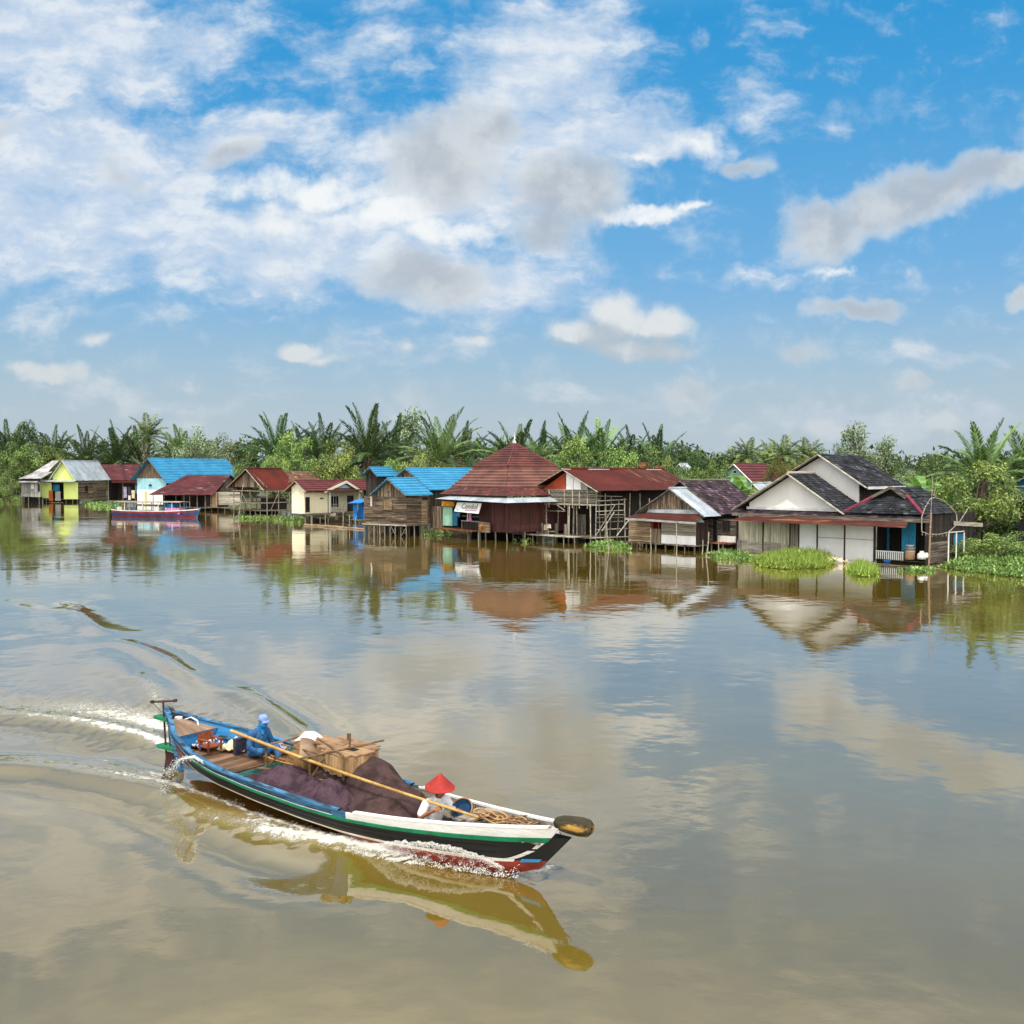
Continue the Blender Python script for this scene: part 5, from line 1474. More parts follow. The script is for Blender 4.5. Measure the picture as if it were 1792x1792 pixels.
lump('tarpaulin', 'net_brown', 4.0, 7.6, lambda s, y: .26 + .54 * ga(s, y, 4.9, .45, .9, .6) + .52 * ga(s, y, 5.95, .45, .6, .6) + .30 * ga(s, y, 6.75, .15, .6, .6) + drape(s, y), 'dark brown crumpled tarpaulin sloping from the plank box towards the red hat', 'tarpaulin', ns=160, nt=76)

# drum shaped plank box
t = bthing('plank_box', 'round ended tan plank box with a boarded lid standing amidships', 'box', (5.0, .36, 0))
ol = [(-1.0, .34), (-.72, .06), (.1, -.38), (.35, -.44), (.56, -.39), (.7, -.24), (.78, .0), (.76, .24), (.66, .42), (.46, .55), (.0, .55), (-.5, .48)]
ol = [(x, y) for x, y in ol]
r_ = .56
zt, zb = 1.15, .82
mb = MB()
pts = []
for i in range(len(ol)):
    p, q = Vector((*ol[i], 0)), Vector((*ol[(i + 1) % len(ol)], 0))
    k = max(1, round((q - p).length / .13))
    for j in range(k): pts.append(p.lerp(q, j / k))
for i in range(len(pts)):
    p, q = pts[i], pts[(i + 1) % len(pts)]
    c = (p + q) / 2; n_ = Vector((q.y - p.y, p.x - q.x, 0)).normalized()
    o = n_ * R.uniform(-.004, .008); sh = (q - p) * .02
    z0 = zb + R.uniform(-.015, .015)
    mb.prism([p + sh + o + Vector((0, 0, z0)), q - sh + o + Vector((0, 0, z0)), q - sh + o + Vector((0, 0, zt)), p + sh + o + Vector((0, 0, zt))], -n_ * .03, R.uniform(.3, .7))
mb.build('side_planks', M['box_wood'], t)
mb = MB()
nb = 7
for k in range(nb):
    y0, y1 = -r_ + 2 * r_ * k / nb + .006, -r_ + 2 * r_ * (k + 1) / nb - .006
    ex = xr_at([(x, y) for x, y in ol], (y0 + y1) / 2, 0)
    if not ex: continue
    cut = R.uniform(.3, .7)
    xa2, xb2 = ex
    xm2 = xa2 + (xb2 - xa2) * cut
    for a, b in ((xa2 - .01, xm2 - .004), (xm2 + .004, xb2 + .015)):
        z = zt + .004 + R.uniform(0, .012)
        mb.box(a, b, y0, y1, z, z + .025, R.uniform(.25, .75))
mb.build('lid', M['box_top'], t)
mb = MB(); mb.box(.22, .5, -.05, .08, zt + .03, zt + .046); mb.build('slot', M['dark'], t)
for (p, q, r) in (((.33, .0, zt), (.31, .02, zt + .26), .02), ((-.15, .42, zt), (-.16, .43, zt + .16), .04)):
    mb = MB(); mb.tube([p, q], r, 7); mb.build('peg', M['stick'], t)
for (p, q) in (((.18, -.62, zt + .05), (.5, .72, zt + .08)), ((-.7, .12, zt + .06), (.62, -.42, zt + .06))):
    mb = MB(); mb.tube([p, q], .018, 6); mb.build('lashing_bar', M['stick'], t)
mb = MB(); mb.bar((.6, -.41, zb - .06), (.6, -.42, zt + .06), .035, .035); mb.build('upright', M['stick'], t)
# cardboard sheets behind the box
for i, (c, sz, rt, mt, lb) in enumerate((((4.12, .40, 1.12), (.42, .34), (.3, .5, .3), 'cloth_white', 'white sheet of card lying on brown sacks behind the plank box'),
                                         ((4.4, .2, .98), (.4, .5), (1.0, .2, .9), 'ply_brown', 'curled brown card leaning behind the plank box'),
                                         ((3.78, .55, .98), (.36, .32), (.9, .5, -.4), 'box_top', 'small tan card standing beside the white sheet'))):
    t = bthing('cardboard_sheet', lb, 'cardboard', c)
    mb = MB(); gg = [[(sz[0] * (u - .5), sz[1] * (v - .5), .1 * math.sin(u * 2.6 + i) + .05 * v * v) for v in np.linspace(0, 1, 6)] for u in np.linspace(0, 1, 8)]
    mb.grid(gg); mb.grid([[(p[0], p[1], p[2] - .012) for p in r[::-1]] for r in gg])
    o = mb.build('sheet', M[mt], t, True); t.rotation_euler = (rt[0] * .6, rt[1] * .6, BA + rt[2])
def sack_at(p, r, mat, label, name='sack', sq=(1, 1, 1)):
    mb = MB(); mb.lathe([(0, 0), (r * .9, 0.02), (r * 1.08, r * .5), (r, r * 1.1), (r * .6, r * 1.6), (.15 * r, r * 1.75), (0, r * 1.76)], n=16)
    for i, v in enumerate(mb.v):
        k = 1 + .14 * mnoise.noise(Vector(v) * (2.2 / r) + Vector((i % 3, 2, 5)))
        mb.v[i] = (v[0] * k * sq[0], v[1] * k * sq[1], v[2] * sq[2])
    o = mb.build(name, M[mat], None, True, label, 'sack'); o.location = bw(p); o.rotation_euler = (0, 0, BA)
    return o
M['sack_brown'] = surf('sack_brown', '#7d5c34', '#5b4226', 3, tone=0, bump=.01, bscale=20)
sack_at((4.2, .35, .5), .28, 'sack_brown', 'bulging brown sack under the white sheet behind the plank box')
sack_at((3.8, .42, .48), .24, 'sack_brown', 'darker brown sack by the wooden rack post')
# rough stick rack
t = bthing('stick_rack', 'rough rack of lashed brown sticks straddling the purple net', 'rack', (0, 0, 0))
for p, q, r in (((3.32, .02, .48), (3.36, 0, 1.02), .026), ((4.7, -.06, .55), (4.75, -.1, 1.05), .028), ((3.5, .7, .42), (3.55, .7, 1.08), .026), ((4.8, .3, .6), (4.8, .3, 1.02), .022)):
    mb = MB(); mb.tube([p, q], r, 6); mb.build('post', M['stick'], t)
for p, q, r in (((3.32, -.08, 1.0), (3.8, .62, 1.16), .02), ((3.7, .1, 1.06), (5.0, .02, 1.1), .02), ((4.62, -.25, 1.02), (5.2, .3, 1.13), .02), ((4.72, -.1, .58), (5.05, -.02, 1.06), .02), ((3.36, .05, .6), (3.8, .2, 1.02), .016), ((3.2, -.1, .55), (3.75, .12, .6), .02), ((4.45, -.2, .6), (5.1, -.05, .66), .02)):
    mb = MB(); mb.tube([p, ((Vector(p) + Vector(q)) / 2 + Vector((0, 0, R.uniform(-.02, .02)))), q], r, 6); mb.build('rail', M['stick'], t)
# bamboo poles
def bamboo(p, q, r, label):
    t = bthing('bamboo_pole', label, 'pole')
    p, q = Vector(p), Vector(q); n = 22
    pts, rs = [], []
    for i in range(n + 1):
        c = p.lerp(q, i / n) + Vector((0, 0, -.05 * math.sin(math.pi * i / n)))
        for d_, k in ((-.012, 1), (0, 1.12), (.012, 1)):
            pts.append(c + (q - p).normalized() * d_); rs.append(r * k * (1 - .3 * i / n))
    mb = MB(); mb.tube(pts, rs, 8, .5); mb.build('cane', M['bamboo'], t, True)
bamboo(bl(405, 1279, 1.13), bl(836, 1430, .84), .034, 'long golden bamboo pole lying along the boat past the plank box')
bamboo(bl(436, 1308, .72), bl(512, 1338, .72), .022, 'short thin cane beside the helmsman below the long pole')
# things at the stern
M['chair_wood'] = surf('chair_wood', '#8a4a2c', '#5f3322', 2, tone=.4)
t = bthing('wooden_chair', 'low reddish wooden chair frame at the stern', 'chair', (1.68, -.06, .58))

t.scale = (.72, .72, .72)
for x in (-.3, .12):
    for y in (-.2, .22):
        mb = MB(); mb.box(x - .025, x + .025, y - .025, y + .025, .02, .36 if x > 0 else .5); mb.build('leg', M['chair_wood'], t)
mb = MB(); mb.box(-.33, .15, -.24, .26, .18, .21); mb.build('seat', M['chair_wood'], t)
for y in (-.2, .22):
    mb = MB(); mb.bar((-.34, y, .38), (.17, y, .385), .06, .035); mb.build('armrest', M['chair_wood'], t)
mb = MB(); gg = [[(-.34 + .03 * math.sin(u * 3), -.22 + .46 * u, .25 + .3 * v) for v in np.linspace(0, 1, 4)] for u in np.linspace(0, 1, 6)]; mb.grid(gg); mb.grid([[(p[0] - .03, p[1], p[2]) for p in r[::-1]] for r in gg]); mb.build('backrest', M['chair_wood'], t)
M['floral'] = surf('floral', '#31486f', '#26395c', 3, tone=0)
def floral():
    m, g, b = base_mat('floral_cloth')
    co = g.n('ShaderNodeTexCoord').outputs['Object']
    v = g.n('ShaderNodeTexVoronoi'); g.put(v.inputs['Vector'], co); v.inputs['Scale'].default_value = 17
    f = g.sm(v.outputs['Distance'], .42, .5)
    c2 = g.mix(g.sm(g.noise(co, 9), .5, .56), lin('#dfe4ea'), lin('#d9c68a'))
    g.put(b.inputs['Base Color'], g.mix(f, c2, lin('#2c4f86'))); b.inputs['Roughness'].default_value = .9
    return m
M['floral'] = floral()
def sheet_thing(name, mat, c, L, W_, h, seed, label, cat, rz=0, fold=.08):
    t = bthing(name, label, cat, c)
    t.rotation_euler = (0, 0, BA + rz)
    n, k = 26, 22
    gg = []
    for i in range(n + 1):
        r = []
        for j in range(k + 1):
            u, v = i / n, j / k
            d = math.exp(-((u - .5) / .33) ** 2 - ((v - .5) / .33) ** 2)
            z = h * d + fold * (1 - 2 * abs(mnoise.noise(Vector((u * 3.2, v * 3.2, seed))))) * .7
            r.append((L * (u - .5) * (1 + .1 * mnoise.noise(Vector((v * 3, seed, 1)))), W_ * (v - .5) * (1 + .1 * mnoise.noise(Vector((u * 3, seed, 7)))), max(0, z)))
        gg.append(r)
    mb = MB(); mb.grid(gg); mb.grid([[(p[0], p[1], p[2] - .012) for p in r[::-1]] for r in gg])
    mb.build('cloth', M[mat], t, True)
sheet_thing('floral_bundle', 'floral', (1.32, .06, .61), .42, .6, .26, 3, 'blue and white flowered cloth bundle by the stern bulkhead', 'cloth', fold=.12)
sheet_thing('canvas_sheet', 'cloth_cream', (1.86, .4, .57), .62, .55, .2, 8, 'crumpled cream canvas sheet between the chair frame and the helmsman', 'cloth', .4, fold=.12)
sheet_thing('grey_rag', 'cloth_lilac', (2.85, .74, .70), .42, .2, .1, 12, 'bundle of grey rags on the far gunwale in front of the helmsman', 'cloth', .1, fold=.06)
t = bthing('dark_box', 'small dark upright box beside the blue helmsman', 'box', (2.16, .3, .57))
mb = MB(); mb.box(-.05, .05, -.16, .16, 0, .3); mb.build('case', M['cloth_dark'], t); mb = MB(); mb.box(-.055, .055, -.165, .165, .302, .33); mb.build('lid', M['cloth_dark'], t)
# fore part: plank, ropes, hoop basket
t = bthing('loose_plank', 'grey weathered plank lying across the bow beside the rope coil', 'plank', (0, 0, 0))
a, b = Vector((8.45, -.2, .68)), Vector((8.7, .62, .74))
mb = MB(); mb.bar(a, b, .16, .04); mb.build('board', M['inner_wood'], t); mb = MB(); mb.bar(a + Vector((.2, .02, .02)), b + Vector((.16, -.06, .02)), .1, .04, .7); mb.build('board', M['inner_wood'], t)
t = bthing('rope_coil', 'tangled tan rope heaped in the bow behind the log', 'rope', (9.22, .06, .71))
mb = MB()
for k in range(11):
    ph = R.uniform(0, 6.28); cx2, cy2 = R.uniform(-.3, .35), R.uniform(-.08, .08); a1, a2 = R.uniform(.15, .35), R.uniform(.08, .17)
    pts = [(cx2 + a1 * math.cos(a + ph) * (1 + .12 * math.sin(3 * a)), cy2 + a2 * math.sin(a + ph) * (1 + .1 * math.cos(2 * a)), .03 + k * .01 + .02 * math.sin(4 * a + k)) for a in np.linspace(0, 6.6, 30)]
    mb.tube(pts, .014, 5, R.random())
mb.build('strands', M['rope'], t, True)
mb = MB()
for s in (8.6, 8.85, 9.1, 9.35, 9.6, 9.85):
    w = tabv(TB, s) - .07; mb.box(s, s + .235, -w, w, .64, .675, R.random())
mb.build('foredeck', M['inner_wood'], boat)
t = bthing('hoop_basket', 'round cane hoop with a blue lining held by the man in the red hat', 'basket', (8.2, .2, .70))
t.rotation_euler = (rad(50), rad(8), BA)
mb = MB(); mb.tube([(.2 * math.cos(a), .2 * math.sin(a), 0) for a in np.linspace(0, 2 * math.pi, 29)], .013, 6); mb.build('hoop', M['box_top'], t, True)
mb = MB(); mb.lathe([(.19, -.005), (.17, -.08), (.1, -.14), (0, -.16)], n=20); mb.lathe([(0, -.15), (.09, -.13), (.16, -.075), (.18, 0)], n=20); M['lining_blue'] = surf('lining_blue', '#33587f', '#223f60', 6, tone=.2)
mb.build('lining', M['lining_blue'], t, True)

# ------------------------------------------------------------------ people
def cap(mb, p, q, r0, r1, n=12, m=4):
    """tapered capsule"""
    p, q = Vector(p), Vector(q)
    d = q - p; L = d.length
    d = d.normalized() if L > 1e-6 else Vector((0, 0, 1))
    pts, rs = [], []
    for i in range(m + 1):
        a = math.pi / 2 * (1 - i / m); pts.append(p - d * r0 * math.sin(a)); rs.append(max(.0005, r0 * math.cos(a)))
    for i in range(m + 1):
        a = math.pi / 2 * i / m; pts.append(q + d * r1 * math.sin(a)); rs.append(max(.0005, r1 * math.cos(a)))
    ref = d.orthogonal().normalized(); b = d.cross(ref)
    base = len(mb.v); M_ = len(pts)
    for c, r in zip(pts, rs):
        for k in range(n):
            an = 2 * math.pi * k / n; mb.v.append(tuple(c + (ref * math.cos(an) + b * math.sin(an)) * r))
    for i in range(M_ - 1):
        for k in range(n):
            mb.f.append((base + i * n + k, base + i * n + (k + 1) % n, base + (i + 1) * n + (k + 1) % n, base + (i + 1) * n + k)); mb.t.append(.5)
    mb.f.append(tuple(base + k for k in range(n - 1, -1, -1))); mb.t.append(.5)
    mb.f.append(tuple(base + (M_ - 1) * n + k for k in range(n))); mb.t.append(.5)
def ell(mb, c, r, n=16, m=10, rot=None):
    c = Vector(c); rows = []
    for i in range(m + 1):
        th = math.pi * i / m
        rows.append([c + ((rot @ Vector((r[0] * math.sin(th) * math.cos(a), r[1] * math.sin(th) * math.sin(a), -r[2] * math.cos(th)))) if rot else Vector((r[0] * math.sin(th) * math.cos(a), r[1] * math.sin(th) * math.sin(a), -r[2] * math.cos(th)))) for a in np.linspace(0, 2 * math.pi, n + 1)[:-1]])
    rows[0] = [c + (rows[0][0] - c) + Vector((.0005 * math.cos(a), .0005 * math.sin(a), 0)) for a in np.linspace(0, 2 * math.pi, n + 1)[:-1]]
    rows[-1] = [c + (rows[-1][0] - c) + Vector((.0005 * math.cos(a), .0005 * math.sin(a), 0)) for a in np.linspace(0, 2 * math.pi, n + 1)[:-1]]
    mb.grid(rows, .5, True)
    nb = len(mb.v)
    mb.f.append(tuple(range(nb - n * (m + 1), nb - n * m))[::-1]); mb.t.append(.5)
    mb.f.append(tuple(range(nb - n, nb))); mb.t.append(.5)
def skin(mb, name, mat, parent, vox=.008, sm=4):
    o = mb.build(name, M[mat], parent, True)
    r = o.modifiers.new('fuse', 'REMESH'); r.mode = 'VOXEL'; r.voxel_size = vox; r.use_smooth_shade = True
    s = o.modifiers.new('soften', 'SMOOTH'); s.factor = .5; s.iterations = sm
    return o
M['skin_brown'] = surf('skin_brown', '#8a5637', '#744529', 5, tone=0, rough=.5, spec=.4)
M['denim'] = surf('denim', '#3b668e', '#2b4d72', 5, tone=0, rough=.9, spec=.1, bump=.012, bscale=16)
M['scarf_blue'] = surf('scarf_blue', '#2f7cba', '#2668a0', 5, tone=0, rough=.9, spec=.1)
M['cap_blue'] = surf('cap_blue', '#7d93c0', '#6178aa', 5, tone=0, rough=.9, spec=.1, stain=('#3a62a8', 4, .55, .65))
M['tee_white'] = surf('tee_white', '#dcdada', '#cfcaca', 4, tone=0, stain=('#dcaeb2', 2.5, .56, .7), rough=.9, spec=.1, bump=.01, bscale=14)
M['hat_red'] = surf('hat_red', '#a5332b', '#8a2a24', 3, tone=0, rough=.7, spec=.2)
M['shorts_dark'] = surf('shorts_dark', '#32343c', '#23252c', 4, tone=0)
def hand(mb, wrist, dirv, up, curl=.6, thumb=1, spread=.018):
    """palm, four bent fingers and a thumb, fused to the arm"""
    d = Vector(dirv).normalized(); u = Vector(up); u = (u - d * u.dot(d)).normalized(); s = d.cross(u) * thumb
    w = Vector(wrist)
    for k in (-1, 0, 1): cap(mb, w + s * .022 * k + d * .015, w + d * .085 + s * .026 * k, .016, .014, 8, 3)
    for k, L in enumerate((.068, .078, .072, .055)):
        b = w + d * .088 + s * (.033 - .022 * k)
        m1 = b + (d * math.cos(curl * .7) - u * math.sin(curl * .7)) * L * .55
        m2 = m1 + (d * math.cos(curl * 1.9) - u * math.sin(curl * 1.9)) * L * .5
        cap(mb, b, m1, .0092, .0085, 8, 3); cap(mb, m1, m2, .0085, .0075, 8, 3)
    tb = w + d * .03 + s * .034
    t1 = tb + (d * .6 + s * .7 - u * .2).normalized() * .04; t2 = t1 + (d * .85 + s * .1 - u * .5).normalized() * .032
    cap(mb, tb, t1, .0115, .0095, 8, 3); cap(mb, t1, t2, .0095, .0085, 8, 3)
def head(mb, c, yaw=0, pitch=0, s=1.0):
    """skull, jaw, nose, brow, ears; returns the head's rotation"""
    rot = (Matrix.Rotation(yaw, 3, 'Z') @ Matrix.Rotation(pitch, 3, 'Y'))
    c = Vector(c); P = lambda x, y, z: c + rot @ Vector((x, y, z)) * s
    ell(mb, P(-.005, 0, .02), (.098 * s, .077 * s, .105 * s), rot=rot)
    ell(mb, P(.03, 0, -.055), (.062 * s, .056 * s, .065 * s), rot=rot)
    cap(mb, P(.092, 0, .02), P(.112, 0, -.022), .010 * s, .014 * s, 8, 3)
    for y in (-1, 1):
        cap(mb, P(.078, .012 * y, .035), P(.068, .055 * y, .032), .014 * s, .012 * s, 8, 3)
        ell(mb, P(-.01, .079 * y, -.005), (.022 * s, .01 * s, .034 * s), 10, 8, rot)
        cap(mb, P(.075, .03 * y, -.03), P(.06, .045 * y, -.04), .02 * s, .018 * s, 8, 3)
    cap(mb, P(.085, -.02, -.058), P(.085, .02, -.058), .011 * s, .011 * s, 8, 3)
    return P, rot
# helmsman in blue
t = bthing('person', 'person in a blue jacket, cap and face scarf sitting at the stern platform looking ahead', 'person', (2.52, .38, .565))
mb = MB()
hip = Vector((0, 0, .1)); chest = Vector((.12, .0, .42)); nk = Vector((.19, 0, .60)); hd = Vector((.27, 0, .74))
cap(mb, hip, chest, .13, .14); cap(mb, chest + Vector((0, -.12, .09)), chest + Vector((0, .12, .09)), .07, .07); cap(mb, chest, nk, .1, .055); cap(mb, nk, hd - Vector((.01, 0, .04)), .055, .05)
P, rot = head(mb, hd, rad(-12), rad(6))
armL = [(chest + Vector((0, .19, .09))), Vector((.2, .27, .24)), Vector((.42, .2, .16))]
armR = [(chest + Vector((0, -.19, .09))), Vector((.14, -.26, .24)), Vector((.36, -.16, .14))]
for A in (armL, armR):
    cap(mb, A[0], A[1], .05, .042); cap(mb, A[1], A[2], .04, .028)
hand(mb, armL[2], (1, -.15, -.25), (0, 0, 1), .7, -1); hand(mb, armR[2], (1, .2, -.25), (0, 0, 1), .7, 1)
legs = []
for y in (-1, 1):
    kn = Vector((.42, .2 * y, .2)); ft = Vector((.3, -.06 * y + .03, .04)) if y < 0 else Vector((.62, .1, .03))
    legs.append((hip + Vector((.02, .08 * y, -.02)), kn, ft)); cap(mb, legs[-1][0], kn, .085, .06); cap(mb, kn, ft, .055, .04); cap(mb, ft, ft + Vector((.15, .02, -.01)), .04, .03)
skin(mb, 'body', 'skin_brown', t, .007)
mb = MB()
cap(mb, hip + Vector((0, 0, .0)), chest, .158, .165); cap(mb, chest + Vector((0, -.12, .085)), chest + Vector((0, .12, .085)), .09, .09); cap(mb, chest, nk - Vector((.01, 0, .03)), .125, .08)
for A in (armL, armR): cap(mb, A[0], A[1], .072, .06); cap(mb, A[1], A[2] - (A[2] - A[1]) * .1, .058, .046)
skin(mb, 'jacket', 'denim', t, .01, 3)
mb = MB()
for a, b, c in legs: cap(mb, a, b, .105, .08); cap(mb, b, c + (b - c) * .12, .075, .06)
cap(mb, hip + Vector((0, -.06, -.01)), hip + Vector((0, .06, -.01)), .115, .115)
skin(mb, 'trousers', 'denim', t, .01, 3)
mb = MB()
ell(mb, P(.025, 0, -.05), (.082, .078, .075), rot=rot); cap(mb, P(-.02, 0, -.06), nk + Vector((-.01, 0, -.01)), .085, .085); cap(mb, P(.0, 0, -.03), P(-.05, 0, -.02), .085, .07); cap(mb, nk + Vector((.05, 0, -.02)), nk + Vector((.09, -.02, -.1)), .06, .03)
ell(mb, P(-.03, 0, .01), (.088, .087, .09), rot=rot)
skin(mb, 'face_scarf', 'scarf_blue', t, .008, 3)
mb = MB(); rows = []
for z, r in ((.045, 1.0), (.08, 1.0), (.11, .9), (.135, .68), (.15, .35), (.153, .02)): rows.append([P(-.008 + .112 * r * math.cos(a), .095 * r * math.sin(a), z) for a in np.linspace(0, 2 * math.pi, 21)[:-1]])
mb.grid(rows, .5, True)
vis = [[P(.09 + .0 + v * .085 * math.cos(a), .088 * math.sin(a) * (1 - .12 * v), .052 - .02 * v - .012 * (math.sin(a) ** 2)) for a in np.linspace(-1.35, 1.35, 11)] for v in (0, .5, 1)]
mb.grid(vis); mb.grid([[p - rot @ Vector((0, 0, .006)) for p in r[::-1]] for r in vis])
mb.build('cap', M['cap_blue'], t, True)
mb = MB()
for y in (-1, 1): ell(mb, P(.083, .032 * y, .018), (.012, .014, .01), 10, 8, rot)
mb.build('eyes', M['dark'], t, True)

# man in the red hat
t = bthing('person', 'person in a red conical hat and white shirt bent over a hoop basket', 'person', (7.72, .02, .31))
t.rotation_euler = (0, 0, BA - rad(12))
mb = MB()
hip = Vector((0, 0, .1)); chest = Vector((.09, 0, .42)); nk = Vector((.15, 0, .58)); hd = Vector((.21, 0, .72))
cap(mb, hip, chest, .13, .13); cap(mb, chest + Vector((0, -.13, .08)), chest + Vector((0, .13, .08)), .068, .068); cap(mb, chest, nk, .1, .055); cap(mb, nk, hd - Vector((.01, 0, .04)), .055, .05)
P, rot = head(mb, hd, rad(-20), rad(7))
armR = [chest + Vector((0, -.2, .08)), Vector((.10, -.33, .30)), Vector((.34, -.2, .46))]
armL = [chest + Vector((0, .2, .08)), Vector((.25, .27, .30)), Vector((.47, .18, .42))]
for A in (armR, armL): cap(mb, A[0], A[1], .05, .042); cap(mb, A[1], A[2], .042, .027)
hand(mb, armR[2], (.55, .4, .35), (.4, -.6, .5), 1.2, 1); hand(mb, armL[2], (.9, -.3, .1), (0, .2, 1), 1.1, -1)
legs = []
for y in (-1, 1):
    kn = Vector((.40, .24 * y, .16)); ft = Vector((.24, -.06 * y, .05)); legs.append((hip + Vector((.02, .09 * y, -.02)), kn, ft)); cap(mb, legs[-1][0], kn, .085, .06); cap(mb, kn, ft, .055, .038); cap(mb, ft, ft + Vector((.12, -.06 * y, -.01)), .038, .03)
skin(mb, 'body', 'skin_brown', t, .007)
mb = MB()
cap(mb, hip + Vector((0, 0, .02)), chest, .152, .155); cap(mb, chest + Vector((0, -.13, .078)), chest + Vector((0, .13, .078)), .088, .088); cap(mb, chest, nk - Vector((.01, 0, .045)), .122, .085)
for A in (armR, armL): cap(mb, A[0], A[0].lerp(A[1], .72), .075, .075)
skin(mb, 'shirt', 'tee_white', t, .01, 3)
mb = MB()
for a, b, c in legs: cap(mb, a, a.lerp(b, .9), .1, .085)
cap(mb, hip + Vector((0, -.06, -.02)), hip + Vector((0, .06, -.02)), .12, .12)
skin(mb, 'shorts', 'shorts_dark', t, .01, 3)
mb = MB(); rows = []
for r, z in ((.002, .275), (.05, .228), (.12, .158), (.19, .09), (.252, .03), (.252, .02), (.19, .078), (.12, .145), (.05, .21), (.002, .25)): rows.append([P(-.01 + r * math.cos(a), r * math.sin(a), z + .02) for a in np.linspace(0, 2 * math.pi, 29)[:-1]])
mb.grid(rows, .5, True); mb.build('conical_hat', M['hat_red'], t)
mb = MB(); ell(mb, P(-.025, 0, .02), (.1, .086, .1), rot=rot); mb.build('hair', M['dark'], t, True)
mb = MB(); mb.tube([P(0, .085, .03), P(.03, .07, -.06), P(.045, 0, -.122), P(.03, -.07, -.06), P(0, -.085, .03)], .012, 6); mb.build('chin_strap', M['cloth_dark'], t, True)
mb = MB()
for y in (-1, 1): ell(mb, P(.083, .032 * y, .018), (.012, .014, .01), 10, 8, rot)
mb.build('eyes', M['dark'], t, True)
mb = MB(); mb.box(7.35, 7.95, -.55, .55, .27, .31); mb.build('seat_board', M['inner_wood'], boat)

# ================================================================== ground, bank
SH = [(-420, 330), (-330, 290), (-230, 262)] + [tuple(at(px, py)[:2]) for px, py in ((-60, 868.5), (0, 869.5), (60, 872), (130, 875), (200, 878), (300, 882), (400, 888), (500, 894), (620, 903), (700, 912), (800, 920), (900, 926), (1000, 930), (1100, 937), (1200, 945), (1300, 951), (1400, 956), (1500, 960), (1600, 964), (1700, 974), (1792, 985), (1900, 995))] + [(75, 50), (120, 5), (170, -60)]
SH = np.array(SH)
def dist_poly(X, Y, pl):
    best = np.full(X.shape, 1e9); side = np.zeros(X.shape)
    tt = np.zeros(X.shape)
    acc = 0
    tot = sum(math.dist(pl[i], pl[i + 1]) for i in range(len(pl) - 1))
    for i in range(len(pl) - 1):
        ax, ay = pl[i][0], pl[i][1]; bx, by = pl[i + 1][0], pl[i + 1][1]
        dx, dy = bx - ax, by - ay; L2 = dx * dx + dy * dy
        t = np.clip(((X - ax) * dx + (Y - ay) * dy) / L2, 0, 1)
        d = np.hypot(X - ax - t * dx, Y - ay - t * dy)
        m = d < best
        best = np.where(m, d, best)
        side = np.where(m, np.sign((X - ax) * dy - (Y - ay) * dx), side)
        tt = np.where(m, (acc + t * math.sqrt(L2)) / tot, tt)
        acc += math.sqrt(L2)
    return best, side, tt
gx = np.concatenate([np.linspace(-3000, -420, 16)[:-1], np.linspace(-420, 220, 129), np.linspace(220, 3000, 16)[1:]])
gy = np.concatenate([np.linspace(-300, 20, 9)[:-1], np.linspace(20, 360, 86), np.linspace(360, 4000, 20)[1:]])
GX, GY = np.meshgrid(gx, gy, indexing='ij')
d_, s_, _t = dist_poly(GX, GY, SH)
land = -d_ * s_                      # positive inland (left of the line walking right)
GZ = np.where(land > 0, .75 * np.clip(land / 5, 0, 1), -2.2 * np.clip(-land / 12, 0, 1) - .05)
GZ += .15 * np.sin(GX * .21) * np.cos(GY * .17) * np.clip(land / 10, 0, 1)
mb = MB(); mb.grid([[(GX[i, j], GY[i, j], GZ[i, j]) for j in range(len(gy))] for i in range(len(gx))])
def ground_mat():
    m, g, b = base_mat('ground_soil')
    co = g.n('ShaderNodeTexCoord').outputs['Object']
    c = g.mix(g.sm(g.noise(co, .25, 6), .42, .58), lin('#5a4e3b'), lin('#4a5a2c'))
    g.put(b.inputs['Base Color'], g.mix(g.sm(g.noise(co, 2.5, 4), .4, .65), c, lin('#3c3a26'))); b.inputs['Roughness'].default_value = .95
    return m
go = mb.build('ground', ground_mat(), None, True, kind='structure')
if go.data.polygons[len(go.data.polygons) // 2].normal.z < 0: go.data.flip_normals()

# ================================================================== plants
def leaf_mat(name, c_dark, c_light, c_tip=None, trans=.28, rough=.45, hue=.03):
    m, g, b = base_mat(name)
    rnd = g.n('ShaderNodeObjectInfo').outputs['Random']
    t = g.attr('tone')
    c = g.mix(g.sm(t, .1, .9), lin(c_dark), lin(c_light))
    hs = g.n('ShaderNodeHueSaturation')
    g.put(hs.inputs['Hue'], g.m('ADD', .5 - hue / 2, g.m('MULTIPLY', rnd, hue)))
    g.put(hs.inputs['Value'], g.m('ADD', .8, g.m('MULTIPLY', rnd, .4)))
    g.put(hs.inputs['Color'], c)
    g.put(b.inputs['Base Color'], hs.outputs[0])
    b.inputs['Roughness'].default_value = rough
    b.inputs['Specular IOR Level'].default_value = .35
    tr = g.n('ShaderNodeBsdfTranslucent'); g.put(tr.inputs['Color'], g.mix(.5, hs.outputs[0], lin('#7d9a2a')))
    mx = g.n('ShaderNodeMixShader'); mx.inputs[0].default_value = trans
    g.nt.links.new(b.outputs[0], mx.inputs[1]); g.nt.links.new(tr.outputs[0], mx.inputs[2])
    g.nt.links.new(mx.outputs[0], g.nt.nodes['Material Output'].inputs['Surface'])
    return m
M['leaf_mid'] = leaf_mat('leaf_mid', '#2c421e', '#8da45c')
M['leaf_dark'] = leaf_mat('leaf_dark', '#20331b', '#5c7845')
M['leaf_bright'] = leaf_mat('leaf_bright', '#3b562a', '#a0b460')
M['leaf_yellow'] = leaf_mat('leaf_yellow', '#465428', '#a0a85c')
M['leaf_pale'] = leaf_mat('leaf_pale', '#3f5238', '#a3af88')
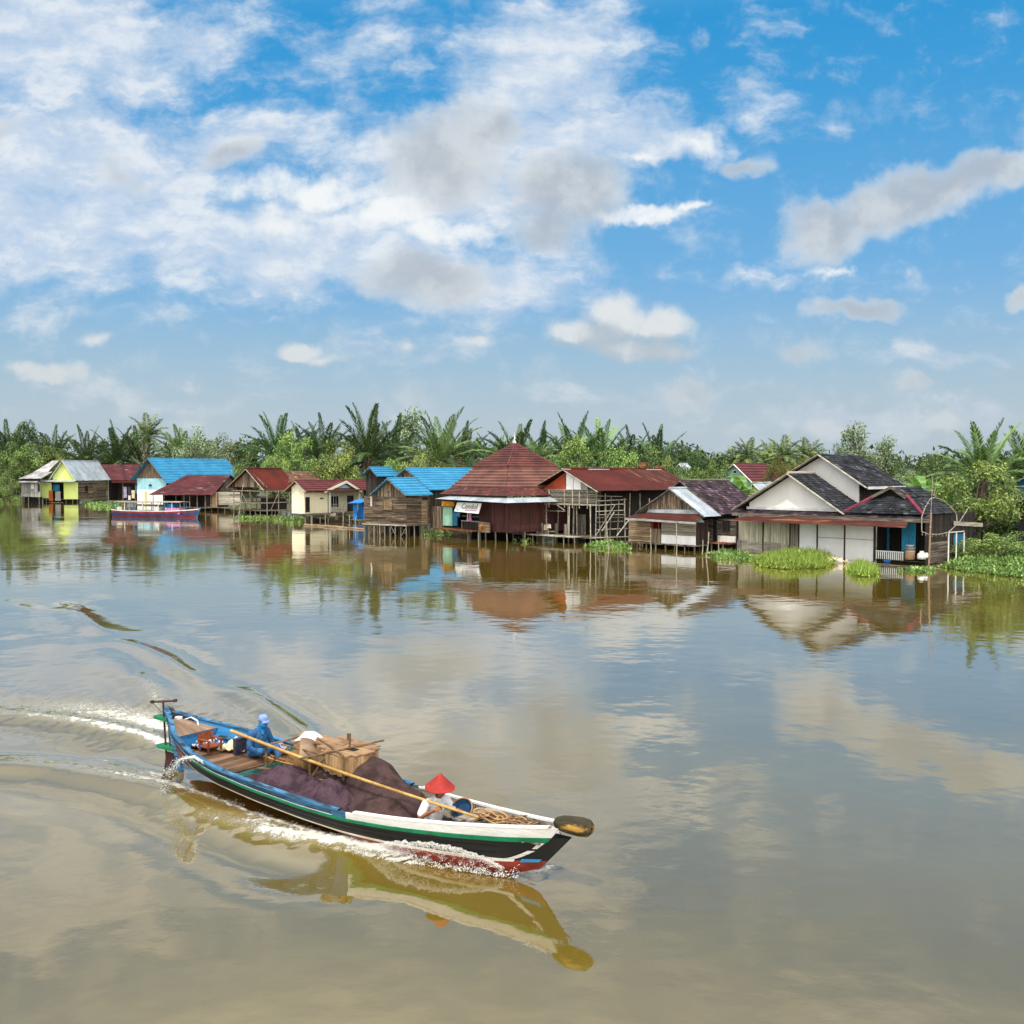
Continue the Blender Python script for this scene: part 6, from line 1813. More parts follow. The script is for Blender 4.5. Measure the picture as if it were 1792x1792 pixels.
M['leaf_olive'] = leaf_mat('leaf_olive', '#42401f', '#7f7438')
M['palm_dark'] = leaf_mat('palm_dark', '#22331f', '#587240', trans=.18, rough=.45)
M['palm_mid'] = leaf_mat('palm_mid', '#3a5230', '#86a25e', trans=.25, rough=.45)
M['palm_dry'] = leaf_mat('palm_dry', '#4b4635', '#867a5e', trans=.15, rough=.6)
M['coco'] = leaf_mat('coco', '#344a2c', '#8a9a5c', trans=.25, rough=.45)
M['banana'] = leaf_mat('banana', '#3f6a34', '#88b25e', trans=.35, rough=.45)
M['hyacinth'] = leaf_mat('hyacinth', '#48632f', '#9db768', trans=.3, rough=.5)
M['hyacinth_bright'] = leaf_mat('hyacinth_bright', '#688634', '#b4c85e', trans=.3, rough=.5)
M['bark'] = surf('bark', '#7a6c5a', '#51463a', 2, (3, 3, .6), tone=.3)
M['bark_dead'] = surf('bark_dead', '#a39683', '#7d7262', 2, (3, 3, .6), tone=.3)

def rdir(rr):
    while True:
        v = Vector((rr.uniform(-1, 1), rr.uniform(-1, 1), rr.uniform(-1, 1)))
        if .05 < v.length < 1: return v.normalized()
def add_leaf(mb, p, d, n, L, W, t):
    s = d.cross(n)
    if s.length < 1e-4: return
    s.normalize()
    k = d * L
    mid = p + k * .45 - n * L * .06
    mb.face([p, mid + s * W, p + k, mid - s * W], t)

def broadleaf(name, seed, mat, hgt=10, crown=(4.2, 3.6), nclump=30, per=190, leaf=.37, base=.16, flat=0, lab='tree', cat='tree', cl=1.15):
    """trunk with limbs; crown of leaf clumps spread through its volume"""
    rr = random.Random(seed)
    root = empty(name, (0, 0, 0), 0, lab, cat)
    mb = MB(); lf = MB()
    zc = hgt * (base + 1) / 2
    zr_ = hgt * (1 - base) / 2
    cl_pts = []
    for i in range(nclump):
        for _ in range(40):
            d = rdir(rr); q = rr.uniform(.35, 1) ** .6
            p = Vector((d.x * crown[0] * q, d.y * crown[1] * q, zc + d.z * zr_ * q * .92))
            if flat and p.z < hgt * flat: continue
            if all((p - c).length > cl * .75 for c in cl_pts): break
        cl_pts.append(p)
    top = Vector((0, 0, hgt * (base + .2)))
    mb.tube([(0, 0, -.5), (rr.uniform(-.1, .1), rr.uniform(-.1, .1), hgt * base * .6), top], [.28, .22, .16], 7)
    for p in cl_pts:
        st = Vector((0, 0, hgt * (base * .7 + rr.uniform(0, .2))))
        mb.tube([st, st.lerp(p, .5) + rdir(rr) * .4, p], [.1, .07, .03], 5)
    for p in cl_pts:
        r = cl * rr.uniform(.7, 1.25); tone0 = rr.gauss(.5, .14)
        for _ in range(int(per * rr.uniform(.7, 1.3))):
            d = rdir(rr); d.z = d.z * .75 + .12
            q = p + d * r * rr.uniform(.45, 1.05)
            out = (d + Vector((0, 0, .35)) + rdir(rr) * .6).normalized()
            ax = (rdir(rr) + d * .5 + Vector((0, 0, -.25))).normalized()
            add_leaf(lf, q, ax, out, leaf * rr.uniform(.6, 1.25), leaf * rr.uniform(.2, .34), min(1, max(0, tone0 + rr.gauss(0, .28))))
    mb.build('trunk', M['bark'], root)
    lf.build('crown', M[mat], root)
    return root

def frond(lf, rr, base, az, tilt, L, n, ll, lw, droop, tone, hang=.35, fwd=.6):
    """one feather frond: curved rib with leaflets both sides"""
    d = Vector((math.cos(az) * math.sin(tilt), math.sin(az) * math.sin(tilt), math.cos(tilt)))
    side = Vector((-math.sin(az), math.cos(az), 0))
    pts = [Vector(base)]; dirs = []
    seg = 12
    for i in range(seg):
        u = i / seg
        d = (d + Vector((math.cos(az) * .35, math.sin(az) * .35, -1)) * droop * (.25 + u * 1.6) / seg).normalized()
        dirs.append(d.copy()); pts.append(pts[-1] + d * L / seg)
    dirs.append(d)
    lf.tube(pts, [.06 * L / 7 * (1 - .85 * i / seg) for i in range(seg + 1)], 4, tone * .6 + .25, False)
    for k in range(n):
        u = .12 + .88 * (k + rr.random() * .6) / n
        x = u * seg; i = min(seg - 1, int(x))
        p = pts[i].lerp(pts[i + 1], x - i); dd = dirs[i]
        up = side.cross(dd).normalized()
        if up.z < 0: up = -up
        l = ll * (math.sin(math.pi * min(1, u * .80 + .16)) ** .6) * rr.uniform(.85, 1.1)
        for s in (-1, 1):
            a = fwd * rr.uniform(.8, 1.15) * (1.25 - .6 * u)
            ax = (side * s * math.sin(a) + dd * math.cos(a) + up * rr.uniform(.0, .30) - Vector((0, 0, 1)) * hang * rr.uniform(.3, 1.2)).normalized()
            add_leaf(lf, p, ax, (up + rdir(rr) * .35).normalized(), l, lw, min(1, max(0, tone + rr.gauss(0, .15))))
def sago(name, seed, mat, lab):
    rr = random.Random(seed)
    root = empty(name, (0, 0, 0), 0, lab, 'palm tree')
    mb, lf, dry = MB(), MB(), MB()
    H0 = rr.uniform(5.6, 7.0)
    mb.tube([(0, 0, -.4), (.05, 0, H0 * .5), (0, 0, H0 + .4)], [.42, .36, .30], 8)
    for i in range(26):
        az = rr.uniform(0, 6.28); z = rr.uniform(.6, 1) * H0
        mb.tube([(math.cos(az) * .3, math.sin(az) * .3, z), (math.cos(az) * .75, math.sin(az) * .75, z + rr.uniform(.5, 1.0))], [.07, .03], 4, .7)
    n = rr.choice((27, 29, 31))
    for i in range(n):
        az = i * 2.4 + rr.uniform(-.25, .25); u = i / (n - 1)
        tilt = rad(10 + 82 * u ** .9) + rr.gauss(0, .06) + rr.uniform(-.07, .07)
        frond(lf, rr, (0, 0, H0), az, tilt, rr.uniform(7.0, 8.7) * (1 - .1 * u), 44, 1.2, .08, .45 + .85 * u ** 1.1, rr.gauss(.45, .2), .15 + .25 * u, .7)
    for i in range(4):
        frond(dry, rr, (0, 0, H0 - .4), rr.uniform(0, 6.28), rad(rr.uniform(85, 120)), rr.uniform(3.5, 5), 20, 1.0, .07, 1.2, .5, .5)
    mb.build('trunk', M['bark'], root); lf.build('crown', M[mat], root); dry.build('dead_fronds', M['palm_dry'], root)
    return root
def coconut(name, seed, mat, lab, H0=9):
    rr = random.Random(seed)
    root = empty(name, (0, 0, 0), 0, lab, 'palm tree')
    mb, lf = MB(), MB()
    b = rr.uniform(-.6, .6)
    mb.tube([(0, 0, -.4), (b * .3, 0, H0 * .35), (b * .8, .1, H0 * .7), (b, .1, H0 + .2)], [.26, .18, .15, .14], 8)
    n = 22
    for i in range(n):
        az = i * 2.4 + rr.uniform(-.3, .3); u = i / (n - 1)
        frond(lf, rr, (b, .1, H0), az, rad(10 + 95 * u ** .85), rr.uniform(3.6, 4.4), 34, .95, .07, .8 + .7 * u, rr.gauss(.5, .18), .55, .85)
    for i in range(7):
        a = rr.uniform(0, 6.28); ell(mb, (b + .25 * math.cos(a), .1 + .25 * math.sin(a), H0 - .25 - rr.random() * .2), (.13, .13, .16), 8, 6)
    mb.build('trunk', M['bark'], root); lf.build('crown', M[mat], root)
    return root
def banana(name, seed, lab):
    rr = random.Random(seed)
    root = empty(name, (0, 0, 0), 0, lab, 'banana plant')
    mb, lf = MB(), MB()
    mb.tube([(0, 0, -.3), (.02, 0, 1.3), (0, 0, 2.6)], [.16, .13, .08], 8)
    for i in range(9):
        az = i * 2.4; tilt = rad(12 + 7 * i); L = rr.uniform(1.9, 2.5)
        d = Vector((math.cos(az) * math.sin(tilt), math.sin(az) * math.sin(tilt), math.cos(tilt))); side = Vector((-math.sin(az), math.cos(az), 0))
        p = Vector((0, 0, 2.4)); rows = []
        for k in range(11):
            u = k / 10
            w = .32 * math.sin(math.pi * min(1, u * .95 + .05)) ** .6 * (.25 if u < .15 else 1)
            rows.append((p.copy(), w, d.copy())); d = (d + Vector((math.cos(az) * .3, math.sin(az) * .3, -1)) * .16 * (.3 + u * 1.5)).normalized(); p = p + d * L / 10
        for k in range(10):
            for s in (-1, 1):
                a, b = rows[k], rows[k + 1]
                up = side.cross(a[2]).normalized() * .12
                lf.face([a[0], b[0], b[0] + side * s * b[1] - up * b[1] * 2, a[0] + side * s * a[1] * rr.uniform(.85, 1) - up * a[1] * 2], rr.uniform(.3, .8))
    mb.build('trunk', M['leaf_bright'], root); lf.build('leaves', M['banana'], root)
    return root
def bare_tree(name, seed, lab):
    rr = random.Random(seed)
    root = empty(name, (0, 0, 0), 0, lab, 'tree')
    mb, br = MB(), MB()
    mb.tube([(0, 0, -.4), (.1, 0, 3), (.2, .1, 5.5)], [.25, .2, .15], 7)
    def grow(p, d, L, r, k):
        q = p + d * L
        br.tube([p, p.lerp(q, .5) + rdir(rr) * L * .06, q], [r, r * .8, r * .6], 5)
        if k: 
            for _ in range(3): grow(q, (d + rdir(rr) * .65 + Vector((0, 0, .1))).normalized(), L * rr.uniform(.6, .8), r * .6, k - 1)
    for i in range(6): grow(Vector((.1, 0, 3 + i * .45)), (rdir(rr) * .8 + Vector((0, 0, .7))).normalized(), 1.8, .09, 3)
    mb.build('trunk', M['bark_dead'], root); br.build('branches', M['bark_dead'], root)
    return root

PH = {}
def proto(key, root):
    zs = [v.co.z for c in root.children for v in c.data.vertices]
    xs = [abs(v.co.x) for c in root.children for v in c.data.vertices]
    PH[key] = (root, max(zs), float(np.percentile(xs, 98)), [])
for i in range(3): proto(f'sago{i}', sago('sago_palm', 40 + i, 'palm_dark', 'x'))
proto('sagom', sago('sago_palm', 50, 'palm_mid', 'x'))
proto('sagod', sago('sago_palm', 61, 'palm_mid', 'x'))
for i in range(2): proto(f'coco{i}', coconut('coconut_palm', 70 + i, 'coco', 'x'))
proto('mid0', broadleaf('leafy_tree', 1, 'leaf_mid'))
proto('mid1', broadleaf('leafy_tree', 2, 'leaf_mid', 10, (4.6, 4), 32, 190))
proto('dark0', broadleaf('leafy_tree', 3, 'leaf_dark', 10, (4.2, 4), 30, 190))
proto('bright0', broadleaf('leafy_tree', 4, 'leaf_bright', 9, (4.2, 3.6), 30, 190))
proto('bright1', broadleaf('leafy_tree', 5, 'leaf_bright', 8, (4.4, 3.6), 28, 190, base=.12))
proto('yellow0', broadleaf('leafy_tree', 6, 'leaf_yellow', 8, (3.8, 3.4), 28, 180, base=.12))
proto('pale0', broadleaf('leafy_tree', 7, 'leaf_pale', 10, (5.2, 4), 36, 190, .35, .15))
proto('olive0', broadleaf('leafy_tree', 8, 'leaf_olive', 9, (4.4, 3.6), 30, 190, .30, .15))
proto('tall0', broadleaf('leafy_tree', 9, 'leaf_pale', 12, (1.7, 1.7), 11, 120, .4, .55))
proto('flat0', broadleaf('leafy_tree', 10, 'leaf_dark', 10, (5, 4), 26, 110, .35, .5, .6))
proto('bush0', broadleaf('leafy_bush', 11, 'leaf_mid', 4, (2.6, 2.2), 18, 130, .3, .05, cat='bush', cl=.8))
proto('bush1', broadleaf('leafy_bush', 12, 'leaf_bright', 4, (2.6, 2.2), 18, 130, .3, .05, cat='bush', cl=.8))
proto('bushd', broadleaf('leafy_bush', 15, 'leaf_dark', 4, (2.6, 2.2), 18, 130, .3, .05, cat='bush', cl=.8))
proto('banana0', banana('banana_plant', 13, 'x'))
proto('bare0', bare_tree('bare_tree', 14, 'x'))
def plant(key, px, top, D, label, wpx=None, group=None, zg=.6, rz=None):
    """one plant: picture column and crown top, distance from the viewer, optional crown half width in pixels"""
    root, H0, W0, used = PH[key]
    p = at_dist(px, top, D)
    hgt = p.z - zg
    sz = hgt / H0
    sx = sz if not wpx else (wpx / FPX * D) / W0
    rz = R.uniform(0, 6.28) if rz is None else rz
    loc = Vector((p.x, p.y, zg))
    if not used:
        root.location = loc; root.rotation_euler = (0, 0, rz); root.scale = (sx, sx, sz); root['label'] = label
        if group: root['group'] = group
        r = root
    else: r = copy_tree(root, loc, rz, sx, label, group, sz)
    used.append(r)
    return r
SG, BG, CG = 'sago palms behind the village', 'leafy trees behind the village', 'coconut palms behind the village'
T = [
 # far left
 ('sago0', 12, 733, 238, 'sago palm at the left picture edge above the far left hut', None, SG),
 ('dark0', 50, 733, 238, 'dark leafy tree whose round top stands beside the left edge palms', 34, BG),
 ('mid0', 38, 770, 228, 'green leafy tree on the bank left of the grey timber wing', 36, BG),
 ('bright0', 84, 777, 238, 'yellow green tree right behind the grey timber wing', 34, BG),
 ('mid1', 15, 790, 228, 'green tree filling the bank behind the far left hut', 30, BG),
 ('bush0', 14, 826, 206, 'big green bush at the water beside the grey timber wing', 17, None),
 ('bushd', 5, 838, 210, 'low dark bush under the far left hut', 18, None),
 ('sago2', 93, 741, 248, 'sago palm straight above the ridge of the lime green house', None, SG),
 ('sago1', 150, 742, 238, 'dark sago palm behind the pale zinc roof', None, SG),
 ('sago2', 204, 733, 238, 'tall dark sago palm above the rusty red shed', None, SG),
 ('yellow0', 195, 790, 238, 'low yellowish palm like shrub behind the rusty red shed roof', 28, BG),
 ('yellow0', 120, 788, 238, 'small yellow green shrub touching the ridge of the lime green house', 22, BG),
 ('coco0', 257, 722, 250, 'lone coconut palm sticking out above the apex of the light blue house', None, CG),
 ('sago0', 240, 744, 242, 'sago palm left of the lone coconut palm', None, SG),
 ('sagom', 318, 742, 240, 'lighter green sago palm over the middle of the longest blue roof', None, SG),
 ('bare0', 252, 772, 238, 'bare whitish tree with thin branches behind the light blue house', 22, None),
 ('pale0', 345, 740, 228, 'broad pale grey green tree behind the light blue house ridge', 46, BG),
 ('pale0', 290, 772, 238, 'low pale tree behind the left part of the blue ridge', 36, BG),
 ('pale0', 400, 752, 228, 'pale leafy tree behind the far end of the blue ridge', 40, BG),
 ('mid1', 440, 785, 190, 'green tree right behind the gable of the open frame house', 34, BG),
 # middle
 ('sago0', 486, 719, 188, 'tall sago palm over the round bright green tree', None, SG),
 ('bright0', 512, 752, 163, 'large round bright green tree behind the brown roof', 40, BG),
 ('bright1', 478, 792, 156, 'low bright tree tucked behind the red iron roof', 26, BG),
 ('sago1', 532, 735, 198, 'sago palm behind the round bright green tree', None, SG),
 ('sago2', 566, 721, 186, 'narrow sago palm between the round tree and the giant palm', None, SG),
 ('yellow0', 588, 765, 150, 'yellowish leafy tree behind the cream house', 36, BG),
 ('mid0', 560, 790, 153, 'green tree between brown roof and yellowish tree', 28, BG),
 ('bush1', 625, 812, 138, 'bright bush above the right end of the cream house roof', 24, None),
 ('sago0', 645, 702, 155, 'giant sago palm with upright fronds, tallest left of the pyramid roof', None, SG),
 ('sago1', 690, 722, 172, 'dark sago palm right beside the giant palm', None, SG),
 ('tall0', 716, 710, 185, 'slim pale tree top between the giant palm and the spreading palm', 22, BG),
 ('sagom', 770, 711, 150, 'large spreading green sago palm above the big blue roof', None, SG),
 ('sago2', 812, 735, 165, 'sago palm drooping over the gap left of the pyramid roof', None, SG),
 ('yellow0', 742, 778, 128, 'yellow green bushy tree behind the ridge of the big blue roof', 34, BG),
 ('bright1', 688, 797, 130, 'small bright tree above the small blue roof hut', 26, BG),
 ('dark0', 822, 795, 128, 'dark leafy tree squeezed between the big blue roof and the pyramid roof', 26, BG),
 ('mid1', 850, 800, 130, 'green tree touching the left slope of the pyramid roof', 20, BG),
 # behind pyramid and warehouse
 ('sago0', 905, 731, 150, 'sago palm directly behind the white spire', None, SG),
 ('sagom', 868, 755, 155, 'pale sago palm leaning out left of the spire', None, SG),
 ('sago2', 945, 735, 155, 'sago palm right of the spire', None, SG),
 ('coco1', 938, 768, 128, 'young yellowish coconut palm right behind the pyramid slope', None, CG),
 ('sago1', 1004, 719, 150, 'tall dark sago palm above the warehouse gable', None, SG),
 ('sagom', 1052, 727, 148, 'green sago palm over the middle of the warehouse ridge', None, SG),
 ('bright0', 1003, 758, 125, 'bright green tree behind the warehouse gable', 34, BG),
 ('mid1', 968, 790, 122, 'green tree against the right slope of the pyramid roof', 26, BG),
 ('mid0', 1045, 785, 122, 'green leafy tree behind the middle of the warehouse ridge', 34, BG),
 ('sago2', 1105, 742, 150, 'sago palm with drooping fronds above the streaked roof end', None, SG),
 ('sago1', 1150, 739, 146, 'sago palm at the right end of the dense palm belt', None, SG),
 ('bright1', 1092, 778, 120, 'bright tree behind the far part of the warehouse ridge', 34, BG),
 ('mid1', 1140, 772, 122, 'broad green tree over the streaked rusty roof end', 36, BG),
 ('bright0', 1172, 795, 112, 'bright yellow green tree above the lower end of the warehouse roof', 22, BG),
 ('dark0', 1218, 786, 118, 'dark pointed tree right of the tiny white gable', 24, BG),
 ('mid0', 1250, 800, 115, 'green tree between the dark pointed tree and the pale green house', 24, BG),
 ('coco1', 1246, 790, 165, 'low coconut palm over the trees left of the pale green house', None, CG),
 ('mid0', 1205, 812, 105, 'green tree just above the dark purplish roof', 24, BG),
 # right: coconut skyline
 ('coco0', 1282, 778, 150, 'coconut palm at the left of the skyline group above the pale green house', None, CG),
 ('coco1', 1307, 764, 148, 'dark star shaped coconut palm above the pale green house', None, CG),
 ('coco0', 1334, 778, 155, 'coconut palm right of the star shaped one', None, CG),
 ('coco1', 1352, 768, 158, 'pale coconut palm above the red roof end', None, CG),
 ('coco0', 1370, 760, 146, 'tallest coconut palm of the skyline group', None, CG),
 ('coco1', 1412, 764, 150, 'coconut palm standing alone left of the white house gable', None, CG),
 ('olive0', 1360, 794, 108, 'brownish olive tree beside the red roof of the pale green house', 26, BG),
 ('olive0', 1395, 800, 125, 'duller olive tree behind the left rake of the tall white gable', 26, BG),
 ('pale0', 1330, 800, 140, 'pale tree behind the red back roof', 30, BG),
 ('banana0', 1300, 832, 98, 'banana plant in front of the pale green house', None, None),
 ('banana0', 1284, 838, 96, 'shorter banana plant left of the other one by the pale green house', None, None),
 ('tall0', 1495, 735, 115, 'tall slender tree with a round top behind the black roof', 20, BG),
 ('pale0', 1520, 762, 112, 'pale leafy tree right of the slender round topped one', 26, BG),
 ('tall0', 1548, 760, 118, 'thin tree with an open top right of the pale one', 16, BG),
 ('flat0', 1462, 772, 125, 'flat topped dark tree behind the white house ridge', 34, BG),
 ('pale0', 1590, 802, 105, 'pale tree behind the fall of the black roof', 30, BG),
 ('mid0', 1625, 798, 110, 'green tree over the hipped roof', 24, BG),
 ('dark0', 1655, 800, 112, 'dark spreading tree left of the spiky sago palm', 28, BG),
 ('mid1', 1560, 806, 118, 'low green tree seen over the black roof end', 30, BG),
 ('banana0', 1640, 838, 84, 'banana plant behind the hipped roof corner', None, None),
 ('banana0', 1612, 832, 86, 'taller banana plant above the hipped roof ridge', None, None),
 ('banana0', 1660, 845, 82, 'small banana plant left of the big riverside tree', None, None),
 ('sagod', 1722, 731, 92, 'spiky sago palm standing alone over the big riverside tree', None, SG),
 ('sagod', 1800, 738, 98, 'sago palm cut by the right picture edge', None, SG),
 ('dark0', 1780, 785, 100, 'dark tree at the right edge behind the blue walled house', 30, BG),
 ('bright0', 1712, 803, 78, 'big yellow green riverside tree over the dark shade right of the white house', 72, BG),
 ('mid1', 1762, 828, 80, 'green tree leaning over the grey hut at the right edge', 40, BG),
 ('bushd', 1700, 905, 79, 'dark undergrowth below the big riverside tree', 40, None),
 ('bushd', 1752, 900, 80, 'dark undergrowth left of the grey hut', 34, None),
 ('bushd', 1668, 900, 84, 'dark bush behind the side wall of the white house', 26, None),
 ('bush1', 1740, 930, 70, 'bright leafy bush on the hyacinth bank at the right edge', 46, None),
 ('bush0', 1790, 925, 71, 'green leafy bush cut by the right picture edge above the hyacinth', 40, None),
 ('bush1', 1690, 948, 70, 'low bright bush at the end of the deck of the white house', 30, None),
]
for a in T:
    plant(*a[:5], wpx=a[5], group=a[6], zg=(.6 if a[2] < 890 else .2))
for k, v in PH.items():
    if not v[3]: 
        for c in list(v[0].children): bpy.data.objects.remove(c)
        bpy.data.objects.remove(v[0])
# far wood closing the gaps behind everything
rr = random.Random(5)
lf = MB()
for i in range(1500):
    px = rr.uniform(-60, 1850); D = rr.uniform(262, 290) if px < 420 else rr.uniform(215, 240) if px < 900 else (rr.uniform(165, 200) if px < 1240 else rr.uniform(150, 190))
    top = 772 if px < 850 else (785 if px < 1230 else 806)
    top += 10 * mnoise.noise(Vector((px * .02, 3, 1)))
    c = at_dist(px, rr.uniform(top, 862), D)
    if c.z < .6: continue
    t0 = rr.gauss(.4, .15)
    for _ in range(34):
        d = rdir(rr)
        add_leaf(lf, c + d * rr.uniform(.6, 2.2), (rdir(rr) + Vector((0, 0, -.2))).normalized(), (d + Vector((0, 0, .5))).normalized(), rr.uniform(.7, 1.3), rr.uniform(.2, .36), min(1, max(0, t0 + rr.gauss(0, .2))))
lf.build('far_wood', M['leaf_dark'], None, label='dense dark wood filling the gaps behind the village trees', cat='wood', kind='stuff')

# ------------------------------------------------------------------ water hyacinth
def in_poly(x, y, P):
    c = False
    for i in range(len(P)):
        a, b = P[i], P[i - 1]
        if (a[1] > y) != (b[1] > y) and x < (b[0] - a[0]) * (y - a[1]) / (b[1] - a[1]) + a[0]: c = not c
    return c
def hyacinth(poly, n, hgt, mat, label, leaf=.22, seed=0, blades=False):
    rr = random.Random(seed + 100)
    W = [at(px, py) for px, py in poly]
    P = [(w.x, w.y) for w in W]
    xs, ys = [p[0] for p in P], [p[1] for p in P]
    pl = np.array(P + P[:1])
    lf = MB(); cnt = 0
    o = Vector((sum(xs) / len(xs), sum(ys) / len(ys), 0))
    while cnt < n:
        x, y = rr.uniform(min(xs), max(xs)), rr.uniform(min(ys), max(ys))
        if not in_poly(x, y, P): continue
        cnt += 1
        d, _, _ = dist_poly(np.array([x]), np.array([y]), pl)
        k = min(1, float(d[0]) / 1.3)
        rag = .5 + .9 * mnoise.noise(Vector((x * .9, y * .9, seed + .5))) + .4 * mnoise.noise(Vector((x * 2.6, y * 2.6, seed + 3)))
        if k < .9 and rr.random() > k * .8 + rag * .45: continue
        z = hgt * (k ** .6) * max(.12, .25 + 1.0 * rag) * rr.uniform(.75, 1.2)
        t0 = rr.gauss(.42, .2)
        for _ in range(5):
            a = rr.uniform(0, 6.28); ti = rr.uniform(.15, 1.25)
            ax = Vector((math.cos(a) * math.sin(ti), math.sin(a) * math.sin(ti), math.cos(ti)))
            p = Vector((x + rr.uniform(-.1, .1), y + rr.uniform(-.1, .1), rr.uniform(.1, 1) * z)) - o
            blade = blades and rr.random() < .35
            if blade: ax = (ax + Vector((0, 0, 1.2))).normalized()
            add_leaf(lf, p, ax, (Vector((-ax.x, -ax.y, .9)) + rdir(rr) * .6).normalized(), leaf * (2.6 if blade else 1) * rr.uniform(.6, 1.3), leaf * (.09 if blade else rr.uniform(.22, .4)), min(1, max(0, t0 + rr.gauss(0, .25))))
    ob = lf.build('water_hyacinth', M[mat], None, label=label, cat='water plants', kind='stuff'); ob.location = o
hyacinth([(1315, 984), (1350, 975), (1400, 974), (1455, 978), (1462, 988), (1440, 996), (1380, 997), (1330, 993)], 3200, .52, 'hyacinth_bright', 'bright green mound of water hyacinth below the beige shutters', .2, 1, True)
hyacinth([(1476, 996), (1500, 989), (1528, 992), (1540, 1003), (1520, 1010), (1490, 1008)], 1000, .42, 'hyacinth_bright', 'smaller bright hyacinth clump below the right white shutter', .2, 2, True)
hyacinth([(1640, 992), (1700, 975), (1800, 968), (1830, 1005), (1792, 1012), (1700, 1003)], 6000, .5, 'hyacinth', 'wide hyacinth bank at the right picture edge under the big tree', .22, 3)
hyacinth([(1225, 972), (1262, 964), (1300, 966), (1330, 978), (1300, 986), (1250, 980)], 280, .3, 'hyacinth', 'sparse hyacinth around the poles by the dark shingle house', .24, 4)
hyacinth([(1020, 955), (1060, 950), (1104, 953), (1106, 964), (1060, 963), (1025, 960)], 260, .35, 'hyacinth', 'hyacinth strip under the bamboo scaffold', .26, 5)
hyacinth([(890, 945), (930, 940), (945, 946), (915, 952)], 50, .3, 'hyacinth', 'small hyacinth tuft by the warehouse landing', .26, 6)
hyacinth([(728, 932), (752, 928), (790, 931), (795, 939), (745, 941)], 90, .35, 'hyacinth', 'hyacinth tuft between the plank house and the red deck', .26, 7)
hyacinth([(400, 905), (450, 903), (530, 906), (540, 914), (520, 919), (470, 911), (405, 909)], 330, .22, 'hyacinth', 'long hyacinth strip in front of the open frame house', .3, 8)
hyacinth([(140, 882), (180, 879), (225, 880), (215, 888), (175, 892), (150, 888)], 220, .22, 'hyacinth', 'hyacinth strip between the lime green house and the moored boat', .36, 9)
hyacinth([(-10, 874), (20, 870), (40, 875), (36, 881), (-10, 882)], 500, .8, 'hyacinth', 'grassy water plants at the left edge below the bush', .36, 10)
hyacinth([(1560, 1000), (1590, 994), (1640, 996), (1640, 1002), (1600, 1004)], 110, .2, 'hyacinth', 'thin floating hyacinth leaves in front of the porch', .24, 11)

# ================================================================== river
def refine(a, b, step): return list(np.arange(a, b, step))
wx = np.array(sorted(set([-3000, -1500, -800, -450, -300, -220, -160, -120, -90, -70, -56, -46] + refine(-38, -17, .22) + refine(-17, 3.5, .085) + refine(3.5, 9, .25) + list(np.arange(9, 40, 1.5)) + [45, 55, 70, 90, 120, 170, 300, 700, 3000])))
wy = np.array(sorted(set([-600, -200, -60, -20, 0, 4, 7] + refine(9, 12, .2) + refine(12, 26, .085) + refine(26, 48, .2) + list(np.arange(48, 130, 1.5)) + [135, 145, 160, 180, 210, 250, 300, 400, 700])))
X, Y = np.meshgrid(wx, wy, indexing='ij')
Zw = np.zeros_like(X)
def wpts(pts): return [tuple(at(px, py)[:2]) for px, py in pts]
def ridge(pts, A, w, skew=0., prof=None):
    """one wave crest along a line: height A, half width w, trough on the outer side"""
    global Zw
    pl = wpts(pts)
    d, s, t = dist_poly(X, Y, pl)
    sd = d * s
    env = np.sin(np.pi * np.clip(t * .96 + .02, 0, 1)) ** .6 if prof is None else np.interp(t, *prof)
    # fade past the ends of the line
    (ax, ay), (bx, by) = pl[0], pl[-1]
    h_ = np.exp(-(sd / np.where(sd > 0, w * (1 + skew), w * (1 - skew))) ** 2) - .45 * np.exp(-((np.abs(sd) - 2.1 * w) / (w * 1.1)) ** 2)
    Zw += A * env * h_
full = ((0, .12, .85, 1), (0, 1, 1, 0))
# far side: short steep crests in echelon
ridge([(560, 1302), (530, 1280), (492, 1252), (450, 1222), (420, 1206)], .075, .36, -.4)
ridge([(350, 1190), (318, 1172), (290, 1152), (255, 1135), (225, 1124)], .085, .42, -.4)
ridge([(176, 1108), (150, 1086), (128, 1062), (95, 1050)], .11, .55, -.4)
ridge([(75, 1040), (40, 1026), (-20, 1022)], .11, .6, -.3)
ridge([(420, 1216), (380, 1200), (350, 1195)], .03, .6)
ridge([(330, 1215), (270, 1160), (200, 1110), (110, 1075), (0, 1060)], .045, 1.3)
ridge([(300, 1240), (200, 1165), (90, 1110), (-60, 1085)], .07, 1.5)
ridge([(180, 1120), (90, 1070), (-40, 1050)], .07, 1.3)
ridge([(-20, 990), (60, 985), (160, 975)], .05, 1.2)
# near side crests
ridge([(760, 1500), (660, 1490), (560, 1474), (470, 1442), (380, 1412), (300, 1390), (200, 1368), (100, 1350), (0, 1342), (-120, 1336)], .12, .62, .25, full)
ridge([(420, 1470), (300, 1440), (200, 1412), (100, 1384), (0, 1362), (-100, 1350)], .04, .9, 0)
ridge([(292, 1306), (240, 1291), (190, 1278), (130, 1267), (70, 1259), (0, 1252), (-120, 1244)], .12, .6, .25, full)
ridge([(276, 1238), (272, 1222), (262, 1200), (240, 1180)], .07, .4)
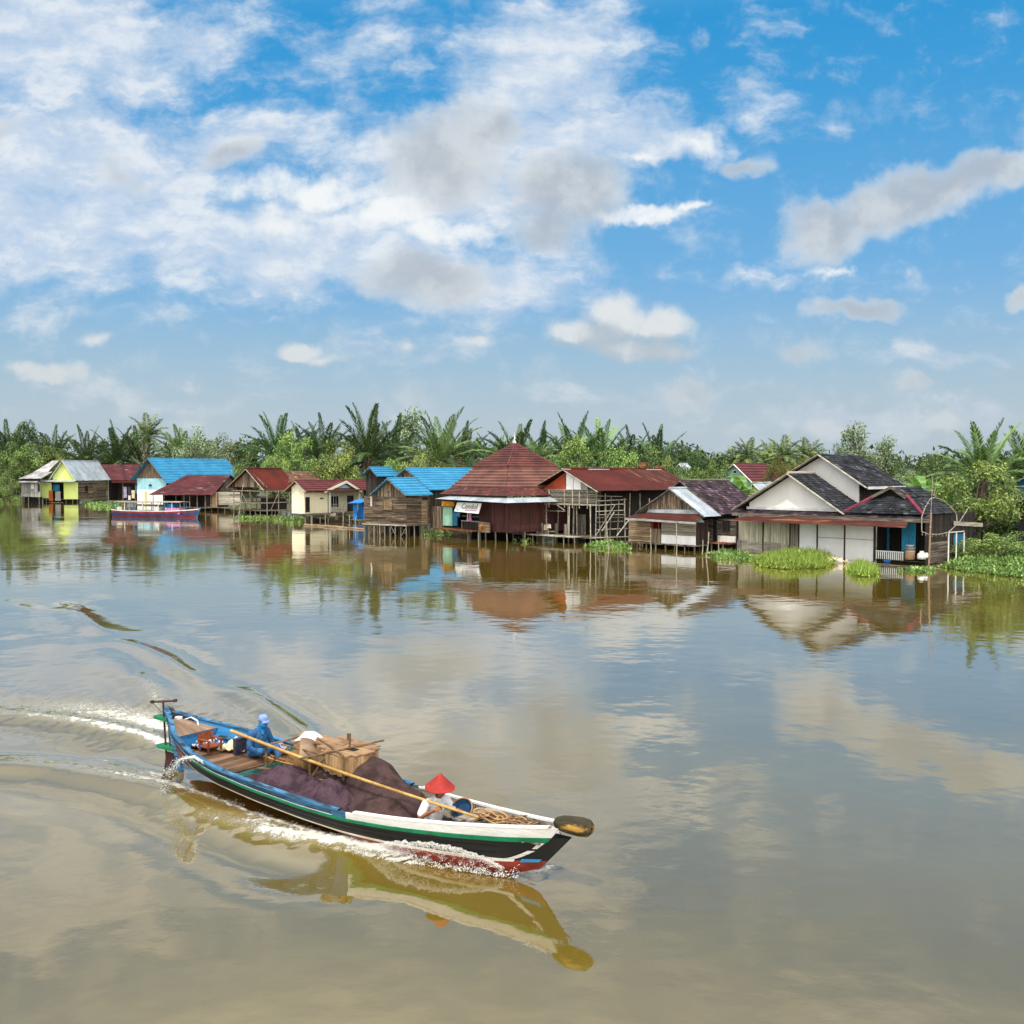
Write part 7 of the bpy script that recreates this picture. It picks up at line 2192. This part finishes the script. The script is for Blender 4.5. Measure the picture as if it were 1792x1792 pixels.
# hollow along the hull behind the bow wave
ridge([(600, 1462), (520, 1440), (430, 1405), (350, 1365), (310, 1335)], -.07, .5)
def fbm(X, Y, k, seed):
    rs = np.random.RandomState(seed); out = 0
    for _ in range(7):
        a = rs.uniform(0, 6.28); f = k * rs.uniform(.7, 1.6); out = out + np.sin((X * math.cos(a) + Y * math.sin(a)) * f + rs.uniform(0, 6.28))
    return out / 7
foam = np.zeros_like(X)
def foam_line(pts, w, prof):
    global foam
    d, s, t = dist_poly(X, Y, wpts(pts))
    foam = np.maximum(foam, np.interp(t, *prof) * np.exp(-(d / (w * (.6 + .8 * t))) ** 2))
foam_line([(918, 1514), (860, 1507), (800, 1501), (740, 1499), (680, 1491), (620, 1482), (560, 1474), (500, 1466), (430, 1445), (370, 1432), (310, 1424)], .27, ((0, .1, .5, .75, 1), (.6, 1.1, 1.1, .7, .3)))
foam_line([(640, 1480), (560, 1464), (500, 1448), (450, 1432), (400, 1410), (340, 1389), (290, 1376), (240, 1367), (180, 1356), (100, 1343), (0, 1333)], .25, ((0, .2, .45, .65, .8, 1), (.85, .78, .78, .7, .42, .28)))
foam_line([(302, 1306), (250, 1291), (200, 1279), (140, 1266), (80, 1258), (0, 1249), (-60, 1246)], .34, ((0, .3, .7, 1), (1.0, .85, .6, .4)))
foam_line([(290, 1272), (250, 1258), (200, 1247), (150, 1240), (90, 1233), (0, 1228)], .85, ((0, .3, .6, 1), (1.0, .8, .6, .35)))
foam_line([(277, 1240), (273, 1222), (268, 1206), (250, 1190)], .28, ((0, .6, 1), (.6, .5, .1)))
foam_line([(330, 1398), (300, 1405), (270, 1400)], .15, ((0, 1), (.4, .2)))
foam_line([(900, 1450), (950, 1518)], .01, ((0, 1), (0, 0)))
foam_line([(965, 1515), (945, 1524), (925, 1522)], .14, ((0, 1), (.9, .9)))
turb, _s, _t = dist_poly(X, Y, wpts([(285, 1270), (150, 1240), (0, 1226), (-200, 1215)]))
Zw += .03 * np.exp(-(turb / 1.6) ** 2) * (fbm(X, Y, 7, 3) + fbm(X, Y, 12, 4))
Zw += np.clip(foam, 0, 1) * .05 * (fbm(X, Y, 14, 5) + fbm(X, Y, 24, 6))
# keep the water out of the hull
lx = (X - BO.x) * BU.x + (Y - BO.y) * BU.y; ly = (X - BO.x) * BW.x + (Y - BO.y) * BW.y
bb = np.interp(lx, *TB) * np.interp(lx, *TF)
inside = (lx > .4) & (lx < 10) & (np.abs(ly) < bb * .8)
Zw = np.where(inside, -.03, Zw)
foam = np.where(inside, 0, foam)
fade = np.clip((X + 46) / 8, 0, 1) * np.clip((52 - Y) / 8, 0, 1)
Zw = np.where(inside, Zw, Zw * fade)
nx, ny = X.shape
me = bpy.data.meshes.new('river')
vs = np.stack([X, Y, Zw], -1).reshape(-1, 3)
idx = np.arange(nx * ny).reshape(nx, ny)
fs = np.stack([idx[:-1, :-1], idx[1:, :-1], idx[1:, 1:], idx[:-1, 1:]], -1).reshape(-1, 4)
me.from_pydata(vs.tolist(), [], fs.tolist())
me.polygons.foreach_set('use_smooth', [True] * len(fs))
at_ = me.attributes.new('foam', 'FLOAT', 'POINT'); at_.data.foreach_set('value', np.clip(foam, 0, 1.2).reshape(-1).astype(np.float32))
def water_mat():
    m, g, b = base_mat('muddy_water')
    co = g.n('ShaderNodeTexCoord').outputs['Object']
    c = g.mix(g.sm(g.noise(co, .09, 4), .35, .65), lin(WATER_A), lin(WATER_B))
    fa = g.attr('foam')
    n1 = g.noise(co, 4.5, 7, .7, .4); n2 = g.noise(co, 17, 5, .7, .3)
    tex = g.m('ADD', g.m('MULTIPLY', n1, .62), g.m('MULTIPLY', n2, .38))
    th = g.m('SUBTRACT', .74, g.m('MULTIPLY', fa, .40))
    fm = g.m('MULTIPLY', g.sm(g.m('SUBTRACT', tex, th), -.05, .09), g.sm(fa, .04, .2))
    silt = g.m('MULTIPLY', g.sm(fa, .02, .7), .45)
    c = g.mix(silt, c, lin('#a89a72'))
    g.put(b.inputs['Base Color'], g.mix(fm, c, lin('#d8d3c2')))
    g.put(b.inputs['Roughness'], g.m('ADD', .025, g.m('MULTIPLY', fm, .6)))
    b.inputs['IOR'].default_value = 1.8
    b.inputs['Specular IOR Level'].default_value = .5
    b.inputs['Coat Weight'].default_value = 1; b.inputs['Coat IOR'].default_value = 1.75; b.inputs['Coat Roughness'].default_value = .025
    # wind ripples, patchy
    breeze = g.sm(g.noise(g.vm('MULTIPLY', co, (1, 1.6, 1)), .055, 3, .5), .38, .66, .35, 1.15)
    hgt = g.m('ADD', g.m('MULTIPLY', g.noise(co, .40, 1, .5), .018), g.m('MULTIPLY', g.noise(co, 1.35, 1.5, .45), .0115))
    hgt = g.m('ADD', hgt, g.m('MULTIPLY', g.noise(co, 6.5, 3, .6), .0015))
    hgt = g.m('MULTIPLY', hgt, breeze)
    hgt = g.m('ADD', hgt, g.m('MULTIPLY', fm, g.m('MULTIPLY', tex, .06)))
    bn = g.n('ShaderNodeBump'); bn.inputs['Strength'].default_value = 1; bn.inputs['Distance'].default_value = RIPPLE
    g.put(bn.inputs['Height'], hgt); g.put(b.inputs['Normal'], bn.outputs[0]); g.put(b.inputs['Coat Normal'], bn.outputs[0])
    g.put(b.inputs['Coat Weight'], g.m('MULTIPLY', g.m('SUBTRACT', 1, fm), .6))
    return m
WATER_A, WATER_B, RIPPLE = '#67571f', '#5c4d1b', 1.0
me.materials.append(water_mat())
ro = bpy.data.objects.new('river_water', me); col.objects.link(ro); tag(ro, kind='structure')

# ------------------------------------------------------------------ spray and jets
M['froth'] = surf('froth', '#ecebe6', '#dcdad2', 5, tone=.1, rough=.6)
def blob(mb, c, r, rr, t=.5):
    a = [Vector((r * rr.uniform(.7, 1.4), 0, 0)), Vector((0, r * rr.uniform(.7, 1.4), 0)), Vector((0, 0, r * rr.uniform(.7, 1.6)))]
    q = Matrix.Rotation(rr.uniform(0, 6), 3, Vector((rr.random() + .01, rr.random(), rr.random())))
    a = [q @ x for x in a]
    mb.mesh([c + a[0], c - a[0], c + a[1], c - a[1], c + a[2], c - a[2]], [(0, 2, 4), (2, 1, 4), (1, 3, 4), (3, 0, 4), (2, 0, 5), (1, 2, 5), (3, 1, 5), (0, 3, 5)], t)
rr = random.Random(3)
mb = MB()
def water_side(s): return hp(s, 1.25, -1)
for i in range(24000):
    u = rr.random()
    if u < .42 and rr.random() > .22 + .3 * u: continue
    s = 9.75 - 4.2 * u
    cl = mnoise.noise(Vector((s * 3.1, 1, 0))) + .7 * mnoise.noise(Vector((s * 9, 4, 0)))
    h0 = (.24 * math.sin(math.pi * min(1, (u + .05) / .62)) ** 1.2 if u < .57 else 0) * (1 + .5 * cl) + .07
    v = rr.random() ** 1.3
    if mnoise.noise(Vector((s * 7, v * 3.5, 2))) < -.12 + .25 * v: continue
    o = .03 + .36 * u ** 1.1 + rr.gauss(0, .035) + .10 * v * (1 - u)
    p = hp(s, 1.0, -1, max(.015, o)); p.z = h0 * v + .02
    blob(mb, p, rr.uniform(.002, .0065) * (1.2 - .6 * v), rr)
for i in range(9000):
    u = rr.random() ** .8
    s = 9.75 - 2.9 * u
    z = .05 + .33 * math.sin(math.pi * min(1, .12 + u * .80)) ** 1.3
    z *= 1 + .16 * mnoise.noise(Vector((s * 2.3, 7, 0))) + .10 * mnoise.noise(Vector((s * 13, 2, 0)))
    p = hp(s, 1.0, -1, .02 + .22 * u ** 1.4 + abs(rr.gauss(0, .02))); p.z = z - abs(rr.gauss(0, .035 + .05 * u)) + .02
    blob(mb, p, rr.uniform(.0015, .0052), rr)
for i in range(150):     # curl at the stem
    a = rr.uniform(0, 1)
    p = hp(10.1, 1.6, rr.choice((-1, -1, 1)), .05 + .3 * a * rr.random()); p.x += .1 - .35 * a; p.z = .22 * rr.random() ** 2 * (1 - a) + .02
    blob(mb, p, rr.uniform(.003, .010), rr)
o = mb.build('bow_spray', M['froth'], None, False, 'white spray thrown up along the near side of the black boat', 'spray', kind='stuff'); o.location = BO; o.rotation_euler = (0, 0, BA)
# crests of broken foam standing on the wash lines
mb = MB()
def crest(pts, n, w, h, r, p0=1., p1=1.):
    W = [at(*p) for p in pts]; seg = [(W[i + 1] - W[i]).length for i in range(len(W) - 1)]; L = sum(seg)
    for _ in range(n):
        while True:
            u = rr.random()
            if rr.random() < p0 + (p1 - p0) * u: break
        d = u * L; i = 0
        while i < len(seg) - 1 and d > seg[i]: d -= seg[i]; i += 1
        p = W[i].lerp(W[i + 1], d / seg[i])
        cl = mnoise.noise(Vector((p.x * 2.2, p.y * 2.2, 4))) + .6 * mnoise.noise(Vector((p.x * 6, p.y * 6, 4)))
        if cl < -.05: continue
        q = rr.random()
        p = p + Vector((rr.gauss(0, w), rr.gauss(0, w), .05 + h * (cl + .15) * 1.6 * q))
        blob(mb, p, rr.uniform(.4, 1.2) * r * (1.15 - .6 * q), rr)
crest([(800, 1503), (740, 1500), (680, 1492), (620, 1483), (560, 1474), (500, 1466)], 14000, .09, .13, .0065, 1, .5)
crest([(560, 1466), (500, 1449), (450, 1433), (400, 1411), (340, 1390), (280, 1375)], 5000, .08, .05, .006, 1, .5)
crest([(300, 1305), (250, 1291), (200, 1279), (140, 1266), (60, 1256)], 6000, .09, .06, .0065, 1, .4)
crest([(285, 1262), (240, 1250), (180, 1243), (120, 1238)], 3500, .28, .05, .006, 1, .3)
mb.build('wash_foam', M['froth'], None, False, 'broken white foam crests in the wash trailing behind the black boat', 'foam', kind='stuff')
def spurt_mat():
    m, g, b = base_mat('bilge_water')
    b.inputs['Base Color'].default_value = lin('#b9bcbb'); b.inputs['Roughness'].default_value = .08
    return m
mb = MB()
a, bq, c = hp(2.75, .02, -1, -.05), None, None
path = [hp(2.75, .05, -1, -.02), hp(2.55, -.0, -1, .12) + Vector((0, 0, .08)), hp(2.35, .1, -1, .3) + Vector((0, 0, .06)), hp(2.2, .5, -1, .45), hp(2.1, .8, -1, .55), hp(2.0, 1.0, -1, .62) + Vector((0, 0, -.35))]
for k in range(700):
    u = rr.random() * (len(path) - 1.001); i = int(u); p = path[i].lerp(path[i + 1], u - i)
    sp = .015 + .03 * u / 4
    p = p + Vector((rr.gauss(0, sp), rr.gauss(0, sp), rr.gauss(0, sp)))
    blob(mb, p, rr.uniform(.004, .012), rr)
mb.tube([p + Vector((0, 0, .01 * math.sin(i * 2))) for i, p in enumerate(path[:4])], [.025, .03, .02, .006], 7)
o = mb.build('bilge_spurt', spurt_mat(), None, True, 'spurt of bilge water falling from the near gunwale at the stern', 'water', kind='stuff'); o.location = BO; o.rotation_euler = (0, 0, BA)

# wires sagging over the trees behind the white house
for k, (y0, y1, lb) in enumerate(((798, 812, 'upper thin black wire sagging over the trees right of the black roof'), (803, 818, 'lower thin black wire sagging over the trees right of the black roof'))):
    p, q = at_dist(1500, y0, 96), at_dist(1800, y1, 92)
    mb = MB(); mb.tube([p.lerp(q, t) - p + Vector((0, 0, -.7 * math.sin(math.pi * t))) for t in np.linspace(0, 1, 13)], .02, 5)
    o = mb.build('overhead_wire', M['dark'], None, False, lb, 'wire'); o.location = p

# ================================================================== sky, sun, camera
SUN = Vector((-.15, -.42, .9)).normalized()
EXPOSURE, SKY_STR, SUN_STR = 0.35, .1, 2.5
w = bpy.data.worlds.new('World'); sc.world = w; w.use_nodes = True
nt = w.node_tree; g = G(nt)
bg = nt.nodes['Background']
sky = g.n('ShaderNodeTexSky', sky_type='NISHITA')
sky.sun_disc = False
sky.sun_elevation = math.asin(SUN.z); sky.sun_rotation = math.atan2(SUN.x, SUN.y)
sky.altitude = 0; sky.air_density = 1.0; sky.dust_density = 1.2; sky.ozone_density = 1.6
dirv = g.n('ShaderNodeTexCoord').outputs['Generated']
sp = g.n('ShaderNodeSeparateXYZ'); g.put(sp.inputs[0], dirv)
dx, dy, dz = sp.outputs
yy = g.m('MAXIMUM', g.m('ABSOLUTE', dy), .12)
cmb = g.n('ShaderNodeCombineXYZ'); g.put(cmb.inputs[0], g.m('DIVIDE', dx, yy)); g.put(cmb.inputs[1], g.m('DIVIDE', g.m('ABSOLUTE', dz), yy))
P0 = cmb.outputs[0]
px2 = lambda px, py: (ray(px, py).x / ray(px, py).y, ray(px, py).z / ray(px, py).y, 0)
def n2(vec, scale, detail, rough, seed):
    nd = g.n('ShaderNodeTexNoise', noise_dimensions='2D'); g.put(nd.inputs['Vector'], g.vm('ADD', vec, (seed, seed * .37, 0)))
    nd.inputs['Scale'].default_value = scale; nd.inputs['Detail'].default_value = detail; nd.inputs['Roughness'].default_value = rough
    return nd
wcol = g.vm('SUBTRACT', n2(P0, 7.5, 5, .58, 3).outputs['Color'], (.5, .5, .5))
def warp(amp): return g.vm('MULTIPLY_ADD', wcol, (amp, amp, 0), P0)
def blobs(vec, lst):
    acc = None
    for b_ in lst:
        px, py, rx, ry = b_[:4]; wgt = b_[4] if len(b_) > 4 else 1.; rot = b_[5] if len(b_) > 5 else 0
        c = px2(px, py); sx, sy = FPX / rx, FPX / ry
        if rot:
            v = g.vm('SUBTRACT', vec, c)
            r_ = g.n('ShaderNodeVectorRotate', rotation_type='Z_AXIS'); g.put(r_.inputs['Vector'], v); r_.inputs['Angle'].default_value = rad(rot)
            v = g.vm('MULTIPLY', r_.outputs[0], (sx, sy, 0))
        else: v = g.vm('MULTIPLY_ADD', vec, (sx, sy, 0), (-c[0] * sx, -c[1] * sy, 0))
        f = g.m('MULTIPLY_ADD', g.vm('LENGTH', v), -wgt, 1.25 * wgt)
        acc = f if acc is None else g.m('MAXIMUM', acc, f)
    return g.sm(acc, 0, 1)
CLOUDS = True
# high thin veil, streaky
Pw = warp(.10)
veil = blobs(Pw, [(60, 60, 380, 200, 1), (340, 70, 170, 80, .8), (90, 330, 440, 200, 1.1), (480, 430, 460, 105, 1), (640, 80, 220, 100, .55), (960, 110, 200, 180, 1.05), (1010, 230, 270, 70, 1.05), (1180, 255, 160, 40, .95), (780, 320, 280, 150, .9), (860, 500, 230, 90, .9), (430, 230, 260, 80, .75), (1330, 190, 150, 50, .42), (1450, 215, 80, 50, .5), (1400, 40, 140, 30, .35), (1370, 490, 260, 22, .5), (450, 545, 100, 14, .5), (1640, 625, 230, 36, .6), (700, 610, 300, 36, .5), (150, 560, 260, 40, .45), (1480, 740, 240, 34, .75), (1700, 735, 160, 34, .7), (1120, 690, 300, 34, .55), (300, 700, 340, 36, .5), (700, 700, 260, 30, .5)])
st = n2(g.vm('MULTIPLY', warp(.04), (1, 2.1, 0)), 14, 8, .62, 7).outputs['Fac']
vf = g.m('ADD', veil, g.m('MULTIPLY', g.m('SUBTRACT', st, .5), 1.7))
veil_a = g.m('MULTIPLY', g.sm(vf, .02, 1.08), .95)
# bright sunlit band
Pb = warp(.085)
bright = blobs(Pb, [(560, 335, 190, 38, 1), (690, 375, 120, 45, 1), (770, 405, 110, 38, .9), (480, 400, 170, 40, .6), (1115, 378, 95, 24, 1), (1190, 372, 55, 14, .7), (1470, 476, 75, 12, .7), (1110, 272, 55, 16, .7), (1220, 252, 110, 26, .6), (60, 300, 70, 30, .4)])
bn_ = n2(P0, 24, 7, .6, 0).outputs['Fac']
bright_a = g.m('MULTIPLY', g.sm(g.m('ADD', bright, g.m('MULTIPLY', g.m('SUBTRACT', bn_, .5), 1.5)), .15, 1.15), .95)
# low grey scud
Ps = warp(.07)
scud = blobs(Ps, [(775, 280, 120, 100, 1.05), (850, 215, 95, 65, .9), (990, 335, 120, 85, 1.05), (960, 400, 85, 60, .9), (1600, 350, 240, 58, 1.05, -17), (1440, 410, 90, 62, 1), (1745, 305, 120, 44, 1, -12), (415, 268, 55, 34, .75), (205, 300, 60, 55, .6), (740, 495, 125, 60, 1), (1300, 292, 60, 26, .7), (1510, 540, 100, 24, .85), (1795, 520, 34, 26, .9), (20, 240, 50, 40, .5), (1410, 620, 55, 40, .55), (710, 680, 90, 30, .35), (1200, 680, 100, 30, .6), (1590, 682, 45, 22, .7)])
sn = n2(P0, 15, 5, .58, 4).outputs['Fac']
scud_a = g.m('MULTIPLY', g.sm(g.m('ADD', scud, g.m('MULTIPLY', g.m('SUBTRACT', sn, .5), 1.1)), .04, 1.1), .88)
# fair weather cumulus with sunlit crowns
Pc = warp(.05)
cum = blobs(Pc, [(1080, 560, 80, 52, 1), (1160, 570, 75, 40, 1), (1010, 590, 75, 36, .9), (1110, 615, 120, 26, .9), (515, 608, 52, 26, 1), (560, 625, 60, 18, .6), (95, 662, 80, 30, 1), (45, 650, 60, 22, .7), (178, 600, 40, 18, .7), (830, 598, 45, 16, .6), (705, 600, 30, 14, .5), (1635, 745, 60, 22, .8), (1450, 750, 45, 26, .7), (340, 735, 60, 18, .5), (330, 670, 50, 22, .4)])
cn = bn_
cum_f = g.m('ADD', cum, g.m('MULTIPLY', g.m('SUBTRACT', cn, .5), 1.1))
cum_a = g.m('MULTIPLY', g.sm(cum_f, .05, 1.0), .9)
# the crowns catch the light: density sampled a little higher up
Pc2 = g.vm('ADD', Pc, (.012, .022, 0))
cum2 = blobs(Pc2, [(1080, 560, 80, 52, 1), (1160, 570, 75, 40, 1), (1010, 590, 75, 36, .9), (1110, 615, 120, 26, .9), (515, 608, 52, 26, 1), (95, 662, 80, 30, 1)])
cn2 = n2(g.vm('ADD', P0, (.008, .014, 0)), 24, 4, .6, 0).outputs['Fac']
lit = g.sm(g.m('SUBTRACT', g.m('ADD', cum, g.m('MULTIPLY', cn, .8)), g.m('ADD', cum2, g.m('MULTIPLY', cn2, .8))), -.25, .55)
K = 1 / (SKY_STR * 2 ** EXPOSURE)
def rgb(r, g_, b_): return (r * K, g_ * K, b_ * K, 1)
def srgb(h): return rgb(*lin(h)[:3])
rp = g.n('ShaderNodeValToRGB'); el = rp.color_ramp.elements
g.put(rp.inputs[0], dz)
stops = [(0, '#b4c6d0'), (.045, '#b0c8d8'), (.10, '#93c0de'), (.17, '#78b4e2'), (.25, '#62abe0'), (.34, '#3f9fdc'), (.43, '#1f95d6'), (.7, '#1a86cc')]
while len(el) < len(stops): el.new(.5)
for e, (p_, h_) in zip(el, stops): e.position = p_; e.color = lin(h_)
air = g.vm('SCALE', rp.outputs[0]); air.node.inputs['Scale'].default_value = K
c = g.mix(.93, sky.outputs[0], air)
# bright veil added overhead and behind the camera, out of the picture, that brightens the shade and the near water
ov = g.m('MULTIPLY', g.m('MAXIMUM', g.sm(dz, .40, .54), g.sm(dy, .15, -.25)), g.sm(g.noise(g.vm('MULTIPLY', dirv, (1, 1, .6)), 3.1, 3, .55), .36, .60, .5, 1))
c = g.mix(veil_a, c, g.mix(g.sm(st, .45, .7), srgb('#c9d9ec'), srgb('#e6edf4')))
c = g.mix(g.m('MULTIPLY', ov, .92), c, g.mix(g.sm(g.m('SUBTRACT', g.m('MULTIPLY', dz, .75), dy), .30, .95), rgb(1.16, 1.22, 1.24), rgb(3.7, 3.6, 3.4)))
c = g.mix(bright_a, c, rgb(.94, .96, .96))
c = g.mix(g.m('MULTIPLY', g.m('MULTIPLY', scud_a, g.m('SUBTRACT', 1, scud_a)), 1.7), c, srgb('#e9eef2'))
c = g.mix(scud_a, c, g.mix(g.sm(sn, .38, .68), srgb('#b4bcc5'), srgb('#d2d8dd')))
c = g.mix(cum_a, c, g.mix(lit, srgb('#bcc5cd'), srgb('#eceeed')))
low = g.sm(dz, .21, .0)
c = g.mix(g.m('MULTIPLY', low, .72), c, srgb('#b9c6ce'))
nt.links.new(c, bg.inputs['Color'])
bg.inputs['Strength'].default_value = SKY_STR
sl = bpy.data.lights.new('sun', 'SUN'); sl.energy = SUN_STR; sl.angle = rad(.5); sl.color = (1, .95, .87)
so = bpy.data.objects.new('sun', sl); col.objects.link(so); so.rotation_euler = SUN.to_track_quat('Z', 'Y').to_euler(); so.location = (0, 0, 50)
cam = bpy.data.cameras.new('camera'); co_ = bpy.data.objects.new('camera', cam); col.objects.link(co_)
cam.sensor_width = 36; cam.lens = 36 * FPX / 1792; cam.clip_end = 9000; cam.clip_start = .1
co_.location = EYE; co_.rotation_euler = (math.pi / 2 - PITCH, 0, 0)
sc.camera = co_
sc.view_settings.view_transform = 'Standard'; sc.view_settings.look = 'None'; sc.view_settings.exposure = EXPOSURE; sc.view_settings.gamma = 1
sc.cycles.max_bounces = 5; sc.cycles.diffuse_bounces = 3; sc.cycles.glossy_bounces = 4; sc.cycles.transmission_bounces = 2
w.cycles.sampling_method = 'NONE'
